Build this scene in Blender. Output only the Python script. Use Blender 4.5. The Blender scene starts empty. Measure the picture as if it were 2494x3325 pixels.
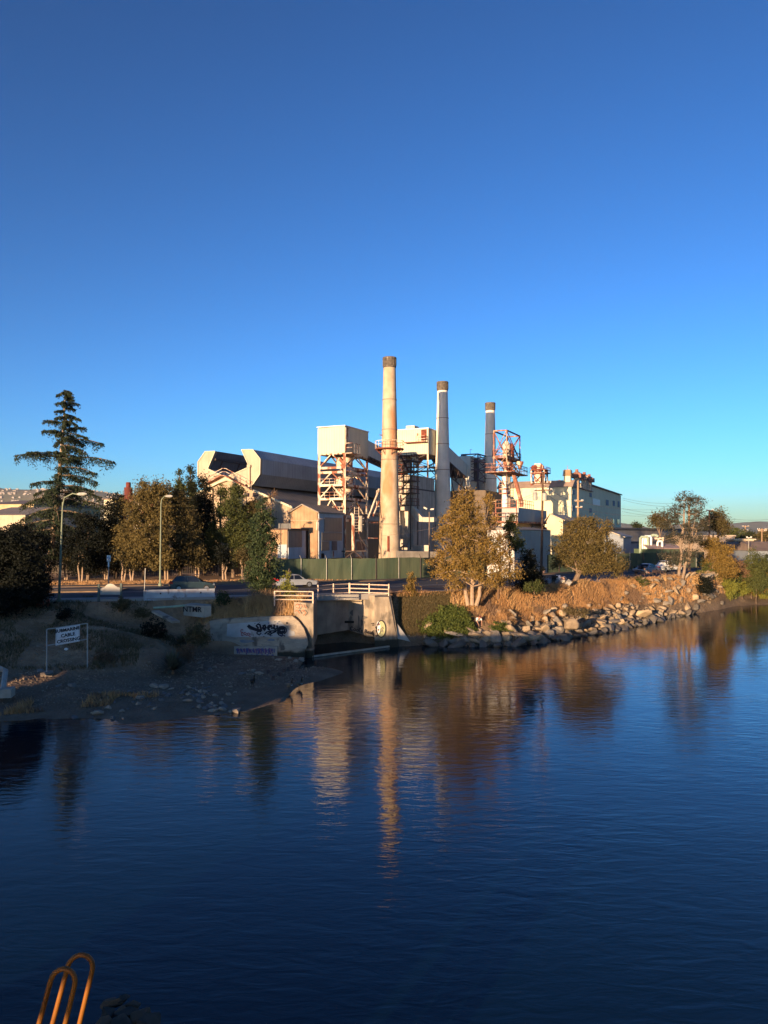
import bpy, bmesh, math, random
import numpy as np
from mathutils import Vector, Matrix, Euler
R = math.radians
SC = bpy.context.scene
COL = SC.collection

# ------------------------------------------------------------------ camera, sky, sun, exposure
HY, FP, CZ, CX = 1735.0, 2484.0, 10.0, 1247.0        # level camera 10 m above the water
cam = bpy.data.cameras.new("camera")
cam.sensor_fit = 'VERTICAL'; cam.sensor_height = 36.0; cam.sensor_width = 27.0
cam.lens = 36.0 * FP / 3325.0
cam.shift_y = (HY - 1662.5) / 3325.0
cam.clip_start = 0.1; cam.clip_end = 60000
camo = bpy.data.objects.new("camera", cam); COL.objects.link(camo)
camo.location = (0, 0, CZ); camo.rotation_euler = (R(90), 0, 0)
SC.camera = camo

SUN_AZ, SUN_EL = R(208.4), R(5.3)
w = bpy.data.worlds.new("World"); SC.world = w; w.use_nodes = True
nt = w.node_tree; nt.nodes.clear()
sky = nt.nodes.new('ShaderNodeTexSky'); sky.sky_type = 'NISHITA'; sky.sun_disc = False
sky.sun_elevation = SUN_EL; sky.sun_rotation = SUN_AZ; sky.altitude = 0
sky.air_density = 0.8; sky.dust_density = 0.35; sky.ozone_density = 3.8
gam = nt.nodes.new('ShaderNodeGamma'); gam.inputs[1].default_value = 1.5
hsv = nt.nodes.new('ShaderNodeHueSaturation'); hsv.inputs['Saturation'].default_value = 0.98; hsv.inputs['Hue'].default_value = 0.493; hsv.inputs['Value'].default_value = 1.0
bg = nt.nodes.new('ShaderNodeBackground'); bg.inputs[1].default_value = 0.074
wo = nt.nodes.new('ShaderNodeOutputWorld')
nt.links.new(sky.outputs[0], gam.inputs[0]); nt.links.new(gam.outputs[0], hsv.inputs['Color'])
nt.links.new(hsv.outputs[0], bg.inputs[0]); nt.links.new(bg.outputs[0], wo.inputs[0])
sl = bpy.data.lights.new("sun", 'SUN'); sl.energy = 5.0; sl.angle = R(0.5); sl.color = (1.0, 0.68, 0.39)
slo = bpy.data.objects.new("sun", sl); COL.objects.link(slo)
LD = Vector((-math.sin(SUN_AZ) * math.cos(SUN_EL), -math.cos(SUN_AZ) * math.cos(SUN_EL), -math.sin(SUN_EL)))
slo.rotation_euler = LD.to_track_quat('-Z', 'Y').to_euler(); slo.location = (-60, -60, 60)
SC.view_settings.view_transform = 'Standard'; SC.view_settings.look = 'None'
SC.view_settings.exposure = 1.2; SC.view_settings.gamma = 1.0
SC.cycles.volume_step_rate = 10; SC.cycles.max_bounces = 6; SC.cycles.diffuse_bounces = 2
SC.cycles.use_denoising = True

# ------------------------------------------------------------------ helpers
def P(px, py, D):
    "point seen at photo pixel px,py at distance D in front of the viewpoint"
    return Vector(((px - CX) / FP * D, D, CZ - (py - HY) / FP * D))
def G(px, py, z):
    "where that ray meets height z"
    return P(px, py, (CZ - z) * FP / (py - HY))
class Pl:
    "vertical plane through P(px,.,D) running in compass direction az"
    def __init__(s, px, D, az):
        s.X0, s.D0 = (px - CX) / FP * D, D; s.d = (math.sin(R(az)), math.cos(R(az)))
    def s(s, px):
        a = (px - CX) / FP
        return (a * s.D0 - s.X0) / (s.d[0] - a * s.d[1])
    def at(s, t, z): return Vector((s.X0 + t * s.d[0], s.D0 + t * s.d[1], z))
    def on(s, px, py):
        t = s.s(px); D = s.D0 + t * s.d[1]
        return Vector((s.X0 + t * s.d[0], D, CZ - (py - HY) / FP * D))
    def z(s, px, py): return s.on(px, py).z
UA, VA = 25.0, 115.0
U = Vector((math.sin(R(UA)), math.cos(R(UA)), 0)); V = Vector((math.sin(R(VA)), math.cos(R(VA)), 0)); Z = Vector((0, 0, 1))

ORG = {}
def org(o): return ORG.get(o.name, Vector((0, 0, 0)))
def tag(o, label=None, cat=None, group=None, kind=None):
    if label: o['label'] = label
    if cat: o['category'] = cat
    if group: o['group'] = group
    if kind: o['kind'] = kind
    return o
def thing(name, loc, label, cat, group=None):
    o = bpy.data.objects.new(name, None); COL.objects.link(o); o.empty_display_size = .3
    o.location = loc; ORG[o.name] = Vector(loc)
    return tag(o, label, cat, group)
def link_mesh(name, me, parent=None, loc=None):
    o = bpy.data.objects.new(name, me); COL.objects.link(o)
    if parent: o.parent = parent
    if loc is not None: o.location = loc
    ORG[o.name] = (org(parent) if parent else Vector((0, 0, 0))) + Vector(o.location)
    return o
class MB:
    def __init__(s): s.v = []; s.f = []; s.m = []; s.k = 0
    def add(s, vs, fs):
        b = len(s.v); s.v += [tuple(v) for v in vs]; s.f += [tuple(b + i for i in f) for f in fs]; s.m += [s.k] * len(fs); return s
    def obox(s, o, a, b, c):
        "box from corner o with edge vectors a,b,c"
        o, a, b, c = Vector(o), Vector(a), Vector(b), Vector(c)
        if a.cross(b).dot(c) < 0: a, b = b, a
        return s.add([o, o + a, o + a + b, o + b, o + c, o + a + c, o + a + b + c, o + b + c],
                     [(0, 3, 2, 1), (4, 5, 6, 7), (0, 1, 5, 4), (1, 2, 6, 5), (2, 3, 7, 6), (3, 0, 4, 7)])
    def box(s, x, y, z, sx, sy, sz, rz=0):
        c, n = math.cos(rz), math.sin(rz); a = Vector((c * sx, n * sx, 0)); b = Vector((-n * sy, c * sy, 0))
        return s.obox(Vector((x, y, z)) - a / 2 - b / 2, a, b, (0, 0, sz))
    def bar(s, p, q, w, h=None):
        h = h or w; p, q = Vector(p), Vector(q); d = q - p
        if d.length < 1e-6: return s
        x = d.cross(Z); x = Vector((1, 0, 0)) if x.length < 1e-4 else x.normalized(); y = x.cross(d).normalized()
        return s.obox(p - x * w / 2 - y * h / 2, x * w, y * h, d)
    def tube(s, pts, r, n=6, cap=True):
        pts = [Vector(p) for p in pts]; rs = r if isinstance(r, (list, tuple)) else [r] * len(pts); b = len(s.v); x = None
        for i, p in enumerate(pts):
            d = (pts[min(i + 1, len(pts) - 1)] - pts[max(i - 1, 0)]).normalized()
            if x is None: x = d.orthogonal().normalized()
            else:
                x = x - d * x.dot(d); x = d.orthogonal().normalized() if x.length < 1e-5 else x.normalized()
            y = d.cross(x)
            for k in range(n):
                t = 2 * math.pi * k / n; s.v.append(tuple(p + (x * math.cos(t) + y * math.sin(t)) * rs[i]))
        for i in range(len(pts) - 1):
            for k in range(n):
                s.f.append((b + i * n + k, b + i * n + (k + 1) % n, b + (i + 1) * n + (k + 1) % n, b + (i + 1) * n + k)); s.m.append(s.k)
        if cap:
            s.f += [tuple(b + k for k in range(n - 1, -1, -1)), tuple(b + (len(pts) - 1) * n + k for k in range(n))]; s.m += [s.k] * 2
        return s
    def prism(s, poly, e):
        n = len(poly); e = Vector(e); poly = [Vector(p) for p in poly]
        nn = Vector((0, 0, 0))
        for i in range(n): nn += poly[i].cross(poly[(i + 1) % n])
        if nn.dot(e) > 0: poly = poly[::-1]
        return s.add(poly + [p + e for p in poly], [tuple(range(n)), tuple(range(2 * n - 1, n - 1, -1))] + [((i + 1) % n, i, n + i, n + (i + 1) % n) for i in range(n)])
    def lathe(s, c, prof, n=32):
        "prof: (radius,z) pairs from bottom to top"
        b = len(s.v); c = Vector(c)
        for r, z in prof:
            for k in range(n):
                t = 2 * math.pi * k / n; s.v.append((c.x + r * math.cos(t), c.y + r * math.sin(t), c.z + z))
        for i in range(len(prof) - 1):
            for k in range(n):
                s.f.append((b + i * n + k, b + i * n + (k + 1) % n, b + (i + 1) * n + (k + 1) % n, b + (i + 1) * n + k)); s.m.append(s.k)
        s.f += [tuple(b + k for k in range(n - 1, -1, -1)), tuple(b + (len(prof) - 1) * n + k for k in range(n))]; s.m += [s.k] * 2
        return s
    def build(s, name, mat, parent=None, smooth=False, bevel=0, label=None, loc=None):
        me = bpy.data.meshes.new(name); o0 = org(parent) if parent else Vector((0, 0, 0))
        if loc is not None: o0 = Vector(loc)
        me.from_pydata([(v[0] - o0.x, v[1] - o0.y, v[2] - o0.z) for v in s.v], [], s.f)
        for m in (mat if isinstance(mat, (list, tuple)) else [mat]): me.materials.append(m)
        if any(s.m): me.polygons.foreach_set('material_index', s.m)
        if smooth:
            me.polygons.foreach_set('use_smooth', [True] * len(me.polygons))
            try: me.set_sharp_from_angle(angle=R(40))
            except Exception: pass
        me.update()
        o = link_mesh(name, me, parent, loc if parent is None else None)
        if parent is not None and loc is not None: o.location = Vector(loc) - org(parent); ORG[o.name] = Vector(loc)
        if bevel:
            b = o.modifiers.new('bevel', 'BEVEL'); b.width = bevel; b.segments = 2; b.limit_method = 'ANGLE'
        if label: o['label'] = label
        return o
def copy_tree(o, parent=None):
    c = o.copy(); COL.objects.link(c)
    if parent: c.parent = parent
    for ch in [x for x in KIDS.get(o.name, [])]: copy_tree(ch, c)
    return c
KIDS = {}
def index_kids():
    KIDS.clear()
    for o in SC.objects:
        if o.parent: KIDS.setdefault(o.parent.name, []).append(o)

# ------------------------------------------------------------------ materials
MC = {}
def mat(name, col, col2=None, sc=3.0, rough=.85, metal=0, streak=0, corr=0, bump=0, bsc=None, spot=None, spot_t=.6, grain=.0, spec=.3, stretch=(1, 1, 1), island=0, trans=0, wear=.5, tide=None):
    if name in MC: return MC[name]
    m = bpy.data.materials.new(name); m.use_nodes = True; N = m.node_tree.nodes; L = m.node_tree.links
    b = N['Principled BSDF']; b.inputs['Roughness'].default_value = rough; b.inputs['Metallic'].default_value = metal
    b.inputs['Specular IOR Level'].default_value = spec
    geo = N.new('ShaderNodeNewGeometry'); pos = geo.outputs['Position']
    def noise(scale, stv=(1, 1, 1), det=5):
        mp = N.new('ShaderNodeMapping'); mp.inputs['Scale'].default_value = stv; L.new(pos, mp.inputs[0])
        n = N.new('ShaderNodeTexNoise'); n.inputs['Scale'].default_value = scale; n.inputs['Detail'].default_value = det; L.new(mp.outputs[0], n.inputs['Vector']); return n.outputs['Fac']
    def ramp(f, a, c):
        r = N.new('ShaderNodeMapRange'); r.inputs[1].default_value = a; r.inputs[2].default_value = c; L.new(f, r.inputs[0]); return r.outputs[0]
    def mix(f, a, c):
        x = N.new('ShaderNodeMix'); x.data_type = 'RGBA'
        if hasattr(f, 'is_output'): L.new(f, x.inputs[0])
        else: x.inputs[0].default_value = f
        for s_, v in ((6, a), (7, c)):
            if hasattr(v, 'is_output'): L.new(v, x.inputs[s_])
            else: x.inputs[s_].default_value = (*v, 1)
        return x.outputs[2]
    def math_(op, a, c=None):
        x = N.new('ShaderNodeMath'); x.operation = op
        for i, v in enumerate((a, c)):
            if v is None: continue
            if hasattr(v, 'is_output'): L.new(v, x.inputs[i])
            else: x.inputs[i].default_value = v
        return x.outputs[0]
    c = col
    c2 = col2 or tuple(x * .72 for x in col)
    if island:
        f = math_('ADD', math_('MULTIPLY', geo.outputs['Random Per Island'], .55), math_('MULTIPLY', ramp(noise(sc), .3, .7), .45))
        c = mix(f, col, c2)
    else: c = mix(ramp(noise(sc, stretch), .32, .68), col, c2)
    if streak:
        c = mix(math_('MULTIPLY', ramp(noise(2.2, (1, 1, .08), 4), .48, .75), streak), c, tuple(x * .42 for x in col))
    if spot is not None:
        c = mix(math_('MULTIPLY', ramp(noise(wear, (1, 1, .45), 7), spot_t - .04, spot_t + .04), .9), c, spot)
    if grain:
        c = mix(math_('MULTIPLY', ramp(noise(14, (1, 1, 1), 2), .4, .7), grain), c, tuple(x * .35 for x in col))
    if tide:
        sz = N.new('ShaderNodeSeparateXYZ'); L.new(pos, sz.inputs[0]); hz_ = math_('ADD', sz.outputs[2], math_('MULTIPLY', noise(1.5), .5))
        c = mix(ramp(hz_, tide, tide + .22), (.035, .032, .022), c)
    hgt = None
    if corr:
        sp = N.new('ShaderNodeSeparateXYZ'); L.new(pos, sp.inputs[0])
        sx = math_('ADD', math_('MULTIPLY', sp.outputs[0], U.x + V.x), math_('MULTIPLY', sp.outputs[1], U.y + V.y))
        wv = math_('SINE', math_('MULTIPLY', sx, 2 * math.pi / corr))
        c = mix(math_('MULTIPLY', ramp(wv, .55, 1.0), .38), c, tuple(x * .45 for x in col)); hgt = wv
    if hasattr(c, 'is_output'): L.new(c, b.inputs['Base Color'])
    else: b.inputs['Base Color'].default_value = (*c, 1)
    if bump:
        nb = noise(bsc or sc * 4, stretch, 4); bp = N.new('ShaderNodeBump'); bp.inputs['Distance'].default_value = bump; bp.inputs['Strength'].default_value = .8
        L.new(nb, bp.inputs['Height']); L.new(bp.outputs[0], b.inputs['Normal'])
    if trans:
        tr = N.new('ShaderNodeBsdfTranslucent'); ms = N.new('ShaderNodeMixShader'); ms.inputs[0].default_value = trans
        if hasattr(c, 'is_output'): L.new(c, tr.inputs[0])
        L.new(b.outputs[0], ms.inputs[1]); L.new(tr.outputs[0], ms.inputs[2]); L.new(ms.outputs[0], N['Material Output'].inputs[0])
    MC[name] = m; return m
RUST = (.20, .045, .018)
M = dict(
    conc=mat('weathered_concrete', (.42, .37, .30), (.30, .26, .21), 1.2, streak=.6, bump=.02, bsc=6),
    stack=mat('chimney_concrete', (.50, .40, .29), (.36, .27, .185), .7, streak=.35, spot=(.38, .18, .085), spot_t=.57, wear=.26, bump=.02, bsc=5),
    stack_shaded=mat('shaded_chimney_concrete', (.72, .65, .57), (.60, .54, .47), .6, streak=.3, bump=.02, bsc=5),  # brightened copy for the two shaded chimneys, lifting their shade
    soot=mat('sooty_brick', (.055, .045, .04), (.16, .13, .10), 3.5, bump=.05, bsc=5, spot=(.34, .29, .22), spot_t=.66, wear=1.6),
    cream=mat('cream_ribbed_steel', (.58, .54, .39), (.50, .46, .34), .5, corr=.42, rough=.6, streak=.22),
    tan=mat('tan_ribbed_sheet', (.43, .33, .235), (.34, .25, .17), .8, corr=.30, streak=.5, rough=.8),
    tan_plain=mat('tan_rendered_wall', (.52, .42, .31), (.42, .33, .24), .7, streak=.5),
    shedgrey=mat('grey_corrugated_sheet', (.43, .44, .46), (.34, .35, .37), .35, corr=.5, rough=.7, streak=.35),
    roofgrey=mat('grey_brown_roof_sheet', (.27, .235, .20), (.20, .17, .145), .5, corr=.8, rough=.85, streak=.3),
    dark=mat('dark_louvre_metal', (.13, .145, .18), (.09, .10, .125), 1, corr=.6, rough=.5),
    paint=mat('rusted_cream_paint', (.66, .58, .46), (.52, .40, .30), 1.5, spot=RUST, spot_t=.53, wear=1.3),
    rust=mat('rusty_steel', (.22, .05, .025), (.10, .03, .02), 2.5, spot=(.45, .36, .28), spot_t=.66, wear=1.1),
    redrust=mat('red_oxide_steel', (.30, .12, .08), (.19, .08, .055), 2, spot=(.42, .32, .24), spot_t=.57, wear=1.5),
    darksteel=mat('dark_steel', (.045, .042, .045), (.09, .05, .04), 2, rough=.6),
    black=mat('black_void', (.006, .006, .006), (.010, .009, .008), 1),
    furn=mat('grey_streaked_cladding', (.52, .46, .39), (.40, .355, .30), .9, corr=2.1, streak=.9),
    duct=mat('duct_sheet_metal', (.46, .41, .34), (.34, .30, .25), 1.2, rough=.5, streak=.5),
    ltblue=mat('pale_blue_panel', (.42, .46, .48), (.33, .37, .40), .8, streak=.4),
    wingrey=mat('grimy_window_grid', (.095, .10, .105), (.13, .125, .12), 1.4, rough=.4, corr=.9),
    green=mat('pale_olive_stucco', (.70, .64, .43), (.60, .55, .38), .35, streak=.25),
    greenshut=mat('grey_green_shutter', (.36, .38, .34), (.30, .32, .30), 1),
    ribsilver=mat('silver_ribbed_wall', (.42, .41, .38), (.35, .33, .31), .6, rough=.5),
    whse=mat('shade_tinted_metal', (.20, .23, .27), (.17, .19, .22), .3, rough=.6),  # blue-grey of the shaded warehouse wall put into the base colour
    whseroof=mat('dark_slate_roof', (.10, .105, .12), None, .4),
    fence=mat('green_fence_screen', (.038, .062, .040), (.072, .086, .052), .55, streak=.55, rough=.8, stretch=(1, 1, .5)),
    post=mat('galvanised_post', (.35, .34, .31), None, 3, rough=.5),
    lamp=mat('lamp_post_paint', (.19, .22, .15), (.14, .16, .11), 2, rough=.6),
    wood=mat('brown_timber_pole', (.10, .055, .035), (.07, .04, .028), 2),
    woodlt=mat('light_timber_pole', (.34, .23, .14), (.25, .16, .10), 2),
    white=mat('white_paint', (.74, .74, .72), (.62, .61, .58), 2, rough=.5),
    glass=mat('dark_window_glass', (.010, .012, .015), None, 1, rough=.08, spec=.5),
    rail=mat('cream_steel_rail', (.62, .50, .40), (.50, .34, .24), 4, rough=.6),
    asph=mat('asphalt', (.050, .052, .062), (.068, .068, .076), .35, rough=.9, grain=.3),
    side=mat('pavement_concrete', (.30, .28, .25), (.24, .22, .2), .8),
    line=mat('worn_road_paint', (.55, .53, .48), (.35, .33, .3), 1.5),
    dirt=mat('bare_dirt', (.22, .15, .09), (.15, .10, .065), .8),
    bark=mat('grey_brown_bark', (.20, .14, .095), (.13, .09, .06), 3, bump=.02),
    barklt=mat('pale_bark', (.36, .26, .18), (.26, .18, .12), 3, bump=.02),
    yellow=mat('yellow_safety_paint', (.26, .10, .014), (.17, .06, .01), 5, rough=.5, spot=(.05, .03, .02), spot_t=.68, wear=3),
    rubber=mat('tyre_rubber', (.02, .02, .02), None, 3),
    chrome=mat('bright_trim', (.5, .5, .5), None, 3, metal=.8, rough=.3),
    skin=mat('skin', (.45, .24, .16), None, 3, rough=.6),
)
def leafmat(name, a, b, sc=.45, **k): return mat(name, a, b, sc, rough=.7, island=1, trans=.18, spec=.15, **k)
LF = dict(
    cedar=leafmat('cedar_needles', (.020, .034, .020), (.042, .052, .026)),
    bronze=leafmat('bronze_olive_leaves', (.155, .112, .038), (.075, .062, .024)),
    golden=leafmat('golden_cypress_leaves', (.28, .17, .042), (.12, .088, .028)),
    brown=leafmat('bronze_leaves', (.115, .086, .034), (.05, .045, .02)),
    dark=leafmat('dark_evergreen_leaves', (.022, .032, .016), (.042, .045, .02)),
    blackish=leafmat('shade_darkened_leaves', (.006, .008, .006), (.012, .014, .009)),  # nearly black leaf colour carries the shade over the near-left bush
    olive=leafmat('olive_leaves', (.085, .09, .026), (.045, .06, .022)),
    poplar=leafmat('poplar_leaves', (.030, .052, .024), (.052, .068, .028)),
    bright=leafmat('yellow_green_leaves', (.21, .20, .035), (.11, .13, .03)),
    ivy=leafmat('ivy_leaves', (.12, .135, .03), (.04, .07, .02)),
    dry=leafmat('dry_twigs', (.20, .12, .07), (.13, .08, .05)),
    grass=leafmat('dry_grass_blades', (.56, .33, .15), (.36, .20, .09), .6, spot=(.20, .13, .09), spot_t=.56, wear=.45),
    grassl=leafmat('golden_grass_blades', (.58, .37, .17), (.38, .23, .11), .6, spot=(.24, .16, .11), spot_t=.58, wear=.5),
    scrub=leafmat('dull_scrub_leaves', (.085, .075, .036), (.14, .10, .05)),
)
def text_mesh(txt, size, name='lettering', bold=0.0):
    cu = bpy.data.curves.new(name, 'FONT'); cu.body = txt; cu.size = size; cu.align_x = 'CENTER'; cu.align_y = 'CENTER'; cu.offset = bold; cu.resolution_u = 2
    o = bpy.data.objects.new(name, cu); COL.objects.link(o)
    bpy.context.view_layer.update()
    me = bpy.data.meshes.new_from_object(o.evaluated_get(bpy.context.evaluated_depsgraph_get()))
    bpy.data.objects.remove(o); bpy.data.curves.remove(cu)
    return me
def put_text(txt, size, centre, xdir, mat_, parent, name='lettering', bold=0.0, tilt=0, ydir=None, off=.006):
    me = text_mesh(txt, size, name, bold); x = Vector(xdir).normalized(); y = Vector(ydir).normalized() if ydir else Vector((0, 0, 1)); n = x.cross(y)
    Mx = Matrix((x, y, n)).transposed().to_4x4()
    me.transform(Matrix.Rotation(tilt, 4, 'Z')); me.transform(Mx); me.transform(Matrix.Translation(Vector(centre) + n * off - org(parent)))
    me.materials.clear(); me.materials.append(mat_)
    return link_mesh(name, me, parent)
# ------------------------------------------------------------------ terrain, water, road
SHORE = [(-400, -30), (-150, 20), (-60, 30), (-30, 39), (-19, 41), (-15, 42), (-12, 43.2), (-9, 45), (-6.8, 48.3), (-4.2, 52), (-2.9, 55.6), (-4.4, 58.5), (-5.5, 61.2), (-5.2, 64),
         (0.9, 68), (3.8, 69), (8.3, 68.2), (12.5, 69), (18.3, 74.4), (26.2, 82), (31.5, 88.4), (39.1, 97), (44.6, 102.6), (50, 107), (57, 110), (75, 116), (120, 125), (400, 180)]
NEAR = [(-300, 20), (-90, 50), (-60, 57), (-25, 65.4), (-10, 68.8), (0, 71.8), (7, 75), (14.4, 80), (24, 90.5), (34, 97), (42, 104), (50, 114), (62, 128), (120, 180), (400, 380)]
FAR = [(-300, 40), (-90, 66), (-60, 73), (-26, 81.5), (-10, 86), (0, 90.5), (7, 94.5), (14, 98.5), (28, 109), (42, 118), (50, 127), (62, 141), (120, 200), (400, 410)]
NICHE = [(-6.3, 56), (-6.6, 69.3), (-3.3, 71.2), (0.6, 69.6), (1.0, 66), (0, 56)]
def inpoly(x, y, poly):
    c = np.zeros(x.shape, bool); n = len(poly); j = n - 1
    for i in range(n):
        xi, yi = poly[i]; xj, yj = poly[j]
        if yi != yj:
            t = ((yi > y) != (yj > y)) & (x < (xj - xi) * (y - yi) / (yj - yi) + xi); c ^= t
        j = i
    return c
def pdist(x, y, pl):
    d = np.full(x.shape, 1e9)
    for (x0, y0), (x1, y1) in zip(pl[:-1], pl[1:]):
        dx, dy = x1 - x0, y1 - y0; t = np.clip(((x - x0) * dx + (y - y0) * dy) / (dx * dx + dy * dy), 0, 1)
        d = np.minimum(d, np.hypot(x - x0 - t * dx, y - y0 - t * dy))
    return d
def vnoise(x, y, s, seed=0):
    x = x / s; y = y / s; xi = np.floor(x); yi = np.floor(y); fx = x - xi; fy = y - yi
    h = lambda a, b: np.modf(np.abs(np.sin(a * 127.1 + b * 311.7 + seed * 17.3) * 43758.5453))[0]
    fx = fx * fx * (3 - 2 * fx); fy = fy * fy * (3 - 2 * fy)
    return (h(xi, yi) * (1 - fx) + h(xi + 1, yi) * fx) * (1 - fy) + (h(xi, yi + 1) * (1 - fx) + h(xi + 1, yi + 1) * fx) * fy - .5
def terrain(x, y):
    x = np.atleast_1d(np.asarray(x, float)); y = np.atleast_1d(np.asarray(y, float))
    land = inpoly(x, y, SHORE + [(30000, 300), (30000, 60000), (-30000, 60000), (-30000, -2000), (-400, -2000)][0:] )
    d = pdist(x, y, SHORE); d = np.where(land, d, -d)
    d = d + 1.2 * vnoise(x, y, 3.5, 1) * np.clip(np.abs(d) / 3, .35, 1) + .6 * vnoise(x, y, 1.2, 2) * np.clip(np.abs(d) / 2, .4, 1)
    zl = np.interp(d, [-20, -6, 0, 6, 9, 13, 17, 20, 22, 30], [-2.6, -1.2, -.02, .55, 1.0, 2.1, 3.1, 4.0, 4.4, 4.45])
    zr = np.interp(d, [-20, -3, 0, 2.0, 4.2, 6.2, 8.5, 14], [-2.6, -1.2, -.02, 1.3, 3.0, 4.2, 4.6, 4.47])
    zq = np.interp(d, [-20, -3, 0, 3, 8, 14, 20], [-2.6, -1.2, -.02, .7, 1.9, 3.6, 4.45]); q_ = np.clip((x - 42.5) / 3, 0, 1); zr = zr * (1 - q_) + zq * q_
    t = np.clip((x + 6) / 5, 0, 1); z = zl * (1 - t) + zr * t
    # slipway between beach and graffiti wall
    ws = np.clip((x + 17) / 3, 0, 1) * (x < -5.8)
    top = np.interp(y, [61.6, 62.4, 66, 68], [.5, 3.05, 4.3, 4.45]); zz = np.where(y < 61.6, np.minimum(z, .12 + .02 * np.maximum(61 - y, 0)) + 0 * z, top)
    zz = np.where(y < 61.6, np.clip(.10 + .045 * d, -.8, .55), top)
    z = np.where(y < 70, z * (1 - ws) + zz * ws, z)
    z = z + (np.where(x < -6, .5, .28) * vnoise(x, y, 2.3, 5) + .14 * vnoise(x, y, .9, 6)) * np.clip(d / 3, 0, 1) * np.clip((4.7 - z) / 1.2, 0.1, 1) * (1 - .8 * ws * (y < 61.6))
    # flatten around the road
    rp = NEAR + FAR[::-1]; inr = inpoly(x, y, rp); dr = np.minimum(pdist(x, y, NEAR), pdist(x, y, FAR)); dr = np.where(inr, 0, dr)
    k = np.clip(1 - (dr - 2.4) / 1.2, 0, 1); beyond = y > np.interp(x, [p[0] for p in FAR], [p[1] for p in FAR])
    k = np.where(beyond, 1, k); z = z * (1 - k) + 4.42 * k
    z = np.where(inpoly(x, y, NICHE), -1.6, z)
    # far country: gently rising land and hills
    far = np.clip((y - 900) / 4000, 0, 1); z = z + far * 6
    return z
def tz(x, y): return float(terrain(x, y)[0])
def axis(lo, hi, step, end_lo, end_hi, k=1.22):
    a = list(np.arange(lo, hi + step / 2, step)); s = step
    while a[-1] < end_hi: s *= k; a.append(a[-1] + s)
    s = step
    while a[0] > end_lo: s *= k; a.insert(0, a[0] - s)
    return np.array(a)
def grid_mesh(name, X, Y, Zf, mat_):
    xx, yy = np.meshgrid(X, Y); zz = Zf(xx.ravel(), yy.ravel()); nx, ny = len(X), len(Y)
    v = np.stack([xx.ravel(), yy.ravel(), zz], 1)
    i = (np.arange(ny - 1)[:, None] * nx + np.arange(nx - 1)[None, :]).ravel(); f = np.stack([i, i + 1, i + nx + 1, i + nx], 1)
    me = raw_mesh(name, v, f, mat_); me.polygons.foreach_set('use_smooth', np.ones(len(f), bool)); return me
def raw_mesh(name, v, f, mat_):
    me = bpy.data.meshes.new(name); n = f.shape[1]
    me.vertices.add(len(v)); me.vertices.foreach_set('co', np.asarray(v, np.float32).ravel())
    me.loops.add(f.size); me.loops.foreach_set('vertex_index', f.astype(np.int32).ravel())
    me.polygons.add(len(f)); me.polygons.foreach_set('loop_start', np.arange(0, f.size, n, dtype=np.int32))
    me.update(calc_edges=True); me.validate(); me.materials.append(mat_); return me

# ground material: mud and gravel low, dry brown earth above, by height and noise, left bank brightened against its shade
gm = bpy.data.materials.new('bank_earth'); gm.use_nodes = True; N = gm.node_tree.nodes; L = gm.node_tree.links; B = N['Principled BSDF']
B.inputs['Roughness'].default_value = .95; B.inputs['Specular IOR Level'].default_value = .15
geo = N.new('ShaderNodeNewGeometry'); sp = N.new('ShaderNodeSeparateXYZ'); L.new(geo.outputs['Position'], sp.inputs[0])
def nz(s, d=6):
    n = N.new('ShaderNodeTexNoise'); n.inputs['Scale'].default_value = s; n.inputs['Detail'].default_value = d; L.new(geo.outputs['Position'], n.inputs['Vector']); return n.outputs['Fac']
def mr(f, a, b, c=0, d=1):
    r = N.new('ShaderNodeMapRange'); r.inputs[1].default_value = a; r.inputs[2].default_value = b; r.inputs[3].default_value = c; r.inputs[4].default_value = d; L.new(f, r.inputs[0]); return r.outputs[0]
def mx(f, a, b):
    x = N.new('ShaderNodeMix'); x.data_type = 'RGBA'; L.new(f, x.inputs[0])
    for s_, v in ((6, a), (7, b)):
        if hasattr(v, 'is_output'): L.new(v, x.inputs[s_])
        else: x.inputs[s_].default_value = (*v, 1)
    return x.outputs[2]
mud = mx(mr(nz(.7), .35, .65), (.14, .098, .066), (.205, .148, .10))
mud = mx(mr(nz(9, 3), .56, .66), mud, (.17, .14, .11))
earth = mx(mr(nz(.5), .35, .65), (.16, .105, .062), (.26, .17, .095))
earth = mx(mr(nz(5, 4), .5, .68), earth, (.09, .065, .04))
hm = N.new('ShaderNodeMath'); hm.operation = 'ADD'; L.new(sp.outputs[2], hm.inputs[0]); L.new(nz(.8), hm.inputs[1])
left_shade_lift = mr(sp.outputs[0], -14, -4)
earth = mx(left_shade_lift, mx(mr(nz(1.2), .4, .6), (.25, .155, .09), (.34, .22, .13)), earth)  # warmer, brighter earth on the left bank to lift its shade
L.new(mx(mr(hm.outputs[0], 1.3, 2.0), mud, earth), B.inputs['Base Color'])
bp = N.new('ShaderNodeBump'); bp.inputs['Distance'].default_value = .22; bp.inputs['Strength'].default_value = .9; L.new(nz(4, 8), bp.inputs['Height']); L.new(bp.outputs[0], B.inputs['Normal'])
X = axis(-46, 66, .45, -16000, 16000); Y = axis(34, 122, .45, -600, 30000)
g = link_mesh('ground', grid_mesh('ground', X, Y, terrain, gm)); g['kind'] = 'structure'

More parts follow.
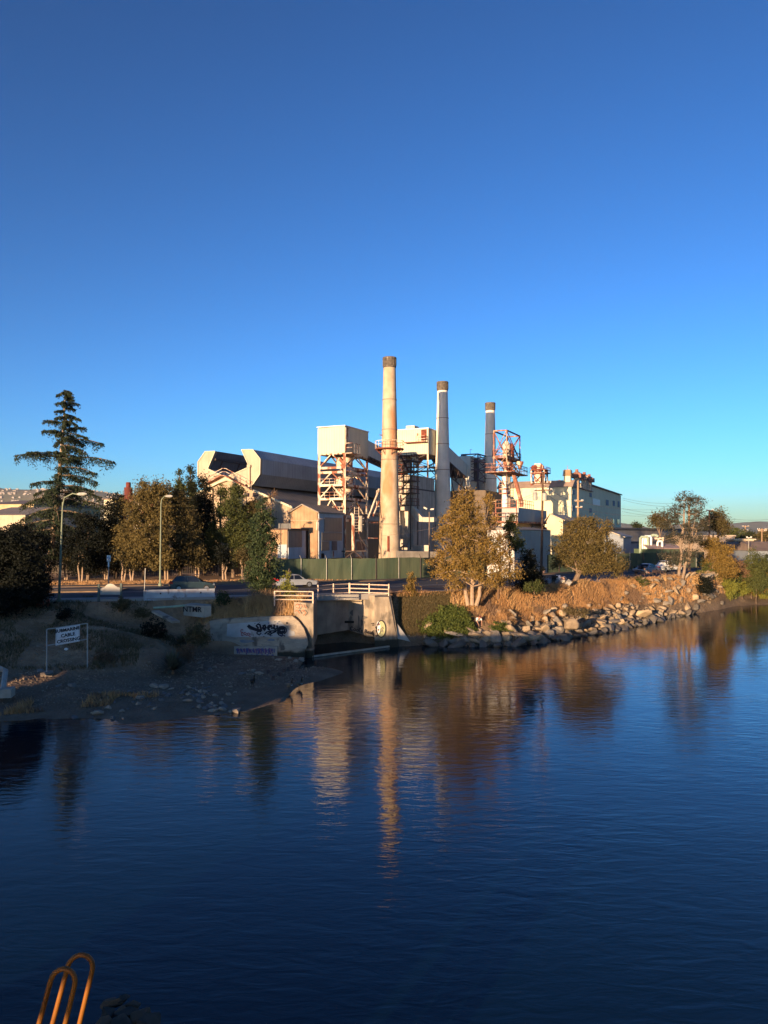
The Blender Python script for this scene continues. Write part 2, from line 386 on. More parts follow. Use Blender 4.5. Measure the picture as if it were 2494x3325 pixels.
# water
wm = bpy.data.materials.new('estuary_water'); wm.use_nodes = True; N = wm.node_tree.nodes; L = wm.node_tree.links; B = N['Principled BSDF']
B.inputs['Base Color'].default_value = (.0015, .010, .019, 1); B.inputs['Roughness'].default_value = .035; B.inputs['IOR'].default_value = 1.38; B.inputs['Specular IOR Level'].default_value = .5
geo = N.new('ShaderNodeNewGeometry')
def wn(scale, sx, sy, rot, det, dist=0):
    mp = N.new('ShaderNodeMapping'); mp.inputs['Scale'].default_value = (sx, sy, 1); mp.inputs['Rotation'].default_value = (0, 0, rot); L.new(geo.outputs['Position'], mp.inputs[0])
    n = N.new('ShaderNodeTexNoise'); n.inputs['Scale'].default_value = scale; n.inputs['Detail'].default_value = det; n.inputs['Distortion'].default_value = dist; L.new(mp.outputs[0], n.inputs['Vector']); return n.outputs['Fac']
def ml(op, a, b):
    x = N.new('ShaderNodeMath'); x.operation = op
    for i, v in enumerate((a, b)):
        if hasattr(v, 'is_output'): L.new(v, x.inputs[i])
        else: x.inputs[i].default_value = v
    return x.outputs[0]
rip = ml('MULTIPLY', wn(1.6, .55, 1.5, R(8), 5, .8), .15)
big = ml('MULTIPLY', wn(.42, .6, 1.3, R(-14), 3, 1.2), .13)
fine = ml('MULTIPLY', wn(6, .6, 1.3, R(5), 2, .4), .022)
patch = wn(.05, 1, 1.6, .3, 2, .5)
pr = N.new('ShaderNodeMapRange'); pr.inputs[1].default_value = .35; pr.inputs[2].default_value = .65; pr.inputs[3].default_value = .45; pr.inputs[4].default_value = 1.45; L.new(patch, pr.inputs[0])
hh = ml('MULTIPLY', ml('ADD', ml('ADD', rip, big), fine), pr.outputs[0])
bp = N.new('ShaderNodeBump'); bp.inputs['Distance'].default_value = 1.0; bp.inputs['Strength'].default_value = .11
L.new(hh, bp.inputs['Height']); L.new(bp.outputs[0], B.inputs['Normal'])
mb = MB(); mb.add([(-1500, -500, 0), (1500, -500, 0), (1500, 420, 0), (-1500, 420, 0)], [(0, 1, 2, 3)])
o = mb.build('water', wm); o['kind'] = 'structure'

def ribbon(name, A, Bp, z, mat_, kind='structure', thick=0):
    n = len(A); mb = MB()
    vs = [(*p, z) for p in A] + [(*p, z) for p in Bp]
    mb.add(vs, [(i, i + 1, n + i + 1, n + i) for i in range(n - 1)])
    if thick:
        lo = [(*p, z - thick) for p in A]; b = len(mb.v); mb.add(vs[:n] + lo, [(i + 1, i, n + i, n + i + 1) for i in range(n - 1)])
        lo2 = [(*p, z - thick) for p in Bp]; mb.add(vs[n:] + lo2, [(i, i + 1, n + i + 1, n + i) for i in range(n - 1)])
    o = mb.build(name, mat_)
    if kind: o['kind'] = kind
    return o
def subdiv(pl, st=2.0):
    out = [pl[0]]
    for a, b in zip(pl[:-1], pl[1:]):
        k = max(1, int(math.hypot(b[0] - a[0], b[1] - a[1]) / st))
        out += [(a[0] + (b[0] - a[0]) * i / k, a[1] + (b[1] - a[1]) * i / k) for i in range(1, k + 1)]
    return out
def offset(pl, d):
    o = []
    for i, p in enumerate(pl):
        a = pl[max(i - 1, 0)]; b = pl[min(i + 1, len(pl) - 1)]; dx, dy = b[0] - a[0], b[1] - a[1]; l = math.hypot(dx, dy); o.append((p[0] - dy / l * d, p[1] + dx / l * d))
    return o
def lerp_line(A, Bp, t): return [(a[0] + (b[0] - a[0]) * t, a[1] + (b[1] - a[1]) * t) for a, b in zip(A, Bp)]
ribbon('road', NEAR, FAR, 4.48, M['asph'])
SW = [p for p in NEAR if p[0] >= -90 and p[0] <= 60]
ribbon('pavement', offset(SW, -2.0), offset(SW, -.03), 4.60, M['side'], thick=.5)
ribbon('verge_path', offset(FAR, .05), offset(FAR, 2.6), 4.55, M['dirt'], thick=.2)
for t0, t1, nm in ((.05, .062, 'road_line'), (.46, .468, 'road_line'), (.485, .493, 'road_line'), (.93, .94, 'road_line')):
    ribbon(nm, lerp_line(NEAR, FAR, t0), lerp_line(NEAR, FAR, t1), 4.488, M['line'])
med = ribbon('median_strip', lerp_line(NEAR[1:4], FAR[1:4], .50), lerp_line(NEAR[1:4], FAR[1:4], .72), 4.60, mat('dry_median', (.42, .28, .15), (.30, .19, .10), 2), thick=.15)

# distant hills
def hill(name, prof, D, depth, m, seed):
    n = 160; xs = np.linspace(prof[0][0], prof[-1][0], n); hs = np.interp(xs, [p[0] for p in prof], [p[1] for p in prof])
    v = []; rows = 14
    for r in range(rows):
        t = r / (rows - 1)
        for i, x in enumerate(xs):
            h = hs[i] * math.sin(t * math.pi * .5) ** .8; wv = float(vnoise(np.array([x]), np.array([t * depth]), 500, seed)[0]) * 70 * t + float(vnoise(np.array([x]), np.array([t * depth]), 120, seed)[0]) * 22 * t
            v.append((x, D + depth * t, h + wv))
    f = [(r * n + i, r * n + i + 1, (r + 1) * n + i + 1, (r + 1) * n + i) for r in range(rows - 1) for i in range(n - 1)]
    mb = MB(); mb.add(v, f); o = mb.build(name, m, smooth=True); o['kind'] = 'structure'; return o
def hx(px, D): return (px - CX) / FP * D
def hz(py, D): return CZ - (py - HY) / FP * D
hm_ = mat('wooded_hillside', (.075, .085, .055), (.16, .13, .09), .004, rough=1)
D = 6500
hill('hills', [(hx(-1500, D), 330), (hx(-200, D), hz(1560, D)), (hx(20, D), hz(1572, D)), (hx(170, D), hz(1572, D)), (hx(330, D), hz(1588, D)), (hx(430, D), hz(1592, D)), (hx(700, D), hz(1625, D)), (hx(1100, D), hz(1660, D)), (hx(1600, D), hz(1690, D))], D, 900, hm_, 3)
D = 9000
hill('hills', [(hx(1300, D), hz(1700, D)), (hx(2000, D), hz(1688, D)), (hx(2110, D), hz(1696, D)), (hx(2250, D), hz(1712, D)), (hx(2370, D), hz(1702, D)), (hx(2440, D), hz(1697, D)), (hx(2494, D), hz(1703, D)), (hx(2900, D), hz(1690, D)), (hx(3600, D), hz(1700, D))], D, 1200, hm_, 8)
# pale houses strung along the hill terraces: far too many to count, one mass
rng = random.Random(5); mb = MB(); D = 6500
hp = [(hx(-1500, D), 330), (hx(-200, D), hz(1560, D)), (hx(20, D), hz(1572, D)), (hx(170, D), hz(1572, D)), (hx(330, D), hz(1588, D)), (hx(430, D), hz(1592, D)), (hx(700, D), hz(1625, D))]
for i in range(430):
    t = rng.choice([.2, .28, .34, .42, .5, .6, .72, .85]) + rng.uniform(-.035, .035); x = rng.uniform(hx(-180, D), hx(640, D))
    h = np.interp(x, [p[0] for p in hp], [p[1] for p in hp]) * math.sin(t * math.pi / 2) ** .8
    h += float(vnoise(np.array([x]), np.array([t * 900]), 500, 3)[0]) * 70 * t + float(vnoise(np.array([x]), np.array([t * 900]), 120, 3)[0]) * 22 * t
    mb.box(x, D + 900 * t, h - 8, rng.uniform(10, 26), 10, rng.uniform(13, 19), rng.uniform(-.3, .3))
o = mb.build('hillside_houses', mat('pale_house_walls', (.34, .30, .27), (.24, .2, .18), .01)); tag(o, 'countless pale houses in rows across the distant hillside', None, None, 'stuff')
# ------------------------------------------------------------------ the glass works
GZ = 4.4
def lattice(root, C, a, b, z0, levels, leg=.32, m=None, mleg=None, brace='x', beam=.26):
    "C: near corner; a: vector to one side, b: to the other. legs, ring beams and braces as parts"
    C = Vector(C); A = [C, C + a, C + a + b, C + b]; m = m or M['paint']; mleg = mleg or m
    at = lambda p, z: Vector((p.x, p.y, z))
    for p in A: MB().bar(at(p, z0), at(p, levels[-1]), leg).build('leg', mleg, root)
    for z in levels:
        mb = MB()
        for i in range(4): mb.bar(at(A[i], z), at(A[(i + 1) % 4], z), beam * .7, beam)
        mb.build('ring_beam', m, root)
    zs = [z0] + list(levels)
    for i in range(4):
        for j in range(len(zs) - 1):
            p, q = A[i], A[(i + 1) % 4]; lo, hi = zs[j], zs[j + 1]
            if hi - lo < .8: continue
            mb = MB()
            if brace == 'x' : mb.bar(at(p, lo), at(q, hi), .11); mb.bar(at(q, lo), at(p, hi), .11)
            else:
                mid = (p + q) / 2; mb.bar(at(p, lo), at(mid, hi), .16); mb.bar(at(q, lo), at(mid, hi), .16)
            mb.build('cross_brace', m, root)
    return A
def railing(mb, pts, h=1.05, step=1.2, r=.03, closed=False):
    pts = [Vector(p) for p in pts]
    if closed: pts = pts + [pts[0]]
    for k in (h, h * .55): 
        for a, b in zip(pts[:-1], pts[1:]): mb.bar(a + Z * k, b + Z * k, r * 2)
    for a, b in zip(pts[:-1], pts[1:]):
        n = max(1, int((b - a).length / step))
        for i in range(n + 1): q = a + (b - a) * i / n; mb.bar(q, q + Z * h, r * 2)
    return mb
def ubox(mb, C, a, b, z0, z1): # box with edges a*V, b*U from corner C
    C = Vector((C[0], C[1], z0)); return mb.obox(C, V * a, U * b, Z * (z1 - z0))

# --- chimneys
def chimney(px, D, topy, rb, rt, m, label, ring=True, crown=None):
    X0 = (px - CX) / FP * D; zt = hz(topy, D); H = zt - GZ; t = thing('factory_chimney', (X0, D, GZ), label, 'chimney', 'tall concrete factory chimneys in a line')
    prof = []
    for i in range(25):
        k = i / 24; r = rb + (rt - rb) * k ** .85; prof.append((r, .6 + (H - 1.55 - .6) * k))
    MB().lathe((X0, D, GZ), [(rb + .18, -.5), (rb + .18, .6), (rb, .62)] + prof[1:], 40).build('shaft', m, t, smooth=True)
    sm = MB()
    sm.lathe((X0, D, GZ), [(rt + .0, H - 1.6), (rt + .06, H - 1.5), (rt + .07, H - 1.35), (rt + .04, H - 1.3), (rt + .05, H - .4), (rt + .12, H - .28), (rt + .12, H - .06), (rt + .06, H), (rt - .25, H), (rt - .25, H - 1.2)], 40)
    for k in range(14):
        a = 2 * math.pi * k / 14; c = Vector((X0 + (rt + .05) * math.cos(a), D + (rt + .05) * math.sin(a), 0)); sm.box(c.x, c.y, GZ + H - 1.3, .12, .2, .95, a)
    sm.build('crown_band', M['soot'], t)
    for k in (.22, .52, .66, .80):
        r = rb + (rt - rb) * k ** .85; z = GZ + H * k
        MB().lathe((X0, D, z), [(r + .0, 0), (r + .045, .01), (r + .045, .10), (r + .0, .12)], 40).build('steel_hoop', mat('hoop_steel', (.30, .22, .16), None, 3), t)
    return t, X0, H
ch1, X1, H1 = chimney(1265, 115, 1161, 1.72, .93, M['stack'], 'tallest concrete chimney with rust stains and a railed ring platform')
D1 = 115
zp = hz(1457, D1); mb = MB(); n = 18; rin = 1.25; rout = 2.15
vs = []; 
for k in range(n):
    a = 2 * math.pi * k / n
    vs += [(X1 + rin * math.cos(a), D1 + rin * math.sin(a), zp), (X1 + rout * math.cos(a), D1 + rout * math.sin(a), zp), (X1 + rin * math.cos(a), D1 + rin * math.sin(a), zp - .16), (X1 + rout * math.cos(a), D1 + rout * math.sin(a), zp - .16)]
fs = []
for k in range(n):
    i = 4 * k; j = 4 * ((k + 1) % n); fs += [(i, i + 1, j + 1, j), (i + 2, j + 2, j + 3, i + 3), (i + 1, i + 3, j + 3, j + 1), (i, j, j + 2, i + 2)]
mb.add(vs, fs); pf = mb.build('ring_platform', M['rust'], ch1)
mb = MB()
for k in range(n):
    a = 2 * math.pi * k / n; b2 = 2 * math.pi * (k + 1) / n
    p = Vector((X1 + rout * math.cos(a), D1 + rout * math.sin(a), zp)); q = Vector((X1 + rout * math.cos(b2), D1 + rout * math.sin(b2), zp))
    mb.bar(p + Z * 1.1, q + Z * 1.1, .06); mb.bar(p + Z * .6, q + Z * .6, .05); mb.bar(p, p + Z * 1.1, .05)
mb.build('guard_rail', M['paint'], pf)
for k in range(8):
    a = 2 * math.pi * (k + .3) / 8; MB().bar((X1 + rout * math.cos(a), D1 + rout * math.sin(a), zp - .1), (X1 + 1.2 * math.cos(a), D1 + 1.2 * math.sin(a), zp - 1.0), .08).build('bracket', M['rust'], pf)
q = P(1233, 1412, D1 - .2); MB().bar(q, P(1262, 1416, D1 - 1), .14).bar(P(1241, 1407, D1 - .3), P(1260, 1397, D1 - .6), .06).build('davit_arm', M['darksteel'], ch1)
mb = MB(); x = X1 - .35; mb.obox((x, D1 - 1.72, hz(1790, D1)), (.32, .04, 0), (0, -.05, 0), (0, .08, 2.3)) ; mb.build('inspection_hatch', M['rust'], ch1)
MB().bar(P(1196, 1697, 113), P(1227, 1697, 114.6), .17).build('tie_beam', M['redrust'], ch1); MB().bar(P(1197, 1747, 113), P(1226, 1748, 114.5), .17).build('tie_beam', M['redrust'], ch1)
MB().bar(P(1196, 1682, 112), P(1231, 1588, 114.8), .22).build('prop_strut', M['paint'], ch1); MB().bar(P(1212, 1675, 112), P(1231, 1628, 114.6), .18).build('prop_strut', M['paint'], ch1)
ch2, X2, H2 = chimney(1437, 133.8, 1240, 1.80, .92, M['stack_shaded'], 'middle concrete chimney standing in shadow of the tallest one')
ch3, X3, H3 = chimney(1592, 155, 1308, 1.75, .93, M['stack_shaded'], 'farthest and shortest-looking concrete chimney behind the red lattice tower')

# --- tower A: cream box on a rusty frame with hoppers
DA = 110.5; cA = P(1120, 1735, DA); wA, lA = .0408 * DA, .0694 * DA; zt = hz(1383, DA); zb = hz(1470, DA)
t = thing('hopper_tower', (cA.x, cA.y, GZ), 'cream ribbed box house on a rust streaked frame over round hoppers', 'industrial tower')
mb = MB(); mb.prism([Vector((cA.x, cA.y, zb)), Vector((cA.x, cA.y, zt)), cA - V * wA + Z * (zt - .12 - cA.z), cA - V * wA + Z * (zb - cA.z)], U * lA)
bh = mb.build('box_house', M['cream'], t)
mb = MB(); mb.obox(cA - V * (wA + .12) - U * .12 + Z * (zt - cA.z), V * (wA + .24), U * (lA + .24), Z * .12); mb.build('roof_edge', M['white'], bh)
mb = MB(); q = cA + U * .15 + V * .01; mb.obox(Vector((q.x, q.y, zb + .3)), V * .08, U * 1.1, Z * (zt - zb - .5)); mb.build('stair_door', M['paint'], bh)
lv = [hz(1540, DA), hz(1575, DA), hz(1622, DA), hz(1645, DA)]
lv = [hz(1690, DA), hz(1619, DA), hz(1574, DA), hz(1532, DA), hz(1517, DA), zb]
C0 = cA - V * .15 + U * .15; a = -V * (wA - .3); b = U * (lA - .3)
C0.z = 0
lattice(t, C0, a, b, GZ - .3, lv, leg=.36, m=M['paint'], mleg=M['paint'], brace='k', beam=.34)
hc = C0 + a * .42 + b * .45
MB().lathe((hc.x, hc.y, hz(1512, DA)), [(1.2, 0), (1.25, .2), (1.25, 1.5)], 20).build('hopper_drum', M['paint'], t, smooth=True)
MB().lathe((hc.x, hc.y, hz(1622, DA)), [(.3, 0), (.9, .8), (1.3, 1.2), (1.3, 3.4), (1.0, 3.6)], 20).build('hopper_drum', M['paint'], t, smooth=True)
MB().lathe((hc.x, hc.y, hz(1622, DA) - 2.2), [(.28, 0), (.28, 2.3)], 12).build('discharge_pipe', M['paint'], t, smooth=True)
for zz in (hz(1575, DA), hz(1619, DA), hz(1668, DA)):
    mb = MB(); ubox(mb, C0 - V * wA * .9, wA * .85, lA * .9, zz - .08, zz); mb.build('floor_grating', M['darksteel'], t)
    mb = MB(); railing(mb, [Vector((C0.x, C0.y, zz)) + a * .98, Vector((C0.x, C0.y, zz)), Vector((C0.x, C0.y, zz)) + b * .45], 1.0, .8, .03); mb.build('guard_rail', M['paint'], t)
mb = MB(); q0 = Vector((C0.x, C0.y, zb)) + V * .1; railing(mb, [q0 + U * .1, q0 + V * 1.1 + U * .1, q0 + V * 1.1 + U * 2.6], 1.4, .7, .035); ubox(mb, q0, 1.2, 2.6, zb - .1, zb); mb.build('landing', M['paint'], t)
# ladder with cage at its foot, pipes
mb = MB(); q = P(1158, 1735, 111); q.z = 0
for dx in (-.35, .35):
    mb.bar(q + V * dx + Z * hz(1733, 111), q + V * dx + Z * hz(1646, 111), .07)
zz = hz(1725, 111)
while zz < hz(1646, 111): mb.bar(q + V * -.35 + Z * zz, q + V * .35 + Z * zz, .06); mb.bar(q + V * -.35 - U * .0 + Z * zz, q - U * .6 + Z * zz, .04); mb.bar(q + V * .35 + Z * zz, q - U * .6 + Z * zz, .04); zz += .42
mb.build('caged_ladder', M['paint'], t)
MB().tube([P(1138, 1668, 111), P(1146, 1672, 111), P(1147, 1690, 111), P(1147, 1790, 111)], .24, 8).build('down_pipe', M['paint'], t, smooth=True)
MB().tube([P(1171, 1675, 111), P(1171, 1725, 111)], .3, 8).build('down_pipe', M['conc'], t, smooth=True)
mb = MB(); railing(mb, [P(1174, 1728, 111), P(1182, 1728, 111), P(1182, 1728, 113)], 2.0, .6, .03); mb.build('guard_rail', M['paint'], t)
for (x0, y0, x1, y1) in ((1120, 1812, 1150, 1790), (1150, 1790, 1178, 1815), (1100, 1790, 1190, 1789), (1168, 1745, 1190, 1775)):
    MB().bar(P(x0, y0, 110), P(x1, y1, 110.5), .16).build('ground_brace', M['darksteel'], t)

# --- conveyor bridge from tower A to tower B
DB = 131.0; cB = P(1391, 1735, DB); cB.z = 0
g0 = cA + U * lA * .55 + Z * (hz(1428, 116) - cA.z); 
g0 = P(1190, 1427, 117); g1 = P(1325, 1497, 133); h_ = 2.35
t = thing('conveyor_bridge', (g0.x, g0.y, g0.z - h_), 'enclosed grey conveyor bridge passing behind the tallest chimney', 'conveyor bridge')
dd = g1 - g0; sd = V * 2.0
mb = MB(); mb.obox(g0 - Z * h_ - sd, sd, dd, Z * h_); mb.build('gallery_wall', mat('gallery_panel', (.68, .63, .53), (.58, .54, .46), .4, streak=.2), t)
mb = MB()
for i in range(12): p = g0 + dd * (i / 12) - Z * (h_ + .02); q = g0 + dd * ((i + 1) / 12) - Z * (h_ + .02); mb.bar(p, q - Z * .8, .1); mb.bar(p - Z * .8, q, .1)
mb.bar(g0 - Z * (h_ + .9), g1 - Z * (h_ + .9), .16); mb.build('under_truss', M['darksteel'], t)
mb = MB(); mb.obox(g0 - Z * (h_ + .15) - sd, sd, dd, Z * .13); mb.build('underside', M['darksteel'], t)

# --- tower B
wB, lB = 6.6, 9.0; zt = hz(1391, DB); zb = hz(1473, DB)
t = thing('conveyor_head_house', (cB.x, cB.y, hz(1560, DB)), 'cream head house with a rusty door standing above the streaked furnace building', 'industrial tower')
mb = MB(); mb.obox(Vector((cB.x, cB.y, zb)) - V * wB, V * wB, U * lB, Z * (zt - zb)); bh = mb.build('box_house', M['cream'], t)
mb = MB(); q = Vector((cB.x, cB.y, zb)) - V * wB; mb.obox(q - V * 2.2 - U * -.3 - Z * 2.6, V * 3.6, U * 5, Z * 2.62); mb.build('lower_house', mat('gallery_panel', (0, 0, 0)), t)
mb = MB(); mb.obox(Vector((cB.x, cB.y, zt)) - V * (wB + .1) - U * .1, V * (wB + .2), U * (lB + .2), Z * .12); mb.build('roof_edge', M['white'], bh)
mb = MB(); mb.obox(Vector((cB.x, cB.y, zt + .13)) - V * 4.6 + U * 1, V * 1.6, U * 2, Z * .7); mb.build('roof_vent', M['cream'], bh)
f = Pl(1391, DB - .05, VA)
def panel(par, pl, x0, y0, x1, y1, m, nm, th=.08, nrm=None):
    nrm = nrm or -U; a, b2, c, d = pl.on(x0, y0), pl.on(x1, y0), pl.on(x1, y1), pl.on(x0, y1); b2.z = a.z; d.z = c.z
    mb = MB(); mb.prism([a, b2, c, d], nrm * th); return mb.build(nm, m, par)
door = panel(bh, f, 1368, 1395, 1385, 1430, M['rust'], 'door')
panel(bh, f, 1354, 1407, 1361, 1416, M['rust'], 'window')
mb = MB(); z0 = f.z(1370, 1438); p0 = f.on(1320, 1438); p1 = f.on(1388, 1438); p0.z = p1.z = z0
mb.obox(p0, p1 - p0, -U * 1.0, Z * .14); mb.build('balcony', M['rust'], bh)
mb = MB(); q0 = f.on(1358, 1438); q0.z = z0; railing(mb, [q0 - U * .9, p1 - U * .9, p1], 1.1, .7, .035); mb.build('guard_rail', M['paint'], bh)
C0 = cB - V * .2 + U * .2
lattice(t, C0, -V * (wB - .4), U * (lB - .4), hz(1570, DB), [hz(1515, DB), zb], leg=.3, m=M['darksteel'], mleg=M['paint'], beam=.3)
q = C0 - V * 3 + U * 2.5; MB().lathe((q.x, q.y, hz(1512, DB)), [(.25, 0), (.3, .3), (1.6, 2.0)], 14).build('hopper_drum', M['paint'], t, smooth=True)
# stair tower beside chimney 1
t = thing('stair_tower', P(1290, 1735, 124), 'dark zigzag access stair squeezed between tallest chimney and furnace building', 'stair tower'); t.location.z = GZ; ORG[t.name] = Vector(t.location)
c = P(1288, 1735, 122); c.z = 0; zs = [hz(y, 122) for y in (1640, 1600, 1560, 1530, 1495)]
for dx in (0, 2.4):
    for dy in (0, 3): MB().bar(c + V * dx + U * dy + Z * GZ, c + V * dx + U * dy + Z * zs[-1], .18).build('leg', M['darksteel'], t)
for i, z in enumerate(zs):
    mb = MB(); ubox(mb, c - V * .1, 2.8, 3.2, z - .12, z); mb.build('landing', M['darksteel'], t)
    mb = MB(); railing(mb, [c + Z * z + U * 3, c + Z * z, c + V * 2.6 + Z * z, c + V * 2.6 + U * 3 + Z * z], 1.05, .8, .035); mb.build('guard_rail', M['rust'], t)
    if i: mb = MB(); mb.bar(c + V * .2 - U * .1 + Z * zs[i - 1], c + V * 2.4 - U * .1 + Z * z, .25, .1); mb.build('stair_flight', M['darksteel'], t)
q0 = P(1285, 1478, 121.5); q1 = P(1313, 1534, 122.5); mb = MB(); mb.bar(q0, q1, .1, .3); mb.bar(q0 + Z * 1, q1 + Z * 1, .06); mb.bar(q0 + V * .8, q1 + V * .8, .1, .3)
for i in range(12): p = q0 + (q1 - q0) * i / 12; mb.bar(p, p + V * .8, .06); mb.bar(p, p + Z, .05)
mb.build('stair_flight', M['darksteel'], t)

# --- furnace building C
DC = 123.5; cC = P(1341, 1735, DC); cC.z = 0
t = thing('furnace_building', (cC.x, cC.y, GZ), 'grey streaked furnace building with bent ducts between the tallest and middle chimneys', 'industrial building')
wl, ll = 6.6, 9.5
mb = MB(); ubox(mb, cC - V * (wl - 1.0), wl - 1.0, ll, hz(1587, DC), hz(1546, DC)); mb.build('upper_wall', M['furn'], t)
mb = MB(); ubox(mb, cC - V * wl - U * .15 + V * .1, wl, ll + .3, GZ, hz(1589, DC)); mb.build('lower_wall', M['furn'], t)
mb = MB(); ubox(mb, cC - V * (wl - .9) - U * .12, wl - .8, ll + .2, hz(1546, DC), hz(1546, DC) + .2); mb.build('roof', M['furn'], t)
mb = MB(); ubox(mb, cC - V * (wl - .9) - U * .06, wl - .85, ll + .1, hz(1588.5, DC), hz(1584, DC)); mb.build('dark_band', M['darksteel'], t)
f = Pl(1341, DC - .2, VA)
a_ = [f.on(1291, 1640), f.on(1300, 1609), f.on(1341, 1607), f.on(1333, 1637)]; MB().prism(a_, -U * .9).build('hood', M['duct'], t)
a_ = [f.on(1286, 1658), f.on(1341, 1658), f.on(1341, 1640), f.on(1286, 1640)]; a_[0].z = a_[1].z; a_[3].z = a_[2].z; MB().prism(a_, -U * 1.2).build('duct', M['duct'], t)
f2 = Pl(1345, DC - 1.2, VA)
a_ = [f2.on(1324, 1658), f2.on(1342, 1658), f2.on(1342, 1640), f2.on(1324, 1640)]; MB().prism(a_, -U * 1.3).build('duct', M['duct'], t, label='pale boxed end of the bent duct')
a_ = [f2.on(1337, 1661), f2.on(1345, 1640), f2.on(1381, 1680), f2.on(1381, 1695), f2.on(1366, 1694)]; MB().prism(a_, -U * 1.3).build('duct', M['duct'], t)
a_ = [f2.on(1381, 1695), f2.on(1381, 1680), f2.on(1418, 1680), f2.on(1418, 1695)]; MB().prism(a_, -U * 1.2).build('duct', M['duct'], t)
a_ = [f.on(1286, 1660), f.on(1311, 1660), f.on(1313, 1700), f.on(1335, 1744), f.on(1326, 1765), f.on(1326, 1775), f.on(1293, 1775), f.on(1288, 1700)]; MB().prism(a_, -U * 1.6).build('duct', M['duct'], t)
a_ = [f.on(1343, 1770), f.on(1398, 1770), f.on(1398, 1815), f.on(1343, 1815)]; MB().prism(a_, -U * .5).build('plinth', M['duct'], t)
mb = MB()
for (x0, y0, x1, y1) in ((1290, 1785, 1310, 1772), (1310, 1772, 1328, 1772), (1328, 1772, 1328, 1786), (1332, 1786, 1344, 1786), (1338, 1776, 1338, 1788), (1290, 1787, 1344, 1787)): mb.bar(P(x0, y0, DC - 4), P(x1, y1, DC - 4), .18)
mb.build('pipe_frame', M['paint'], t)

# --- low wall beside the chimney
t = MB(); w0 = P(1286, 1800, 106); w1 = P(1420, 1800, 111); t.prism([Vector((w0.x, w0.y, GZ)), Vector((w1.x, w1.y, GZ)), Vector((w1.x, w1.y, hz(1793, 108))), Vector((w0.x, w0.y, hz(1788, 108)))], Vector((.2, .6, 0)))
tag(t.build('yard_wall', M['conc']), 'low pale concrete yard wall behind the green fence beside the tallest chimney', 'wall')

# --- big inclined conveyor from head house down to the far buildings
g0 = P(1452, 1446, 139); g1 = P(1600, 1588, 168); dd = g1 - g0; h_ = 2.5
t = thing('inclined_conveyor', (g0.x, g0.y, g0.z - h_), 'long covered conveyor sloping down between the middle and farthest chimneys', 'conveyor bridge')
mb = MB(); mb.obox(g0 - Z * h_ - V * 3, V * 3, dd, Z * h_); mb.build('gallery_wall', mat('gallery_panel', (0, 0, 0)), t)
mb = MB(); mb.obox(g0 - Z * (h_ + .2) - V * 3, V * 3.02, dd, Z * .18); mb.build('underside', M['darksteel'], t)
mb = MB()
for i in range(9): p = g0 + dd * (i / 9) - Z * (h_ + .1); q = g0 + dd * ((i + 1) / 9) - Z * (h_ + .1); mb.bar(p, p + (q - p) * .5 - Z * 2.6, .14); mb.bar(p + (q - p) * .5 - Z * 2.6, q, .14); mb.bar(p - V * 2.8, p + (q - p) * .5 - Z * 2.6 - V * 2.8, .12)
mb.bar(g0 - Z * 2.7 - Z * h_ + dd * .05, g1 - Z * 2.7 - Z * h_, .18); mb.build('under_truss', M['darksteel'], t)
for k in (.25, .55, .8):
    p = g0 + dd * k - Z * (h_ + 2.4)
    for s_ in (-2.7, -.2): MB().bar(p + V * s_, Vector((p.x, p.y, GZ)) + V * s_ + U * 1.0, .3).build('leg', M['darksteel'], t)
t = MB(); q = P(1527, 1735, 150); q.z = 0; ubox(t, q - V * 4, 4, 12, hz(1600, 150), hz(1480, 150)); tag(t.build('batch_house', mat('gallery_panel', (0, 0, 0))), 'plain grey batch house block behind the long sloping conveyor', 'industrial building')
t = MB(); q = P(1560, 1735, 141); q.z = 0; ubox(t, q - V * 8, 9, 14, GZ, hz(1592, 141)); tag(t.build('crusher_house', mat('brown_sheet', (.16, .12, .09), (.11, .09, .075), .6, corr=.6, streak=.5)), 'dark brown sheet-clad block under the sloping conveyor behind the golden tree', 'industrial building')
# dark steel frame tower next to chimney 3
t = thing('frame_tower', (P(1545, 1735, 150).x, 150, GZ), 'open dark steel frame tower beside the farthest chimney', 'industrial tower')
c = P(1552, 1735, 150); c.z = 0
lattice(t, c, -V * 3.4, U * 7.5, GZ, [hz(1560, 150), hz(1525, 150), hz(1497, 150), hz(1474, 150)], leg=.24, m=mat('blue_black_steel', (.06, .07, .11), (.12, .06, .06), 1), beam=.24)
MB().lathe((c.x - .5, c.y + 3, hz(1560, 150)), [(.9, 0), (1.1, 1), (1.1, 4.0), (.7, 4.6)], 14).build('hopper_drum', M['darksteel'], t, smooth=True)
mb = MB(); zz = hz(1499, 150); railing(mb, [c + Z * zz - V * 3.4 + U * 7, c + Z * zz - V * 3.4, c + Z * zz, c + Z * zz + U * 7], 1.1, .9, .035); mb.build('guard_rail', M['redrust'], t)
MB().bar(P(1527, 1474, 152), P(1527, 1459, 152), .08).bar(P(1527, 1459, 152), P(1533, 1460, 152), .08).build('work_lamp', M['white'], t)

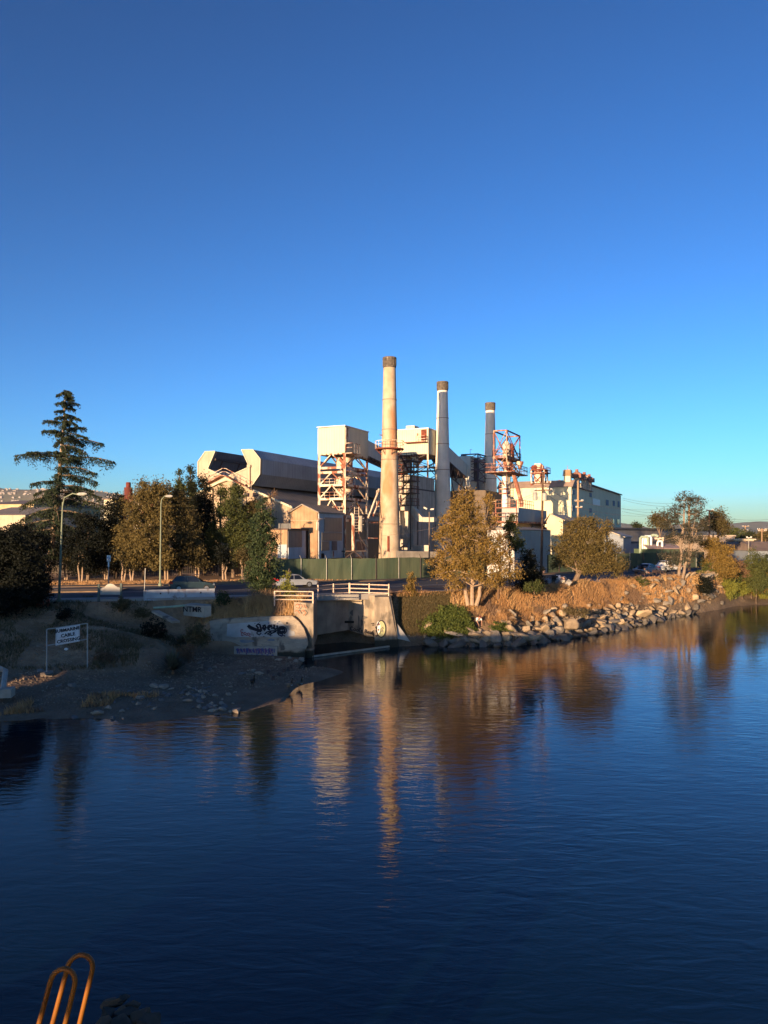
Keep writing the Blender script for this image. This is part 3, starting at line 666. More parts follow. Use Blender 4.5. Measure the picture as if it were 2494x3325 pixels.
# --- red lattice tower with white column
DR = 123; cR = P(1645, 1735, DR); cR.z = 0
t = thing('dust_collector_tower', (cR.x, cR.y, GZ), 'red steel cage tower on a cream column with a sloping red pipe', 'industrial tower')
aR = -V * 2.35; bR = U * 4.6
l0 = Pl(1645, DR, VA); 
wR = -Pl(1645, DR, VA).s(1603); lR = Pl(1645, DR, UA).s(1688)
aR = -V * wR; bR = U * lR; zt = hz(1397, DR); z1 = hz(1480, DR); z0 = hz(1527, DR)
lattice(t, cR, aR, bR, z0, [z1, zt], leg=.19, m=M['redrust'], mleg=M['redrust'], beam=.22)
for z, o_ in ((z0, 1.1), (z1, .15)):
    mb = MB(); q = cR - V * (wR + o_) - U * o_; ubox(mb, q, wR + 2 * o_, lR + 2 * o_, z - .35, z - .2); pf = mb.build('platform', M['redrust'], t)
    mb = MB(); q = q + Z * (z - .2); a4 = [q, q + V * (wR + 2 * o_), q + V * (wR + 2 * o_) + U * (lR + 2 * o_), q + U * (lR + 2 * o_)]; railing(mb, a4, 1.25, 1.0, .035, True); mb.build('guard_rail', M['redrust'], pf)
cc = cR + aR * .5 + bR * .45
MB().lathe((P(1639.5, 1735, cc.y).x, cc.y, GZ), [(.50, -.3), (.50, z0 - GZ - .3)], 20).build('column', M['white'], t, smooth=True)
MB().lathe((P(1653, 1735, cc.y).x, cc.y + .3, GZ), [(.24, -.3), (.24, z0 - GZ - .3)], 16).build('column', M['conc'], t, smooth=True)
MB().lathe((cc.x, cc.y, z0 - .2), [(.45, 0), (.5, 1.2), (.64, 1.7), (.64, 4.8), (.3, 5.3)], 18).build('cyclone_vessel', M['paint'], t, smooth=True)
MB().lathe((cc.x + .85, cc.y + .4, z0 - .2), [(.25, 0), (.4, .6), (.4, 1.3), (.25, 2.0), (.48, 2.6), (.48, 4.5), (.25, 5.0)], 16).build('cyclone_vessel', M['rust'], t, smooth=True)
MB().lathe((cc.x + 2.3, cc.y + .4, z0 + .6), [(.2, 0), (.6, .9), (.64, 1.2)], 10).build('hopper_drum', M['paint'], t)
mb = MB()
for i in range(4):
    k = i; p = cR + aR * (i in (1, 2)) + bR * (i in (2, 3)); mb.bar(Vector((p.x, p.y, z0 - .3)), Vector((cc.x, cc.y, z0 - 2.6)), .14)
mb.build('knee_brace', M['redrust'], t)
MB().tube([P(1664, 1527, DR + 2), P(1670, 1548, DR + 2), P(1694, 1632, DR + 4), P(1693, 1646, DR + 4)], .36, 10).build('sloping_pipe', M['redrust'], t, smooth=True)
mb = MB(); q = Vector((cc.x + .55, cc.y - .6, 0))
for dx in (0, .5): mb.bar(q + V * dx + Z * GZ, q + V * dx + Z * z0, .07)
zz = GZ
while zz < z0: mb.bar(q + Z * zz, q + V * .5 + Z * zz, .05); zz += .4
mb.build('ladder', M['darksteel'], t)
for y in (1585, 1600):
    mb = MB(); q = P(1621, y, DR); railing(mb, [q, q + V * 1.2, q + V * 1.2 + U * 1], 1.0, .6, .035); mb.obox(q, V * 1.3, U * 1.5, -Z * .2); mb.build('side_landing', M['redrust'], t)

# --- grey sloped gallery in front of the mill
DG = 116; cG = P(1684, 1735, DG); cG.z = 0
t = thing('loading_gallery', (cG.x, cG.y, hz(1700, DG)), 'raised grey gallery with red railings at the foot of the red tower', 'conveyor bridge')
pu = Pl(1684, DG, UA); ln = pu.s(1775); z0, z1 = hz(1691, DG), hz(1648, DG)
mb = MB(); mb.obox(Vector((cG.x, cG.y, z0)) - V * 2.6, V * 2.6, U * ln, Z * (z1 - z0)); mb.build('gallery_wall', mat('pale_grey_panel', (.36, .37, .36), (.30, .31, .30), .4), t)
mb = MB(); mb.obox(Vector((cG.x, cG.y, z0 - .3)) - V * 4 - U * .8, V * 4.1, U * (ln + .5), Z * .28); mb.build('platform', M['redrust'], t)
mb = MB(); q = Vector((cG.x, cG.y, z0)) - V * 4 - U * .8; railing(mb, [q + U * 2, q, q + V * 3.9, q + V * 3.9 + U * .8], 1.2, .8, .04); q += Z * (z1 - z0) + U * .8; railing(mb, [q + U * 3, q, q + V * 4, q + V * 4 + U * ln * .5], 1.2, 1.2, .035); mb.build('guard_rail', M['redrust'], t)
for k, s_ in ((0, -3.6), (0, -.3), (.5, -.3), (.97, -.3), (.97, -2.4)): p = cG + U * ln * k + V * s_; MB().bar(Vector((p.x, p.y, GZ)), Vector((p.x, p.y, z0 - .3)), .22).build('leg', M['redrust'] if k == 0 else M['darksteel'], t)
mb = MB()
for s_ in (-3.6, -.3): p = cG + V * s_; mb.bar(p + Z * z0, p + Z * (z1 + 1.2), .16)
mb.bar(cG - V * 3.6 + Z * z1, cG - V * .3 + Z * z1, .16); mb.build('portal_frame', M['redrust'], t)

# --- silver ribbed shed in front
DS = 97; cS = P(1666, 1735, DS); cS.z = 0; pu = Pl(1666, DS, UA + 3); du = Vector((pu.d[0], pu.d[1], 0)); ln = pu.s(1787); z1 = hz(1720, DS)
t = thing('ribbed_shed', (cS.x, cS.y, GZ), 'silver ribbed metal shed behind the brown utility pole', 'shed')
mb = MB(); mb.obox(cS + Z * GZ - V * 3.4, V * 3.4, du * ln, Z * (z1 - GZ)); mb.build('wall', M['ribsilver'], t)
mb = MB(); n = int(ln / .62); nrm = Vector((du.y, -du.x, 0))
for i in range(n): mb.obox(cS + Z * (GZ) + du * (ln * i / n), du * .26, nrm * .16, Z * (z1 - GZ - .05))
mb.build('cladding', M['ribsilver'], t)
mb = MB(); f = Pl(1666, DS, VA); ap = Vector((cS.x, cS.y, z1)) - V * 3.5 + Z * .5; mb.prism([Vector((cS.x, cS.y, z1 + .02)) + V * .3, ap, Vector((cS.x, cS.y, z1 + .02)) - V * 3.6], du * (ln + .3)); mb.build('roof', M['roofgrey'], t)

# --- green mill building
cM = P(1855, 1735, 151.6); cM.z = 0; fM = Pl(1855, 151.6, VA); wM = -fM.s(1618); zt = hz(1566, 151.6)
t = thing('mill_building', (cM.x, cM.y, GZ), 'large pale olive mill building with shuttered windows and a long shaded flank', 'industrial building')
e = zt - .9
mb = MB(); mb.prism([cM + Z * GZ, cM + Z * e, cM - V * wM + Z * e, cM - V * wM + Z * GZ], U * 4.4); mb.build('wall', M['green'], t)
mb = MB(); mb.prism([cM + V * .3 + Z * e - U * .3, cM + V * .3 + U * 2.2 + Z * (e + 1.5), cM + V * .3 + U * 4.7 + Z * e], -V * (wM + .6)); mb.build('roof', mat('pink_brown_roof', (.36, .26, .20), (.28, .2, .16), 1), t)
for (x0, y0, x1, y1) in ((1724, 1583, 1744, 1599), (1777, 1581, 1798, 1600), (1686, 1586, 1696, 1600), (1746, 1612, 1753, 1624)): panel(t, fM, x0, y0, x1, y1, M['greenshut'], 'shuttered_window', .1)
mb = MB(); p0 = fM.on(1618, 1601); p1 = fM.on(1855, 1601); p1.z = p0.z; mb.obox(p0, p1 - p0, -U * .06, Z * .12); mb.build('string_course', M['green'], t)
fs = Pl(1855.5, 151.6, UA)
for (y0, y1) in ((1590, 1604), (1640, 1660)):
    a_ = fs.on(1858, y0); b2 = fs.on(1865, y0); z2 = hz(y1, 152); mb = MB(); mb.prism([a_, Vector((b2.x, b2.y, a_.z)), Vector((b2.x, b2.y, z2)), Vector((a_.x, a_.y, z2))], V * .08); mb.build('window', mat('blue_shutter', (.20, .26, .32), None, 1), t)
# long flank in bays
q = cM + U * 4.4; bays = [(21.7, .55, 19.6), (56, .25, 18.9)]
fl = Pl(1868, 155.6, UA); fl.X0, fl.D0 = q.x, q.y
mb = MB(); s1 = fl.s(1923); mb.prism([q - V * 12 + Z * GZ, q + Z * GZ, q + Z * (e + .1), q - V * 6 + Z * (e + 1.3), q - V * 12 + Z * (e + .1)], U * s1); mb.build('wall', M['green'], t, label='shaded middle bay of the mill')
mb = MB(); mb.prism([q + V * .3 + Z * (e + .12), q + Z * (e + .12) + V * .3 + Z * .15, q - V * 6 + Z * (e + 1.5), q - V * 12.3 + Z * (e + .27), q - V * 12.3 + Z * (e + .12), q - V * 6 + Z * (e + 1.34)], U * s1); mb.build('roof', M['redrust'], t)
q2 = q + U * s1 - V * .4; s2 = fl.s(2021) - s1; e2 = hz(1577, q2.y)
mb = MB(); mb.prism([q2 - V * 14 + Z * GZ, q2 + Z * GZ, q2 + Z * e2, q2 - V * 7 + Z * (e2 + 1.2), q2 - V * 14 + Z * e2], U * s2); mb.build('wall', M['green'], t, label='shaded far bay of the mill')
mb = MB(); mb.prism([q2 + V * .4 + Z * (e2 + .02), q2 + Z * (e2 + .3) + V * .4, q2 - V * 7 + Z * (e2 + 1.5), q2 - V * 14.3 + Z * (e2 + .3), q2 - V * 14.3 + Z * (e2 + .02), q2 - V * 7 + Z * (e2 + 1.22)], U * s2); mb.build('roof', M['redrust'], t)
def flwin(x0, y0, x1, y1, m, nm='window'):
    a_ = fl.on(x0, y0); b2 = fl.on(x1, y0); c_ = fl.on(x0, y1); off = V * -.38 if x0 > 1923 else V * .02; off = off + V * .02
    MB().prism([a_ + off, Vector((b2.x, b2.y, a_.z)) + off, Vector((b2.x, b2.y, c_.z)) + off, c_ + off], V * .1).build(nm, m, t)
flwin(1929, 1617, 1952, 1638, M['white'], 'boarded_window')
for (x0, y0, x1, y1, m) in ((1972, 1622, 1980, 1640, MC['blue_shutter']), (1994, 1625, 2000, 1642, MC['blue_shutter']), (2010, 1627, 2015, 1646, MC['blue_shutter']), (1993, 1685, 1998, 1701, M['glass']), (2008, 1686, 2015, 1702, M['glass']), (1913, 1600, 1920, 1613, MC['blue_shutter']), (1913, 1650, 1920, 1664, MC['blue_shutter']), (1975, 1684, 1981, 1700, MC['blue_shutter'])): flwin(x0, y0, x1, y1, m)
# roof vents
mb = MB(); v0 = fM.on(1836, 1560); q = Vector((v0.x, v0.y, e + .3)) + U * 2.2; mb.box(q.x, q.y, q.z, 1.3, 1.3, 2.0, R(-25)); mb.build('vent_stack', M['green'], t)
mb = MB(); zz = q.z + 2.0
for i in range(5): mb.box(q.x, q.y, zz + .05 + i * .24, 1.75 - .05 * i, 1.75 - .05 * i, .14, R(-25))
mb.box(q.x, q.y, zz, 1.2, 1.2, 1.3, R(-25)); mb.bar(q + Z * 3.2, q + Z * 4.2, .08); mb.build('vent_cowl', M['woodlt'], t)
for px, py, D in ((1873, 1552, 160), (1897, 1560, 166), (1913, 1566, 172)):
    q = P(px, 1600, D); q.z = e
    mb = MB(); mb.box(q.x, q.y, e, 1.1, 1.1, hz(py, D) - e, R(-25)); b2 = mb.build('vent_stack', M['tan_plain'], t)
    k = hz(py, D); mb = MB(); mb.box(q.x, q.y, k, 2.1, 2.1, .9, R(-25)); mb.lathe((q.x, q.y, k + .9), [(1.0, 0), (.35, .45), (.35, .9)], 10); mb.build('vent_cowl', M['redrust'], b2)
# lattice head on the mill roof
t2 = thing('elevator_head', (P(1765, 1735, 153).x, 153, e), 'rusty elevator head with railed deck standing on the olive mill roof', 'roof machine')
c = P(1770, 1735, 152.5); c.z = 0; wL = 3.6; 
lattice(t2, cM - V * 5.6 + U * .6, -V * 2.6, U * 3.2, e + .4, [hz(1534, 153), hz(1521, 153)], leg=.22, m=M['rust'], mleg=M['paint'], beam=.22)
zz = hz(1534, 153); q = cM - V * 8.4 + U * .4 + Z * zz; mb = MB(); mb.obox(q, V * 3.4, U * 3.4, Z * .18); mb.build('platform', M['redrust'], t2)
mb = MB(); railing(mb, [q, q + V * 3.4, q + V * 3.4 + U * 3.4, q + U * 3.4], 1.2, .9, .04, True); mb.build('guard_rail', M['rust'], t2)
q = cM - V * 7 + U * 1.6; mb = MB(); mb.box(q.x, q.y, e + .4, 1.3, 1.3, hz(1507, 153) - e - .4, R(-25)); mb.build('elevator_casing', M['paint'], t2)
MB().prism([q + Z * hz(1507, 153) - V * .9, q + Z * hz(1500, 153) - V * .7, q + Z * hz(1500, 153) + V * .5, q + Z * hz(1508, 153) + V * 1.0, q + Z * hz(1519, 153) + V * 1.0, q + Z * hz(1519, 153) - V * .9], U * .9).build('elevator_casing', M['paint'], t2)
q = q - V * .9; MB().lathe((q.x, q.y - .6, hz(1520, 153)), [(.5, 0), (.7, .4), (.5, .8)], 10).build('motor', M['rust'], t2)

# --- small gabled annexes
def gable_shed(name, px0, pxa, px1, ytop_e, ya, D, ln, label, m, mr_, overh=.25, az=VA, parts=None):
    f = Pl(px1, D, az); a0, a1, ap = f.on(px0, ytop_e), f.on(px1, ytop_e), f.on(pxa, ya); a0.z = a1.z
    d = Vector((f.d[0], f.d[1], 0)); n = Vector((-d.y, d.x, 0)); n = n if n.y > 0 else -n
    t = thing(name, (a1.x, a1.y, GZ), label, 'shed')
    mb = MB(); mb.prism([Vector((a0.x, a0.y, GZ)), a0, ap, a1, Vector((a1.x, a1.y, GZ))], n * ln); mb.build('wall', m, t)
    mb = MB(); o0 = a0 - d * overh * 1.3 - Z * overh * .5 + Z * .03; o1 = a1 + d * overh * 1.3 - Z * overh * .5 + Z * .03; ap2 = ap + Z * .05; s = -n * overh
    mb.prism([o0 + s, o0 + Z * .16 + s, ap2 + Z * .16 + s, o1 + Z * .16 + s, o1 + s, ap2 + s], n * (ln + overh * 2)); mb.build('roof', mr_, t)
    return t, f, d, n
gable_shed('cream_annexe', 1776, 1786, 1828, 1690, 1671, 124, 12, 'small cream gabled annexe in front of the olive mill', mat('cream_stucco', (.56, .50, .34), (.48, .43, .3), .5, streak=.2), mat('pale_roof', (.50, .42, .33), None, 1))
gable_shed('cream_annexe', 1620, 1672, 1728, 1712, 1672, 126, 8, 'low cream lean-to hidden behind the golden tree below the red tower', mat('cream_stucco', (0, 0, 0)), MC['pale_roof'])
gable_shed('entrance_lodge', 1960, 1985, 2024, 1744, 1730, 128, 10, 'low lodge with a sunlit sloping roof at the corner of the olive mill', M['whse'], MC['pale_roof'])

# --- butterfly roofed shed (left)
f = Pl(951, 112, VA); R0 = f.on(951, 1651); ap = f.on(741, 1556); half = (R0 - Vector((ap.x, ap.y, R0.z))).length
t = thing('furnace_hall', (R0.x, R0.y, GZ), 'huge hall with a butterfly roof monitor split open above its sunlit gable', 'industrial building')
L0 = Vector((ap.x, ap.y, R0.z)) - V * half; LN = 62
mb = MB(); mb.prism([Vector((L0.x, L0.y, GZ)), L0, ap, R0, Vector((R0.x, R0.y, GZ))], U * LN); mb.build('wall', M['tan'], t)
mb = MB(); s = -U * .3; mb.prism([L0 - V * .4 + s, L0 - V * .4 + Z * .2 + s, ap + Z * .26 + s, R0 + V * .4 + Z * .2 + s, R0 + V * .4 + s, ap + Z * .06 + s], U * (LN + .5)); mb.build('roof', M['roofgrey'], t)
mb = MB(); k = 7; 
for sg in (1, -1):
    e_ = R0 if sg > 0 else L0; p0 = ap + Z * .27 - U * .45; p1 = e_ + V * .4 * sg + Z * .21 - U * .45; mb.obox(p0, p1 - p0, -U * .06, -Z * .32)
mb.build('barge_board', M['cream'], t)
pts = [(650, 1501), (674, 1467.5), (706, 1466), (682, 1523), (741, 1551), (817, 1517), (792, 1461.5), (828, 1461), (852, 1491), (851, 1540), (826, 1577), (741, 1562), (668, 1585), (650, 1549)]
pp = [f.on(*p) for p in pts]; zr = (pp[6].z + pp[7].z) / 2
mb = MB(); mb.prism([p - U * .5 for p in pp], U * .5); mn = mb.build('monitor_gable', mat('cream_grey_sheet', (.43, .355, .27), (.36, .29, .22), .6, corr=0, streak=.25), t)
for i in range(9): # horizontal laps of the sheeting on the monitor ends
    pass
mb = MB(); mb.prism([p + U * .02 for p in pp], U * (LN - .5)); mr_o = mb.build('monitor_shell', M['shedgrey'], t)
a_, b_ = pp[2], pp[3]; d_ = (b_ - a_); 
mb = MB(); mb.prism([a_ + V * .04, a_ + V * .10, b_ + V * .10, b_ + V * .04], U * (LN - 1)); mb.build('louvre_bank', M['dark'], t)
mb = MB()
for k in range(12):
    q = a_ + (b_ - a_) * .45 + U * (2 + k * 4.5) + V * .2; q2 = b_ + U * (2 + k * 4.5) + V * .25; mb.bar(q, q2, .12)
mb.bar(a_ + (b_ - a_) * .45 + V * .2, a_ + (b_ - a_) * .45 + V * .2 + U * LN, .3); mb.build('louvre_rail', M['darksteel'], t)
mb = MB()
for i in range(len(pp)):
    if i in (10, 11, 12): continue
    p, q = pp[i] - U * .56, pp[(i + 1) % len(pp)] - U * .56; mb.bar(p, q, .12)
mb.build('edge_trim', M['cream'], t)
mb = MB(); mb.bar(f.on(817, 1518) - U * .7, f.on(817, 1582) - U * .7, .3); mb.box(*(f.on(817, 1519) - U * .7), .5, .5, .4); mb.build('down_pipe', M['tan_plain'], t)
# walkway following the gable ridge
mb = MB(); w = [f.on(683, 1573), f.on(735, 1546), f.on(746, 1546), f.on(828, 1590)]; w = [p - U * 1.0 for p in w]
railing(mb, [p for p in w], 1.1, 1.1, .035); wk = mb.build('walkway_rail', M['paint'], t)
mb = MB()
for p, q in zip(w[:-1], w[1:]): mb.bar(p, q, .9, .14)
mb.build('walkway_deck', M['redrust'], t)
# floodlights on the gable
for px in (800, 828):
    t2 = thing('floodlight', P(px, 1628, 108), 'square black floodlight %s on the tan gable behind the trees' % ('half hidden by leaves' if px == 800 else 'standing clear'), 'floodlight')
    q = P(px - 3, 1618, 108); mb = MB(); mb.obox(P(px - 8, 1613, 108), Vector((.66, 0, 0)), Vector((.06, .3, 0)), Vector((0, .12, .55))); mb.build('lamp_housing', M['darksteel'], t2)
    MB().bar(P(px, 1613, 108.1), P(px, 1640, 108.1), .1).build('stem', M['darksteel'], t2)

# --- small gable shed in front with patched side
t, f, d, n = gable_shed('patched_shed', 944, 983, 1031, 1664, 1641, 104, 21, 'weathered timber gabled shed with patchwork side of dark windows', mat('orange_tan_boards', (.40, .27, .165), (.30, .175, .10), .9, corr=.5, streak=.6), M['roofgrey'])
sd = Pl(1031, 104, UA)
def sp(x0, y0, x1, y1, m, nm):
    a_, b2, c_ = sd.on(x0, y0), sd.on(x1, y0), sd.on(x0, y1); b2.z = a_.z
    MB().prism([a_ + V * .02, b2 + V * .02, Vector((b2.x, b2.y, c_.z)) + V * .02, c_ + V * .02], V * .12).build(nm, m, t)
sp(1033, 1667, 1260, 1815, M['ltblue'], 'side_cladding')
for k, (x0, y0, x1, y1, m, nm) in enumerate([(1049, 1680, 1106, 1727, M['wingrey'], 'window_bank'), (1041, 1729, 1106, 1756, M['wingrey'], 'window_bank'), (1040, 1758, 1065, 1788, M['wingrey'], 'window_bank'), (1074, 1757, 1090, 1787, mat('brown_board', (.22, .15, .12), None, 2), 'board'), (1112, 1680, 1150, 1815, M['wingrey'], 'window_bank'), (1152, 1685, 1186, 1752, M['wingrey'], 'window_bank'), (1154, 1758, 1180, 1790, MC['brown_board'], 'board'), (1190, 1690, 1258, 1812, M['wingrey'], 'window_bank'), (1074, 1790, 1080, 1812, M['paint'], 'board'), (1040, 1797, 1048, 1812, M['black'], 'opening')]):
    a_, b2, c_ = sd.on(x0, y0), sd.on(x1, y0), sd.on(x0, y1); b2.z = a_.z; o_ = V * .16
    MB().prism([a_ + o_, b2 + o_, Vector((b2.x, b2.y, c_.z)) + o_, c_ + o_], V * .08).build(nm, m, t)
MB().tube([P(1029, 1722, 103.5), P(1030, 1695, 103.5), P(1036, 1687, 104), P(1050, 1685, 105.5), P(1112, 1690, 113)], .14, 8).build('overhead_pipe', M['rail'], t, smooth=True)
for k, y0 in enumerate((1690,)):
    mb = MB(); p = f.on(944, y0) - n * .05; q = f.on(1031, y0 + 1) - n * .05; mb.bar(p, q, .08); mb.build('girt', M['tan'], t)
# front low lean-to
DF = 100; cF = P(933, 1735, DF); cF.z = 0; pu = Pl(933, DF, UA); ln = pu.s(1041); zt = hz(1720, DF); wl = 9
t = thing('loading_shed', (cF.x, cF.y, GZ), 'low flat roofed loading shed with a tall black doorway', 'shed')
mb = MB(); mb.obox(cF + Z * GZ - V * wl, V * wl, U * ln, Z * (zt - GZ)); mb.build('wall', mat('orange_tan_boards', (0, 0, 0)), t)
mb = MB(); mb.obox(cF + Z * zt - V * (wl + .1) - U * .2, V * (wl + .35), U * (ln + .4), Z * .18); mb.build('roof', M['darksteel'], t)
def fp_(x0, y0, x1, y1, m, nm, o_=.02, th=.1):
    a_, b2, c_ = pu.on(x0, y0), pu.on(x1, y0), pu.on(x0, y1); b2.z = a_.z; o_ = V * o_
    return MB().prism([a_ + o_, b2 + o_, Vector((b2.x, b2.y, c_.z)) + o_, c_ + o_], V * th).build(nm, m, t)
fp_(934, 1724, 978, 1777, M['wingrey'], 'window_bank'); fp_(934, 1778, 990, 1815, M['ltblue'], 'board', .02, .14); fp_(979, 1723, 990.5, 1777, M['ltblue'], 'board'); fp_(991, 1723, 1015, 1815, M['black'], 'doorway'); fp_(1015.5, 1723, 1040, 1815, M['ltblue'], 'board')
panel(t, Pl(933, DF, VA), 903, 1768, 932, 1812, M['ltblue'], 'board')
panel(t, Pl(933, DF, VA), 905, 1700, 945, 1718, M['wingrey'], 'window_bank', .06)

# --- yard lamp with twin floodlights
t = thing('yard_light', (P(1394, 1735, 98).x, 98, GZ), 'thin pole with twin floodlights before the streaked furnace building', 'light pole')
MB().tube([P(1394, 1840, 98), P(1394, 1662, 98)], [.11, .07]).build('pole', mat('brown_steel', (.18, .13, .10), None, 2), t)
for s_ in (-1, 1):
    MB().obox(P(1394 + s_ * 3 - (16 if s_ < 0 else 0), 1656 - (6 if s_ < 0 else 0), 98), Vector((.42, -.1, -.18 * -s_ * .6 - .1)), Vector((0, .3, 0)), Vector((.06, 0, .2))).build('lamp_head', M['duct'], t)

# --- right-hand buildings
cW = P(2021, 1735, 140); cW.z = 0; pw = Pl(2021, 140, 36); dw = Vector((pw.d[0], pw.d[1], 0)); ln = pw.s(2330); nw = Vector((-dw.y, dw.x, 0)); zt = hz(1722, 140)
t = thing('warehouse', (cW.x, cW.y, GZ), 'long metal warehouse tinted the blue grey of shade beyond the green fence', 'warehouse')
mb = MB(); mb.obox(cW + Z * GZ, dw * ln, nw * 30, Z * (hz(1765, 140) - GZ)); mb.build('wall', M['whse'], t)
zw = hz(1765, 140)
mb = MB(); mb.obox(cW + Z * (zw + .01) + nw * 2.5 - dw * 6, dw * (ln + 6), nw * 28, Z * (zt + .2 - zw)); mb.build('upper_wall', mat('tan_grey_metal', (.26, .24, .22), None, .5), t)
mb = MB(); mb.obox(cW + Z * (zt + .22) + nw * 2.2 - dw * 6.5, dw * (ln + 7), nw * 29, Z * .35); mb.build('roof', M['whseroof'], t)
mb = MB(); mb.obox(cW + Z * (zw + .02) - nw * .3, dw * ln, nw * 2.6, Z * .22); mb.build('roof', M['whseroof'], t)
a_, b2 = pw.on(2069, 1770), pw.on(2110, 1770); mb = MB(); mb.prism([Vector((a_.x, a_.y, GZ)), Vector((b2.x, b2.y, GZ)), Vector((b2.x, b2.y, hz(1770, 140))), Vector((a_.x, a_.y, hz(1770, 140)))], -nw * .1); mb.build('door', MC['blue_shutter'], t)
# pipe manifold
t = thing('pipe_manifold', (P(2090, 1735, 128).x, 128, GZ), 'tall white and pale green pipe loops standing behind the fence', 'pipework')
mw = M['white']; mg = mat('pale_green_pipe', (.34, .42, .32), None, 2)
for i, (x0, x1, y, m) in enumerate(((2079, 2104, 1743, mg), (2086, 2098, 1746, mw), (2092, 2114, 1741, mw), (2135, 2150, 1757, mw))):
    MB().tube([P(x0, 1822, 128 + i * .3), P(x0, y + 4, 128 + i * .3), P(x0 + 3, y, 128 + i * .3), P(x1 - 3, y, 128 + i * .3), P(x1, y + 4, 128 + i * .3), P(x1, 1822, 128 + i * .3)], .19, 8).build('pipe_loop', m, t, smooth=True)
for x in (2113, 2137, 2152): MB().bar(P(x, 1822, 131), P(x, 1746, 131), .22).build('post', M['rail'], t)
MB().bar(P(2104, 1750, 131), P(2155, 1747, 131), .3).build('header_beam', M['rail'], t)
MB().tube([P(2113, 1742, 130), P(2119, 1738, 130), P(2130, 1738, 130), P(2136, 1742, 130)], .25, 8).build('header_tank', mg, t, smooth=True)
q0, q1 = P(2104, 1783, 126), P(2210, 1783, 131); mb = MB(); mb.prism([Vector((q0.x, q0.y, GZ)), Vector((q1.x, q1.y, GZ)), q1, q0], Vector((-1, 4, 0))); mb2 = MB(); mb2.prism([q0 + Vector((0, -.4, 0)), q1 + Vector((0, -.4, 0)), q1 + Vector((0, 2, .55)), q0 + Vector((0, 2, .55))], Z * .2)
t = thing('pump_shed', q0, 'low green shed with a pink sheet roof behind the fence by the pipe loops', 'shed'); mb.build('wall', mat('green_sheet', (.12, .17, .10), None, 1), t); mb2.build('roof', mat('pink_sheet', (.42, .30, .26), None, 1), t)

def simple_building(name, px0, px1, ytop, D, depth, az, label, m, mr_, zb=GZ, rise=0, cat='building', over=.3, wins=None):
    f = Pl(px1, D, az); a0, a1 = f.on(px0, ytop), f.on(px1, ytop); a0.z = a1.z; d = Vector((f.d[0], f.d[1], 0)); n = Vector((-d.y, d.x, 0)); n = n if n.y > 0 else -n
    t = thing(name, (a1.x, a1.y, zb), label, cat)
    MB().prism([Vector((a0.x, a0.y, zb)), a0, a1, Vector((a1.x, a1.y, zb))], n * depth).build('wall', m, t)
    w_ = (a1 - a0).length
    mb = MB()
    if rise:
        o0, o1 = a0 - d * over - n * over, a1 + d * over - n * over; up = n * (depth / 2 + over) + Z * rise; dn = n * (depth + 2 * over)
        mb.prism([o0 + Z * .02, o0 + up + Z * .02, o0 + dn + Z * .02], o1 - o0)
    else: mb.obox(a0 - d * over - n * over + Z * .02, d * (w_ + 2 * over), n * (depth + 2 * over), Z * .25)
    mb.build('roof', mr_, t)
    for (x0, y0, x1, y1) in wins or []: panel(t, f, x0, y0, x1, y1, M['glass'], 'window', .06, -n)
    return t
beige = mat('beige_block', (.48, .38, .30), (.42, .33, .26), .5); brn = mat('brown_shingle', (.22, .16, .13), (.16, .12, .10), 1)
simple_building('block_building', 2305, 2383, 1742, 150, 20, VA - 25, 'plain beige block building with a flat roof behind the tall bankside tree', beige, beige, wins=None)
simple_building('roadside_canopy', 2384, 2448, 1754, 147, 5, VA - 25, 'long thin flat canopy reaching out from the beige block building', M['tan_plain'], M['tan_plain'], zb=hz(1757, 147))
simple_building('bungalow', 2390, 2434, 1786, 135, 9, VA - 30, 'low bungalow with a grey hipped roof and pale fascia near the far poles', M['tan_plain'], brn, rise=1.4, wins=[(2398, 1791, 2408, 1800), (2418, 1791, 2428, 1800)])
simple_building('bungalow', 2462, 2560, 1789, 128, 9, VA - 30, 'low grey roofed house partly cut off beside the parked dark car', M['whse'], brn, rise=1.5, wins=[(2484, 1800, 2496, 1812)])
# left background
simple_building('old_warehouse', -60, 110, 1637, 210, 40, VA - 20, 'brown roofed old warehouse with a sunlit upper wall behind the cedar', mat('sunny_stucco', (.50, .38, .22), None, .4), brn, rise=1.9, wins=None)
simple_building('tin_roof_shed', -80, 82, 1672, 175, 30, VA - 20, 'wide grey-brown tin roofed shed below the old warehouse', M['tan_plain'], M['roofgrey'], rise=2.3)
simple_building('yellow_house', 338, 368, 1622, 190, 10, VA, 'small pale yellow house seen through the gap right of the cedar', M['cream'], brn)
simple_building('white_workshop', 425, 500, 1612, 170, 12, VA, 'pale workshop roofline peeping over the golden trees by the rusty silo', M['paint'], M['roofgrey'], rise=1)
t = thing('rusty_silo', (P(418, 1735, 160).x, 160, GZ), 'dark red rusted silo with a narrow cap above the trees', 'silo')
c = P(417, 1735, 160); MB().lathe((c.x, c.y, 0), [(.5, hz(1650, 160)), (.5, hz(1622, 160)), (.84, hz(1610, 160)), (.86, hz(1583, 160))], 20).build('drum', mat('dark_red_rust', (.14, .03, .022), (.09, .025, .02), 1), t, smooth=True)
MB().lathe((c.x, c.y, 0), [(.42, hz(1583, 160)), (.5, hz(1582, 160)), (.5, hz(1568, 160)), (.4, hz(1566, 160))], 18).build('cap', MC['dark_red_rust'], t, smooth=True)
for s_ in (-.8, .8): MB().bar((c.x + s_, c.y, GZ), (c.x + s_, c.y, hz(1608, 160)), .3).build('leg', MC['dark_red_rust'], t)
mb = MB(); railing(mb, [P(400, 1614, 160), P(430, 1614, 160), P(452, 1606, 160)], 1.3, 1.5, .05); mb.bar(P(400, 1614, 160), P(452, 1608, 160), .3); mb.build('gantry', M['darksteel'], t)
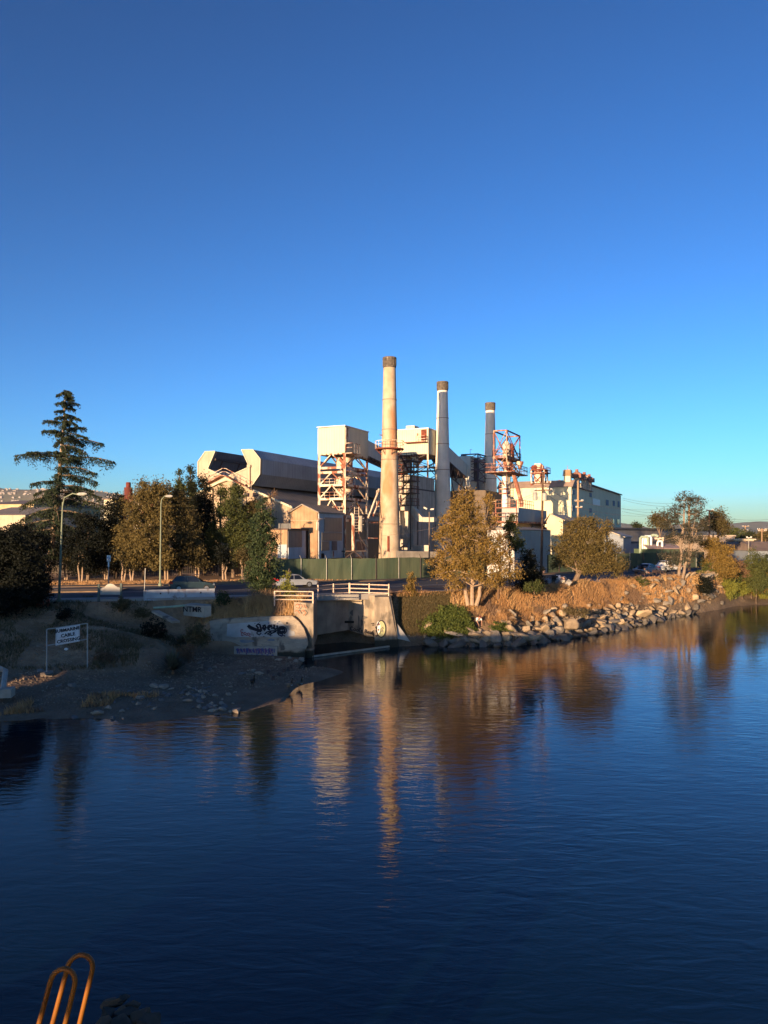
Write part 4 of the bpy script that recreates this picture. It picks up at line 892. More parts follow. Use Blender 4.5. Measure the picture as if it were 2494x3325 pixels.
MB().tube([P(425, 1630, 158), P(462, 1596, 158)], .5, 8).build('sloping_pipe', M['paint'], t)
# ------------------------------------------------------------------ culvert, graffiti wall, railings
bk = mat('black_spray_paint', (.012, .012, .02), None, 3); wh = mat('white_spray_paint', (.40, .40, .39), (.27, .26, .24), .8, spot=(.2, .17, .14), spot_t=.63, wear=1.5); pk = mat('red_spray_paint', (.30, .10, .10), None, 3); bl = mat('blue_spray_paint', (.08, .10, .24), None, 3); pu_ = mat('purple_spray_paint', (.16, .08, .18), None, 3); yl = mat('yellow_spray_paint', (.44, .41, .22), (.36, .37, .2), 5)
cw = mat('culvert_concrete', (.35, .285, .21), (.21, .17, .13), .9, streak=.85, bump=.04, bsc=4, spot=(.10, .085, .07), spot_t=.61, wear=.9, tide=.85)
cw2 = mat('rough_old_concrete', (.38, .31, .23), (.22, .18, .14), .9, bump=.10, bsc=3, spot=(.08, .07, .06), spot_t=.62, wear=1.1, stretch=(1, 1, 2.5), tide=.75)
TOP = 4.47
t = thing('culvert_headwall', (-2.5, 68, 0), 'concrete culvert headwall with two tall piers and a dark opening under the road', 'culvert')
A0 = Vector((-6.15, 68.3, 0)); B0 = Vector((-3.25, 70.0, 0)); C0_ = Vector((.35, 68.6, 0))
def wall(p, q, z0, z1, th, m, nm, par):
    d = (q - p).normalized(); n = Vector((-d.y, d.x, 0)); return MB().prism([p + Z * z0, q + Z * z0, q + Z * z1, p + Z * z1], n * th).build(nm, m, par)
def archwall(p, q, za, zb, nm):
    d = (q - p).normalized(); n = Vector((-d.y, d.x, 0)); return MB().prism([p + Z * za, q + Z * zb, q + Z * TOP, p + Z * TOP], n * .7).build(nm, cw, t)
archwall(A0 - Vector((.4, .2, 0)), B0, .95, 1.25, 'back_wall'); bw = archwall(B0, C0_, 1.25, .25, 'back_wall')
mb = MB(); mb.obox((-7, 73.2, -1.4), (8.5, 0, 0), (0, .3, 0), (0, 0, 3.2)); mb.obox((-7, 69.8, 1.9), (8.5, 0, 0), (0, 3.6, 0), (0, 0, .2)); mb.obox((-7, 69.4, -1.4), (.3, 0, 0), (0, 4, 0), (0, 0, 3.3)); mb.obox((1.3, 69.4, -1.4), (.3, 0, 0), (0, 4, 0), (0, 0, 3.3)); mb.build('painted_dark_lining', M['black'], t)  # black colour paints in the shade inside the opening
# right pier with battered flank
pr = MB(); x0, x1 = P(1220, 0, 67.6).x, P(1262, 0, 67.6).x
pr.prism([Vector((x0 - .1, 67.6, -.6)), Vector((x1, 67.6, -.6)), Vector((x1, 67.6, TOP)), Vector((x0 - .1, 67.6, TOP))], Vector((0, 1.4, 0))); rp = pr.build('pier', cw, t)
pr = MB(); pr.prism([Vector((x1 + .01, 67.55, -.6)), Vector((x1 + 1.0, 67.9, -.6)), Vector((x1 + .70, 67.9, 1.6)), Vector((x1 + .22, 67.9, TOP)), Vector((x1 + .01, 67.55, TOP))], Vector((0, 2.2, 0))); pr.build('buttress', cw, t)
pr = MB(); pr.prism([Vector((x1 + .75, 68.2, .7)), Vector((x1 + 1.95, 68.8, .35)), Vector((x1 + .8, 68.2, 2.0))], Vector((0, .5, 0))); pr.build('apron', mat('pale_new_concrete', (.45, .43, .4), None, 1), t)
# left pier
xl0, xl1 = P(951, 0, 62.6).x, P(1019, 0, 62.6).x
pr = MB(); pr.prism([Vector((xl1 - .42, 62.4, .75)), Vector((xl1, 62.2, .75)), Vector((xl1, 62.2, TOP - .1)), Vector((xl1 - 1.62, 62.6, TOP)), Vector((xl1 - 1.66, 62.8, 3.0)), Vector((xl1 - 1.1, 62.7, 2.55)), Vector((xl1 - .62, 62.5, 1.6))], Vector((-.25, 6.4, 0))); lp = pr.build('pier', cw, t)
pr = MB(); pr.box(xl1 - .27, 62.55, -.6, .62, 1.2, 1.34); pr.build('pier_base', cw2, t)
MB().bar((xl1 - .1, 62.0, .10), (.45, 67.6, .10), .18, .14).build('sill_beam', M['conc'], t)
# graffiti
def stroke(par, pl, pts, w, m, off=.03, nm='painted_line', closed=False):
    "flat painted stroke on a wall plane. pl: function mapping pixel to point; off: outward"
    P3 = [pl(*p) for p in pts]
    if closed: P3.append(P3[0])
    mb = MB(); nrm = Vector((0, -1, 0)); b = []
    for i, p in enumerate(P3):
        a, c = P3[max(i - 1, 0)], P3[min(i + 1, len(P3) - 1)]; d = (c - a).normalized(); sdir = d.cross(nrm).normalized() * w / 2; b += [p + sdir + nrm * off, p - sdir + nrm * off]
    mb.add(b, [(2 * i, 2 * i + 1, 2 * i + 3, 2 * i + 2) for i in range(len(P3) - 1)]); return mb.build(nm, m, par)
def blob(par, pl, c, rx, ry, m, off=.02, n=20, nm='painted_patch', wob=0):
    mb = MB(); vs = []
    for k in range(n):
        a = 2 * math.pi * k / n; r = 1 + wob * math.sin(3 * a + c[0]) + wob * .6 * math.sin(7 * a); vs.append(pl(c[0] + rx * r * math.cos(a), c[1] + ry * r * math.sin(a)) + Vector((0, -off, 0)))
    mb.add(vs[::-1], [tuple(range(n))]); return mb.build(nm, m, par)
frp = Pl(1220, 67.57, 90); onp = frp.on
flw = Pl(1131, 69.95, math.degrees(math.atan2(C0_.x - B0.x, C0_.y - B0.y))); 
def onr(x, y):
    q = onp(x, y) if x > 1219 else flw.on(x, y) + Vector((-.1, -.08, 0)); return q
gm_ = thing('graffiti_face', onp(1240, 2050), 'round cartoon face sprayed in yellow white and black at the foot of the culvert pier', 'graffiti')
blob(gm_, onp, (1238, 2042), 14.5, 27, yl, .03); blob(gm_, onp, (1229, 2037), 6.5, 20, M['white'], .04); 
stroke(gm_, onp, [(1238 + 14.5 * math.cos(a), 2042 + 27 * math.sin(a)) for a in [k * 2 * math.pi / 20 - 2.0 for k in range(21)]], .075, bk, .05)
for (x, y, r, m) in ((1230, 2027, 3.4, pk), (1229.5, 2045, 2.6, pk), (1241.5, 2049, 3, M['conc'])): blob(gm_, onp, (x, y), r, r * 1.2, bk, .055, 12); blob(gm_, onp, (x, y), r * .6, r * .75, m, .06, 12)
stroke(gm_, onp, [(1241, 2046), (1240, 2040), (1243, 2035), (1245, 2042)], .05, bk, .06); stroke(gm_, onp, [(1233, 2058), (1236, 2050), (1236, 2040)], .05, bk, .06)
stroke(gm_, onp, [(1222, 2034), (1219.5, 2038), (1224, 2043), (1221, 2048), (1226, 2056), (1227, 2062), (1221, 2066), (1220, 2062)], .08, bk, .06)
stroke(gm_, onr, [(1218, 2047), (1212, 2050), (1211, 2057), (1216, 2063), (1219, 2062)], .07, bk, .05); 
for a_ in (((1214, 2022), (1218, 2025)), ((1208, 2024), (1216, 2027)), ((1212, 2031), (1217, 2030))): stroke(gm_, onr, a_, .05, bk, .05)
gm_['label'] = gm_['label']
q = flw.on(1181, 2049) + Vector((0, -.03, 0)); put_text("Cool's Beans!", .50, q, (flw.d[0], flw.d[1], 0), bk, t, tilt=R(-8), bold=.012, off=.02)
q = onp(1249, 2064); put_text("'12", .22, q, (1, 0, 0), bk, t, off=.03)
for x, y, rx, ry in ((1142, 1990, 5, 9), (1165, 2015, 2, 20), (1183, 2005, 8, 6), (1177, 2022, 6, 9)): blob(t, lambda a, b: flw.on(a, b), (x, y), rx, ry, mat('soot_stain', (.07, .065, .06), (.12, .11, .1), 2), .02, 14, 'painted_patch', .3)
# faint orange tag on left pier
for pts in (((960, 1965), (968, 1960), (975, 1966), (970, 1975), (962, 1972)), ((980, 1962), (985, 1975), (990, 1963), (996, 1974)), ((958, 1985), (966, 1980), (974, 1992)), ((978, 1985), (986, 1980), (994, 1990), (985, 1998))):
    stroke(t, Pl(1019, 62.1, 97).on, pts, .07, mat('orange_spray_paint', (.36, .12, .05), None, 2), .10)

# sloping graffiti wall to the left
t = thing('retaining_wall', (-10.5, 61.5, 0), 'low weathered concrete bank wall covered in black and white graffiti', 'wall')
f = Pl(950, 61.6, 92); 
top = [f.on(676, 2019), f.on(720, 2012), f.on(800, 2008), f.on(880, 2004), f.on(946, 2003)]
bot = [f.on(690, 2112), f.on(760, 2118), f.on(850, 2122), f.on(930, 2118), f.on(990, 2112), f.on(1000, 2095), f.on(996, 2070), f.on(985, 2042), f.on(968, 2020)]
mb = MB(); fr = top[::-1] + bot
front = [p + Vector((0, (p.z - 1.2) * .28, 0)) for p in fr]; mb.prism(front, Vector((0, 1.1, 0))); wl_ = mb.build('face', cw2, t)
def onw(x, y): p = f.on(x, y); return p + Vector((0, (p.z - 1.2) * .28 - .01, 0))
mb = MB(); s0, s1 = f.on(763, 2098), f.on(902, 2098); mb.prism([s0 + Vector((0, -.35, 0)), s1 + Vector((0, -.35, 0)), Vector((s1.x, s1.y - .4, -.1)), Vector((s0.x, s0.y - .4, -.1))][::-1], Vector((0, .9, 0))); mb.build('footing', M['conc'], t)
mb = MB(); s0, s1 = f.on(902, 2112), f.on(990, 2104); mb.prism([s0 + Vector((0, -.25, 0)), s1 + Vector((0, -.25, 0)), Vector((s1.x, s1.y - .3, -.1)), Vector((s0.x, s0.y - .3, -.1))][::-1], Vector((0, .9, 0))); mb.build('footing', cw2, t)
patch_ = [(735, 2028), (790, 2024), (820, 2022), (870, 2018), (905, 2016), (918, 2028), (932, 2045), (955, 2052), (957, 2064), (930, 2068), (890, 2070), (850, 2067), (800, 2069), (760, 2070), (735, 2066)]
mb = MB(); mb.add([onw(*p) + Vector((0, -.02, 0)) for p in patch_], [tuple(range(len(patch_)))]); mb.build('painted_patch', wh, t)
st = lambda pts, w=.13: stroke(t, onw, pts, w, bk, .05)
def arc(cx, cy, rx, ry, a0, a1, n=12): return [(cx + rx * math.cos(R(a0 + (a1 - a0) * i / n)), cy + ry * math.sin(R(a0 + (a1 - a0) * i / n))) for i in range(n + 1)]
st([(803, 2032), (812, 2038), (826, 2044), (848, 2050)], .22); st([(848, 2050), (845, 2040), (842, 2031), (836, 2028), (830, 2033), (838, 2042)], .15)
st([(800, 2034), (808, 2043), (826, 2048), (846, 2053)], .07)
st([(851, 2036), (858, 2032), (862, 2040), (854, 2043), (850, 2037), (860, 2048)], .2); st(arc(873, 2039, 5, 7, 0, -300), .14); st([(868, 2044), (880, 2031), (882, 2044)], .16)
st(arc(893, 2038, 6, 6, -60, 200), .15); st([(884, 2032), (890, 2030), (888, 2044)], .14)
st(arc(912, 2048, 11, 9, 0, 360, 18), .16); st(arc(913, 2048, 6.5, 5, 20, 330), .16); st(arc(914, 2048, 15, 12.5, -130, 60), .09)
st([(858, 2060), (866, 2053), (880, 2050), (898, 2049), (895, 2052), (884, 2056), (874, 2062), (866, 2060), (880, 2053)], .11)
st([(898, 2054), (905, 2062), (914, 2066), (920, 2063), (914, 2060)], .11); st(arc(840, 2056, 7, 4.5, 0, 320), .09)
for i in range(40):
    x = random.Random(i).uniform(812, 935); y = random.Random(i + 99).choice([random.Random(i + 5).uniform(2021, 2029), random.Random(i + 7).uniform(2061, 2068)])
    if i % 2 == 0: blob(t, onw, (x, y), random.Random(i).uniform(1, 3.2), random.Random(i + 3).uniform(.8, 2.2), bk if i % 6 else bl, .06, 8, 'painted_patch', .2)
for cx_, cy_, r_ in ((784, 2050, 5), (786, 2060, 5), (794, 2058, 4), (800, 2061, 3.4), (806, 2060, 4), (811, 2063, 4)): stroke(t, onw, arc(cx_, cy_, r_ * .7, r_, 30, 340), .07, pk, .05)
for i in range(22):
    x = 770 + i * 5.6; rr = random.Random(i * 3); onf = lambda a, b: f.on(a, b) + Vector((0, -.36, 0))
    stroke(t, onf, [(x, 2103 + rr.uniform(-2, 4)), (x + rr.uniform(-3, 5), 2112), (x + rr.uniform(0, 6), 2104 + rr.uniform(-2, 3)), (x + 5, 2120 + rr.uniform(-4, 2))], .10, (pu_, bl)[i % 3 == 0], .05)
    blob(t, onf, (x, 2125), 4, 3, bl, .04, 10) if i % 3 == 0 else None
for (x, y, rx, ry, m) in ((800, 2082, 24, 5, mat('faded_blue_paint', (.12, .15, .2), (.2, .2, .2), 2)), (880, 2078, 12, 4, MC['faded_blue_paint'])): blob(t, onw, (x, y), rx, ry, m, .03, 20, 'painted_patch', .12)

# bridge railings
def fence_run(name, pts, label, rails, h=1.0, step=2.0, m=M['rail'], r=.045, posts=None):
    t = thing(name, pts[0], label, 'railing'); pts = [Vector(p) for p in pts]
    for k in rails:
        mb = MB(); mb.tube([p + Z * k for p in pts], r, 6); mb.build('rail', m, t, smooth=True)
    for p in posts or pts: MB().bar(Vector(p) - Z * .25, Vector(p) + Z * h, .11).build('post', m, t)
    return t
fence_run('railing', [(-9.0, 62.9, 4.4), (xl1 - .05, 62.35, 4.4)], 'short three-rail cream fence above the culvert pier beside the golden weeds', (.25, .58, .92), .98, posts=[(xl1 - .05, 62.35, 4.35), (-9, 62.9, 4.35)])
fence_run('railing', [(xl1 - .1, 67.6, 4.45), (-4.6, 69.5, 4.45), (-3.2, 70.3, 4.45)], 'thin three-rail fence set back over the middle of the culvert', (.2, .6, 1.0), 1.08, r=.03)
fence_run('railing', [(-3.15, 70.2, 4.45), (-1.35, 69.5, 4.45), (.42, 68.7, 4.45)], 'sunlit three-rail cream fence over the culvert beside the face graffiti pier', (.25, .6, .98), 1.1, r=.05)
q = [(.5, 68.7, 4.4), (3.5, 71.5, 4.4), (6, 74.4, 4.4), (9, 77, 4.4)]
fence_run('railing', q, 'thin dark wire fence running away past the little conifer', (.35, .65), .75, m=M['darksteel'], r=.02)

# ------------------------------------------------------------------ vegetation
def rot_rand(rng, n):
    v = rng.normal(size=(n, 3)); v /= np.linalg.norm(v, axis=1)[:, None]; w_ = rng.normal(size=(n, 3)); u_ = np.cross(v, w_); u_ /= np.linalg.norm(u_, axis=1)[:, None] + 1e-9
    return v, u_
def leaves(name, cen, size, m, parent, rng, aspect=.55, down=0.0, jit=.35):
    "one small quad per centre"
    n = len(cen); a, b = rot_rand(rng, n)
    if down: a[:, 2] -= down; a /= np.linalg.norm(a, axis=1)[:, None]; b = np.cross(a, rng.normal(size=(n, 3))); b /= np.linalg.norm(b, axis=1)[:, None] + 1e-9
    s = (size * (1 + jit * rng.normal(size=n)).clip(.4, 2))[:, None]; a = a * s; b = b * s * aspect
    v = np.stack([cen - a, cen - b * .9, cen + a, cen + b * .9], 1).reshape(-1, 3) - np.array(org(parent) if parent else (0, 0, 0))
    f_ = np.arange(4 * n).reshape(n, 4); o = link_mesh(name, raw_mesh(name, v, f_, m), parent); return o
def clumps(rng, blobs, per, clump_r, dens, flat=.75, fill=.55):
    "blobs: (x,y,z,rx,ry,rz). points gathered in clumps toward each blob's surface"
    out = []
    for (x, y, z, rx, ry, rz) in blobs:
        nc = max(3, int(dens * (rx * ry + ry * rz + rx * rz)))
        d = rng.normal(size=(nc, 3)); d /= np.linalg.norm(d, axis=1)[:, None]
        rr = (rng.uniform(fill ** 2, 1.0, nc) ** .5 * (1 + .17 * rng.normal(size=nc)))[:, None]
        c = d * rr * np.array([rx, ry, rz]) + np.array([x, y, z])
        cr = clump_r * .78 * rng.uniform(.5, 1.6, nc)
        for i in range(nc): 
            p = rng.normal(size=(per, 3)) * cr[i] * np.array([1, 1, flat]); out.append(c[i] + p)
    return np.concatenate(out)
def limb(rng, p, q, sag=.0, n=5, wig=.12):
    p, q = np.array(p), np.array(q); L_ = np.linalg.norm(q - p); pts = []
    for i in range(n + 1):
        k = i / n; v = p * (1 - k) + q * k; v = v + rng.normal(size=3) * wig * L_ * .12 * math.sin(math.pi * k); v[2] += -sag * L_ * 4 * k * (1 - k) * .25; pts.append(Vector(v))
    return pts
def tree(name, base, trunk_top, blobs, m, label, cat='tree', seed=1, per=26, cr=.38, dens=3.2, leaf=.13, tr=.25, trunks=None, bark=None, group=None, limbs=True, twigs=0, aspect=.55, fill=.42, flat=.75, down=0, extra_limbs=()):
    rng = np.random.default_rng(seed); bx, by = base[0], base[1]; bz = base[2] if len(base) > 2 else tz(bx, by)
    t = thing(name, (bx, by, bz), label, cat, group); bark = bark or M['bark']
    tops = trunks or [trunk_top]
    for k, tp in enumerate(tops):
        off = (k - (len(tops) - 1) / 2) * tr * 1.9; pts = limb(rng, (bx + off, by, bz - .3), tp, 0, 6, .15); n = len(pts)
        MB().tube(pts, [tr * (1 - .65 * i / (n - 1)) for i in range(n)], 8).build('trunk', bark, t, smooth=True)
    mb = MB()
    if limbs:
        for (x, y, z, rx, ry, rz) in blobs:
            tp = min(tops, key=lambda q: (q[0] - x) ** 2 + (q[1] - y) ** 2); k = rng.uniform(.35, .8); st_ = np.array([bx, by, bz]) * (1 - k) + np.array(tp) * k; st_[2] = min(st_[2], z)
            pts = limb(rng, st_, (x, y, z + rz * .3), .1); mb.tube(pts, [tr * .35 * (1 - .7 * i / 5) for i in range(6)], 5)
            for j in range(2 + twigs):
                d = rng.normal(size=3); d /= np.linalg.norm(d); e_ = np.array([x, y, z]) + d * np.array([rx, ry, rz]) * .95; pts = limb(rng, (x, y, z), e_, .0, 4); mb.tube(pts, [.05, .04, .03, .025, .018], 4)
    for (p, q) in extra_limbs: mb.tube(limb(rng, p, q, -.05, 6), [tr * .3, tr * .28, tr * .22, tr * .18, tr * .13, tr * .09, .02], 6)
    if mb.v: mb.build('branch_frame', bark, t, smooth=True)
    cen = clumps(rng, blobs, int(per * 1.9), cr, dens * 1.7, flat, fill)
    leaves('crown', cen, leaf * .82, m, t, rng, aspect, down)
    return t
def B(px, py, D, rx, rz, ry=None):
    "crown blob from photo size: rx, rz in photo pixels"
    q = P(px, py, D); k = D / FP; return (q.x, q.y, q.z, rx * k, (ry or rx) * k, rz * k)
def PT(px, py, D): q = P(px, py, D); return (q.x, q.y, q.z)
def GB(px, D): return (hx(px, D), D)

# the layered cedar
def cedar():
    rng = np.random.default_rng(11); Dc = 105.0; base = P(155, 1880, Dc); base.z = 4.3; t = thing('cedar_tree', base, 'tall layered dark cedar with a bare leaning trunk rising above everything on its side', 'tree')
    tp = [(155, 1895), (157, 1852), (166, 1790), (174, 1730), (182, 1660), (190, 1580), (196, 1500), (203, 1420), (208, 1350), (213, 1268)]
    pts = [P(x, y, Dc) for x, y in tp]; pts[0].z = 4.0
    MB().tube(pts, [.45, .42, .38, .36, .33, .28, .22, .17, .11, .04], 10).build('trunk', M['barklt'], t, smooth=True)
    def trunk_at(y):
        for (x0, y0), (x1, y1) in zip(tp[:-1], tp[1:]):
            if y1 <= y <= y0: return x0 + (x1 - x0) * (y0 - y) / (y0 - y1)
        return tp[0][0]
    br = [(1268, 232, 1278), (1275, 184, 1284), (1278, 238, 1290), (1295, 240, 1298), (1308, 258, 1312), (1310, 180, 1310), (1325, 245, 1329), (1335, 178, 1336), (1345, 262, 1362), (1355, 178, 1358), (1365, 250, 1378), (1375, 140, 1364),
          (1398, 280, 1386), (1408, 136, 1397), (1410, 284, 1418), (1435, 178, 1444), (1432, 335, 1436), (1445, 282, 1468), (1478, 150, 1466), (1490, 50, 1473), (1480, 262, 1484), (1498, 370, 1491), (1520, 312, 1532), (1540, 178, 1542), (1545, 316, 1560),
          (1568, 100, 1568), (1580, 300, 1588), (1590, 110, 1602), (1600, 330, 1608), (1612, 70, 1638), (1625, 345, 1640), (1650, 60, 1690), (1660, 330, 1690), (1690, 40, 1720), (1700, 300, 1740), (1720, 20, 1750), (1735, 260, 1775), (1760, 80, 1790), (1775, 300, 1800), (1800, 110, 1830), (1800, 240, 1820)]
    fr = MB(); cen = []
    def branch(st_, en, wid):
        L_ = (en - st_).length; n = 7; pts = []
        for i in range(n + 1):
            k = i / n; q = st_.lerp(en, k); q.z += .07 * L_ * math.sin(math.pi * k) - .05 * L_ * k * k; pts.append(q)
        fr.tube(pts, [max(.02, .03 + .018 * L_ * (1 - i / n)) for i in range(n + 1)], 5)
        d = (en - st_).normalized(); sd = Vector((-d.y, d.x, 0)); 
        cnt = int(L_ * 135)
        for _ in range(cnt):
            k = rng.uniform(.18, 1.02) ** .8; i = min(int(k * n), n - 1); q = pts[i].lerp(pts[i + 1], k * n - i)
            wd = wid * L_ * (1.1 - .75 * k) * rng.normal() * .30; hang = abs(rng.normal()) * (.12 + .075 * L_) * (1.2 - .5 * k) * (.5 + .9 * abs(math.sin(k * 9 + L_ * 3)))
            cen.append((q.x + sd.x * wd + rng.normal() * .06, q.y + sd.y * wd + rng.normal() * .06, q.z + .06 - hang - abs(wd) * .18))
    for (ty, ex, ey) in br:
        st_ = P(trunk_at(ty), ty, Dc); en = P(ex, ey, Dc + rng.uniform(-1.2, 1.2)); branch(st_, en, .5)
        L_ = (en - st_).length
        for s_ in (-1, 1):   # branches toward and away from the viewer complete the tier
            a = s_ * rng.uniform(.9, 1.6); d = en - st_; e2 = st_ + Vector((d.x * math.cos(a), abs(d.x) * math.sin(a), d.z)) * rng.uniform(.55, .85) + Z * rng.uniform(-.3, .3)
            branch(st_, e2, .5)
    fr.build('branch_frame', M['bark'], t, smooth=True)
    leaves('crown', np.array(cen), .15, LF['cedar'], t, rng, .35, down=.9)
cedar()
TG = 'trees lining the far side of the road'
tree('broad_tree', (*GB(470, 93), 4.4), PT(485, 1640, 93), [B(475, 1600, 93, 42, 38), B(520, 1600, 93, 40, 40), B(455, 1660, 92, 55, 45), B(530, 1670, 92, 45, 50), B(430, 1730, 91, 50, 45), B(500, 1745, 90, 60, 50), B(450, 1795, 91, 62, 40), B(400, 1760, 92, 28, 35), B(520, 1810, 91, 50, 40)], LF['bronze'], 'broad golden brown tree beside the street lamp across the road', seed=2, group=TG, dens=7, tr=.32)
tree('broad_tree', (*GB(585, 95), 4.4), PT(590, 1640, 95), [B(582, 1625, 95, 34, 36), B(600, 1680, 94, 42, 46), B(580, 1740, 93, 42, 40), B(615, 1760, 94, 42, 42), B(600, 1810, 94, 52, 35)], LF['brown'], 'bronze leaved bushy tree behind the dark hatchback', seed=3, group=TG, dens=7)
tree('tall_narrow_tree', (*GB(583, 106), 4.4), PT(583, 1560, 106), [B(583, 1542, 106, 7, 16), B(583, 1568, 106, 12, 24), B(585, 1600, 106, 18, 40), B(580, 1660, 106, 26, 50)], LF['olive'], 'slim olive spire tree with a pointed tip between broad trees', seed=4, group=TG, dens=9, tr=.2, cr=.3)
tree('tall_narrow_tree', (*GB(620, 107), 4.4), PT(620, 1530, 107), [B(620, 1528, 107, 6, 18), B(620, 1555, 107, 9, 26), B(622, 1590, 107, 16, 40), B(628, 1650, 107, 30, 55), B(640, 1720, 107, 32, 55)], LF['dark'], 'thinnest and tallest dark spire tree among the roadside trees', seed=5, group=TG, dens=9, tr=.2, cr=.3)
tree('evergreen_tree', (*GB(665, 104), 4.4), PT(665, 1600, 104), [B(660, 1556, 104, 8, 16), B(662, 1585, 104, 15, 26), B(660, 1640, 104, 34, 50), B(665, 1720, 104, 40, 60), B(670, 1800, 104, 44, 45), B(640, 1780, 104, 36, 50)], LF['blackish'], 'very dark evergreen behind the brown timber pole', seed=6, group=TG, dens=8)
tree('evergreen_tree', (*GB(716, 102), 4.4), PT(716, 1610, 102), [B(722, 1600, 102, 17, 26), B(718, 1665, 102, 17, 30), B(695, 1745, 102, 28, 44), B(715, 1800, 102, 30, 36)], LF['olive'], 'leafy green tree standing right behind the bare timber pole', seed=7, group=TG, dens=8, cr=.3)
tree('evergreen_tree', (*GB(758, 99), 4.4), PT(758, 1620, 99), [B(765, 1608, 99, 26, 32), B(750, 1650, 99, 34, 38), B(775, 1690, 99, 32, 40), B(745, 1730, 99, 38, 42), B(790, 1755, 99, 34, 38), B(765, 1800, 99, 42, 36)], LF['olive'], 'rounded sunlit green tree before the hall gable with floodlights', seed=8, group=TG, dens=7)
tree('evergreen_tree', (*GB(815, 101), 4.4), PT(815, 1660, 101), [B(818, 1650, 101, 26, 30), B(808, 1700, 101, 26, 34), B(835, 1665, 101, 24, 28)], LF['brown'], 'small reddish brown topped tree beside the pale floodlit gable', seed=9, group=TG, dens=7)
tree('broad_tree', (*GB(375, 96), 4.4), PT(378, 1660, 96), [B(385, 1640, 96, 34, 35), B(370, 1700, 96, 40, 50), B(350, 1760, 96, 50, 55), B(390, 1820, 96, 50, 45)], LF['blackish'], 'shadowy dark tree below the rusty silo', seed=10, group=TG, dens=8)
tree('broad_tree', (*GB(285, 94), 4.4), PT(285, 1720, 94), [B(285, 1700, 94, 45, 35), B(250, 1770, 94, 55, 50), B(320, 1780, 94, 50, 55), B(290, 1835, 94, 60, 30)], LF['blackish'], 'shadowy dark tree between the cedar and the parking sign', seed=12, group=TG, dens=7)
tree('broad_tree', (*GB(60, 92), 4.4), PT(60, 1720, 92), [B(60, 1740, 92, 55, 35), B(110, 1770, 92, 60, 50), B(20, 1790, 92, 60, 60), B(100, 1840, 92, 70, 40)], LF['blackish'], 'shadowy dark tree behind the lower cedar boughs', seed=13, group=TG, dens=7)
for i, px in enumerate((215, 262, 345, 402, 428, 540, 640, 730, 790)):
    rr = random.Random(i); D = 91 + rr.uniform(-1, 4)
    tree('young_tree', (*GB(px, D), 4.4), PT(px + rr.uniform(-6, 6), 1790, D), [B(px, 1800, D, 26, 26), B(px + 14, 1830, D, 20, 16)], LF['blackish'] if i % 2 else LF['brown'], 'thin understorey tree with a sunlit stem among the roadside trees', seed=40 + i, group='thin understorey trees by the road', dens=7, tr=.13, bark=M['barklt'], trunks=[PT(px - 8, 1790, D), PT(px + 8, 1795, D)])
tree('willow_tree', (*GB(852, 67), 4.2), PT(850, 1640, 67), [B(850, 1640, 67, 14, 30), B(862, 1690, 67, 32, 40), B(840, 1720, 67, 30, 45), B(865, 1760, 66.5, 38, 40), B(835, 1800, 66.5, 38, 45), B(868, 1850, 66, 42, 45), B(838, 1880, 66, 46, 40), B(862, 1915, 66, 36, 22), B(820, 1850, 67, 28, 38)], LF['poplar'], 'dense dark green upright tree on the near verge beside the golden weeds', seed=14, dens=9, per=24, cr=.22, leaf=.10, tr=.18)
tree('bare_tree', (*GB(872, 90), 4.4), PT(878, 1650, 90), [B(880, 1615, 90, 20, 26), B(890, 1600, 90, 16, 20), B(870, 1640, 90, 18, 24), B(900, 1740, 90, 18, 26)], LF['dry'], 'leafless reddish twiggy treetop above the dark green upright tree', seed=15, dens=4, per=3, cr=.4, leaf=.05, tr=.12, twigs=12, bark=LF['dry'])
tree('sapling', (*GB(937, 64.5), 3.9), PT(937, 1850, 64.5), [B(937, 1862, 64.5, 9, 20), B(930, 1900, 64.5, 18, 26), B(945, 1915, 64.5, 16, 24), B(932, 1950, 64.5, 20, 26), B(944, 1980, 64, 14, 16)], LF['bright'], 'bright yellow green sapling in sunlight before the pale sedan', seed=16, dens=16, per=12, cr=.15, leaf=.085, tr=.04)
tree('small_conifer', (*GB(1333, 70.5), 4.2), PT(1333, 1870, 70.5), [B(1333, 1866, 70.5, 6, 12), B(1333, 1885, 70.5, 13, 14), B(1333, 1905, 70.5, 19, 16), B(1332, 1926, 70.5, 22, 15)], LF['golden'], 'little pointed golden conifer beside the culvert wire fence', seed=17, dens=22, per=16, cr=.14, leaf=.08, tr=.06)
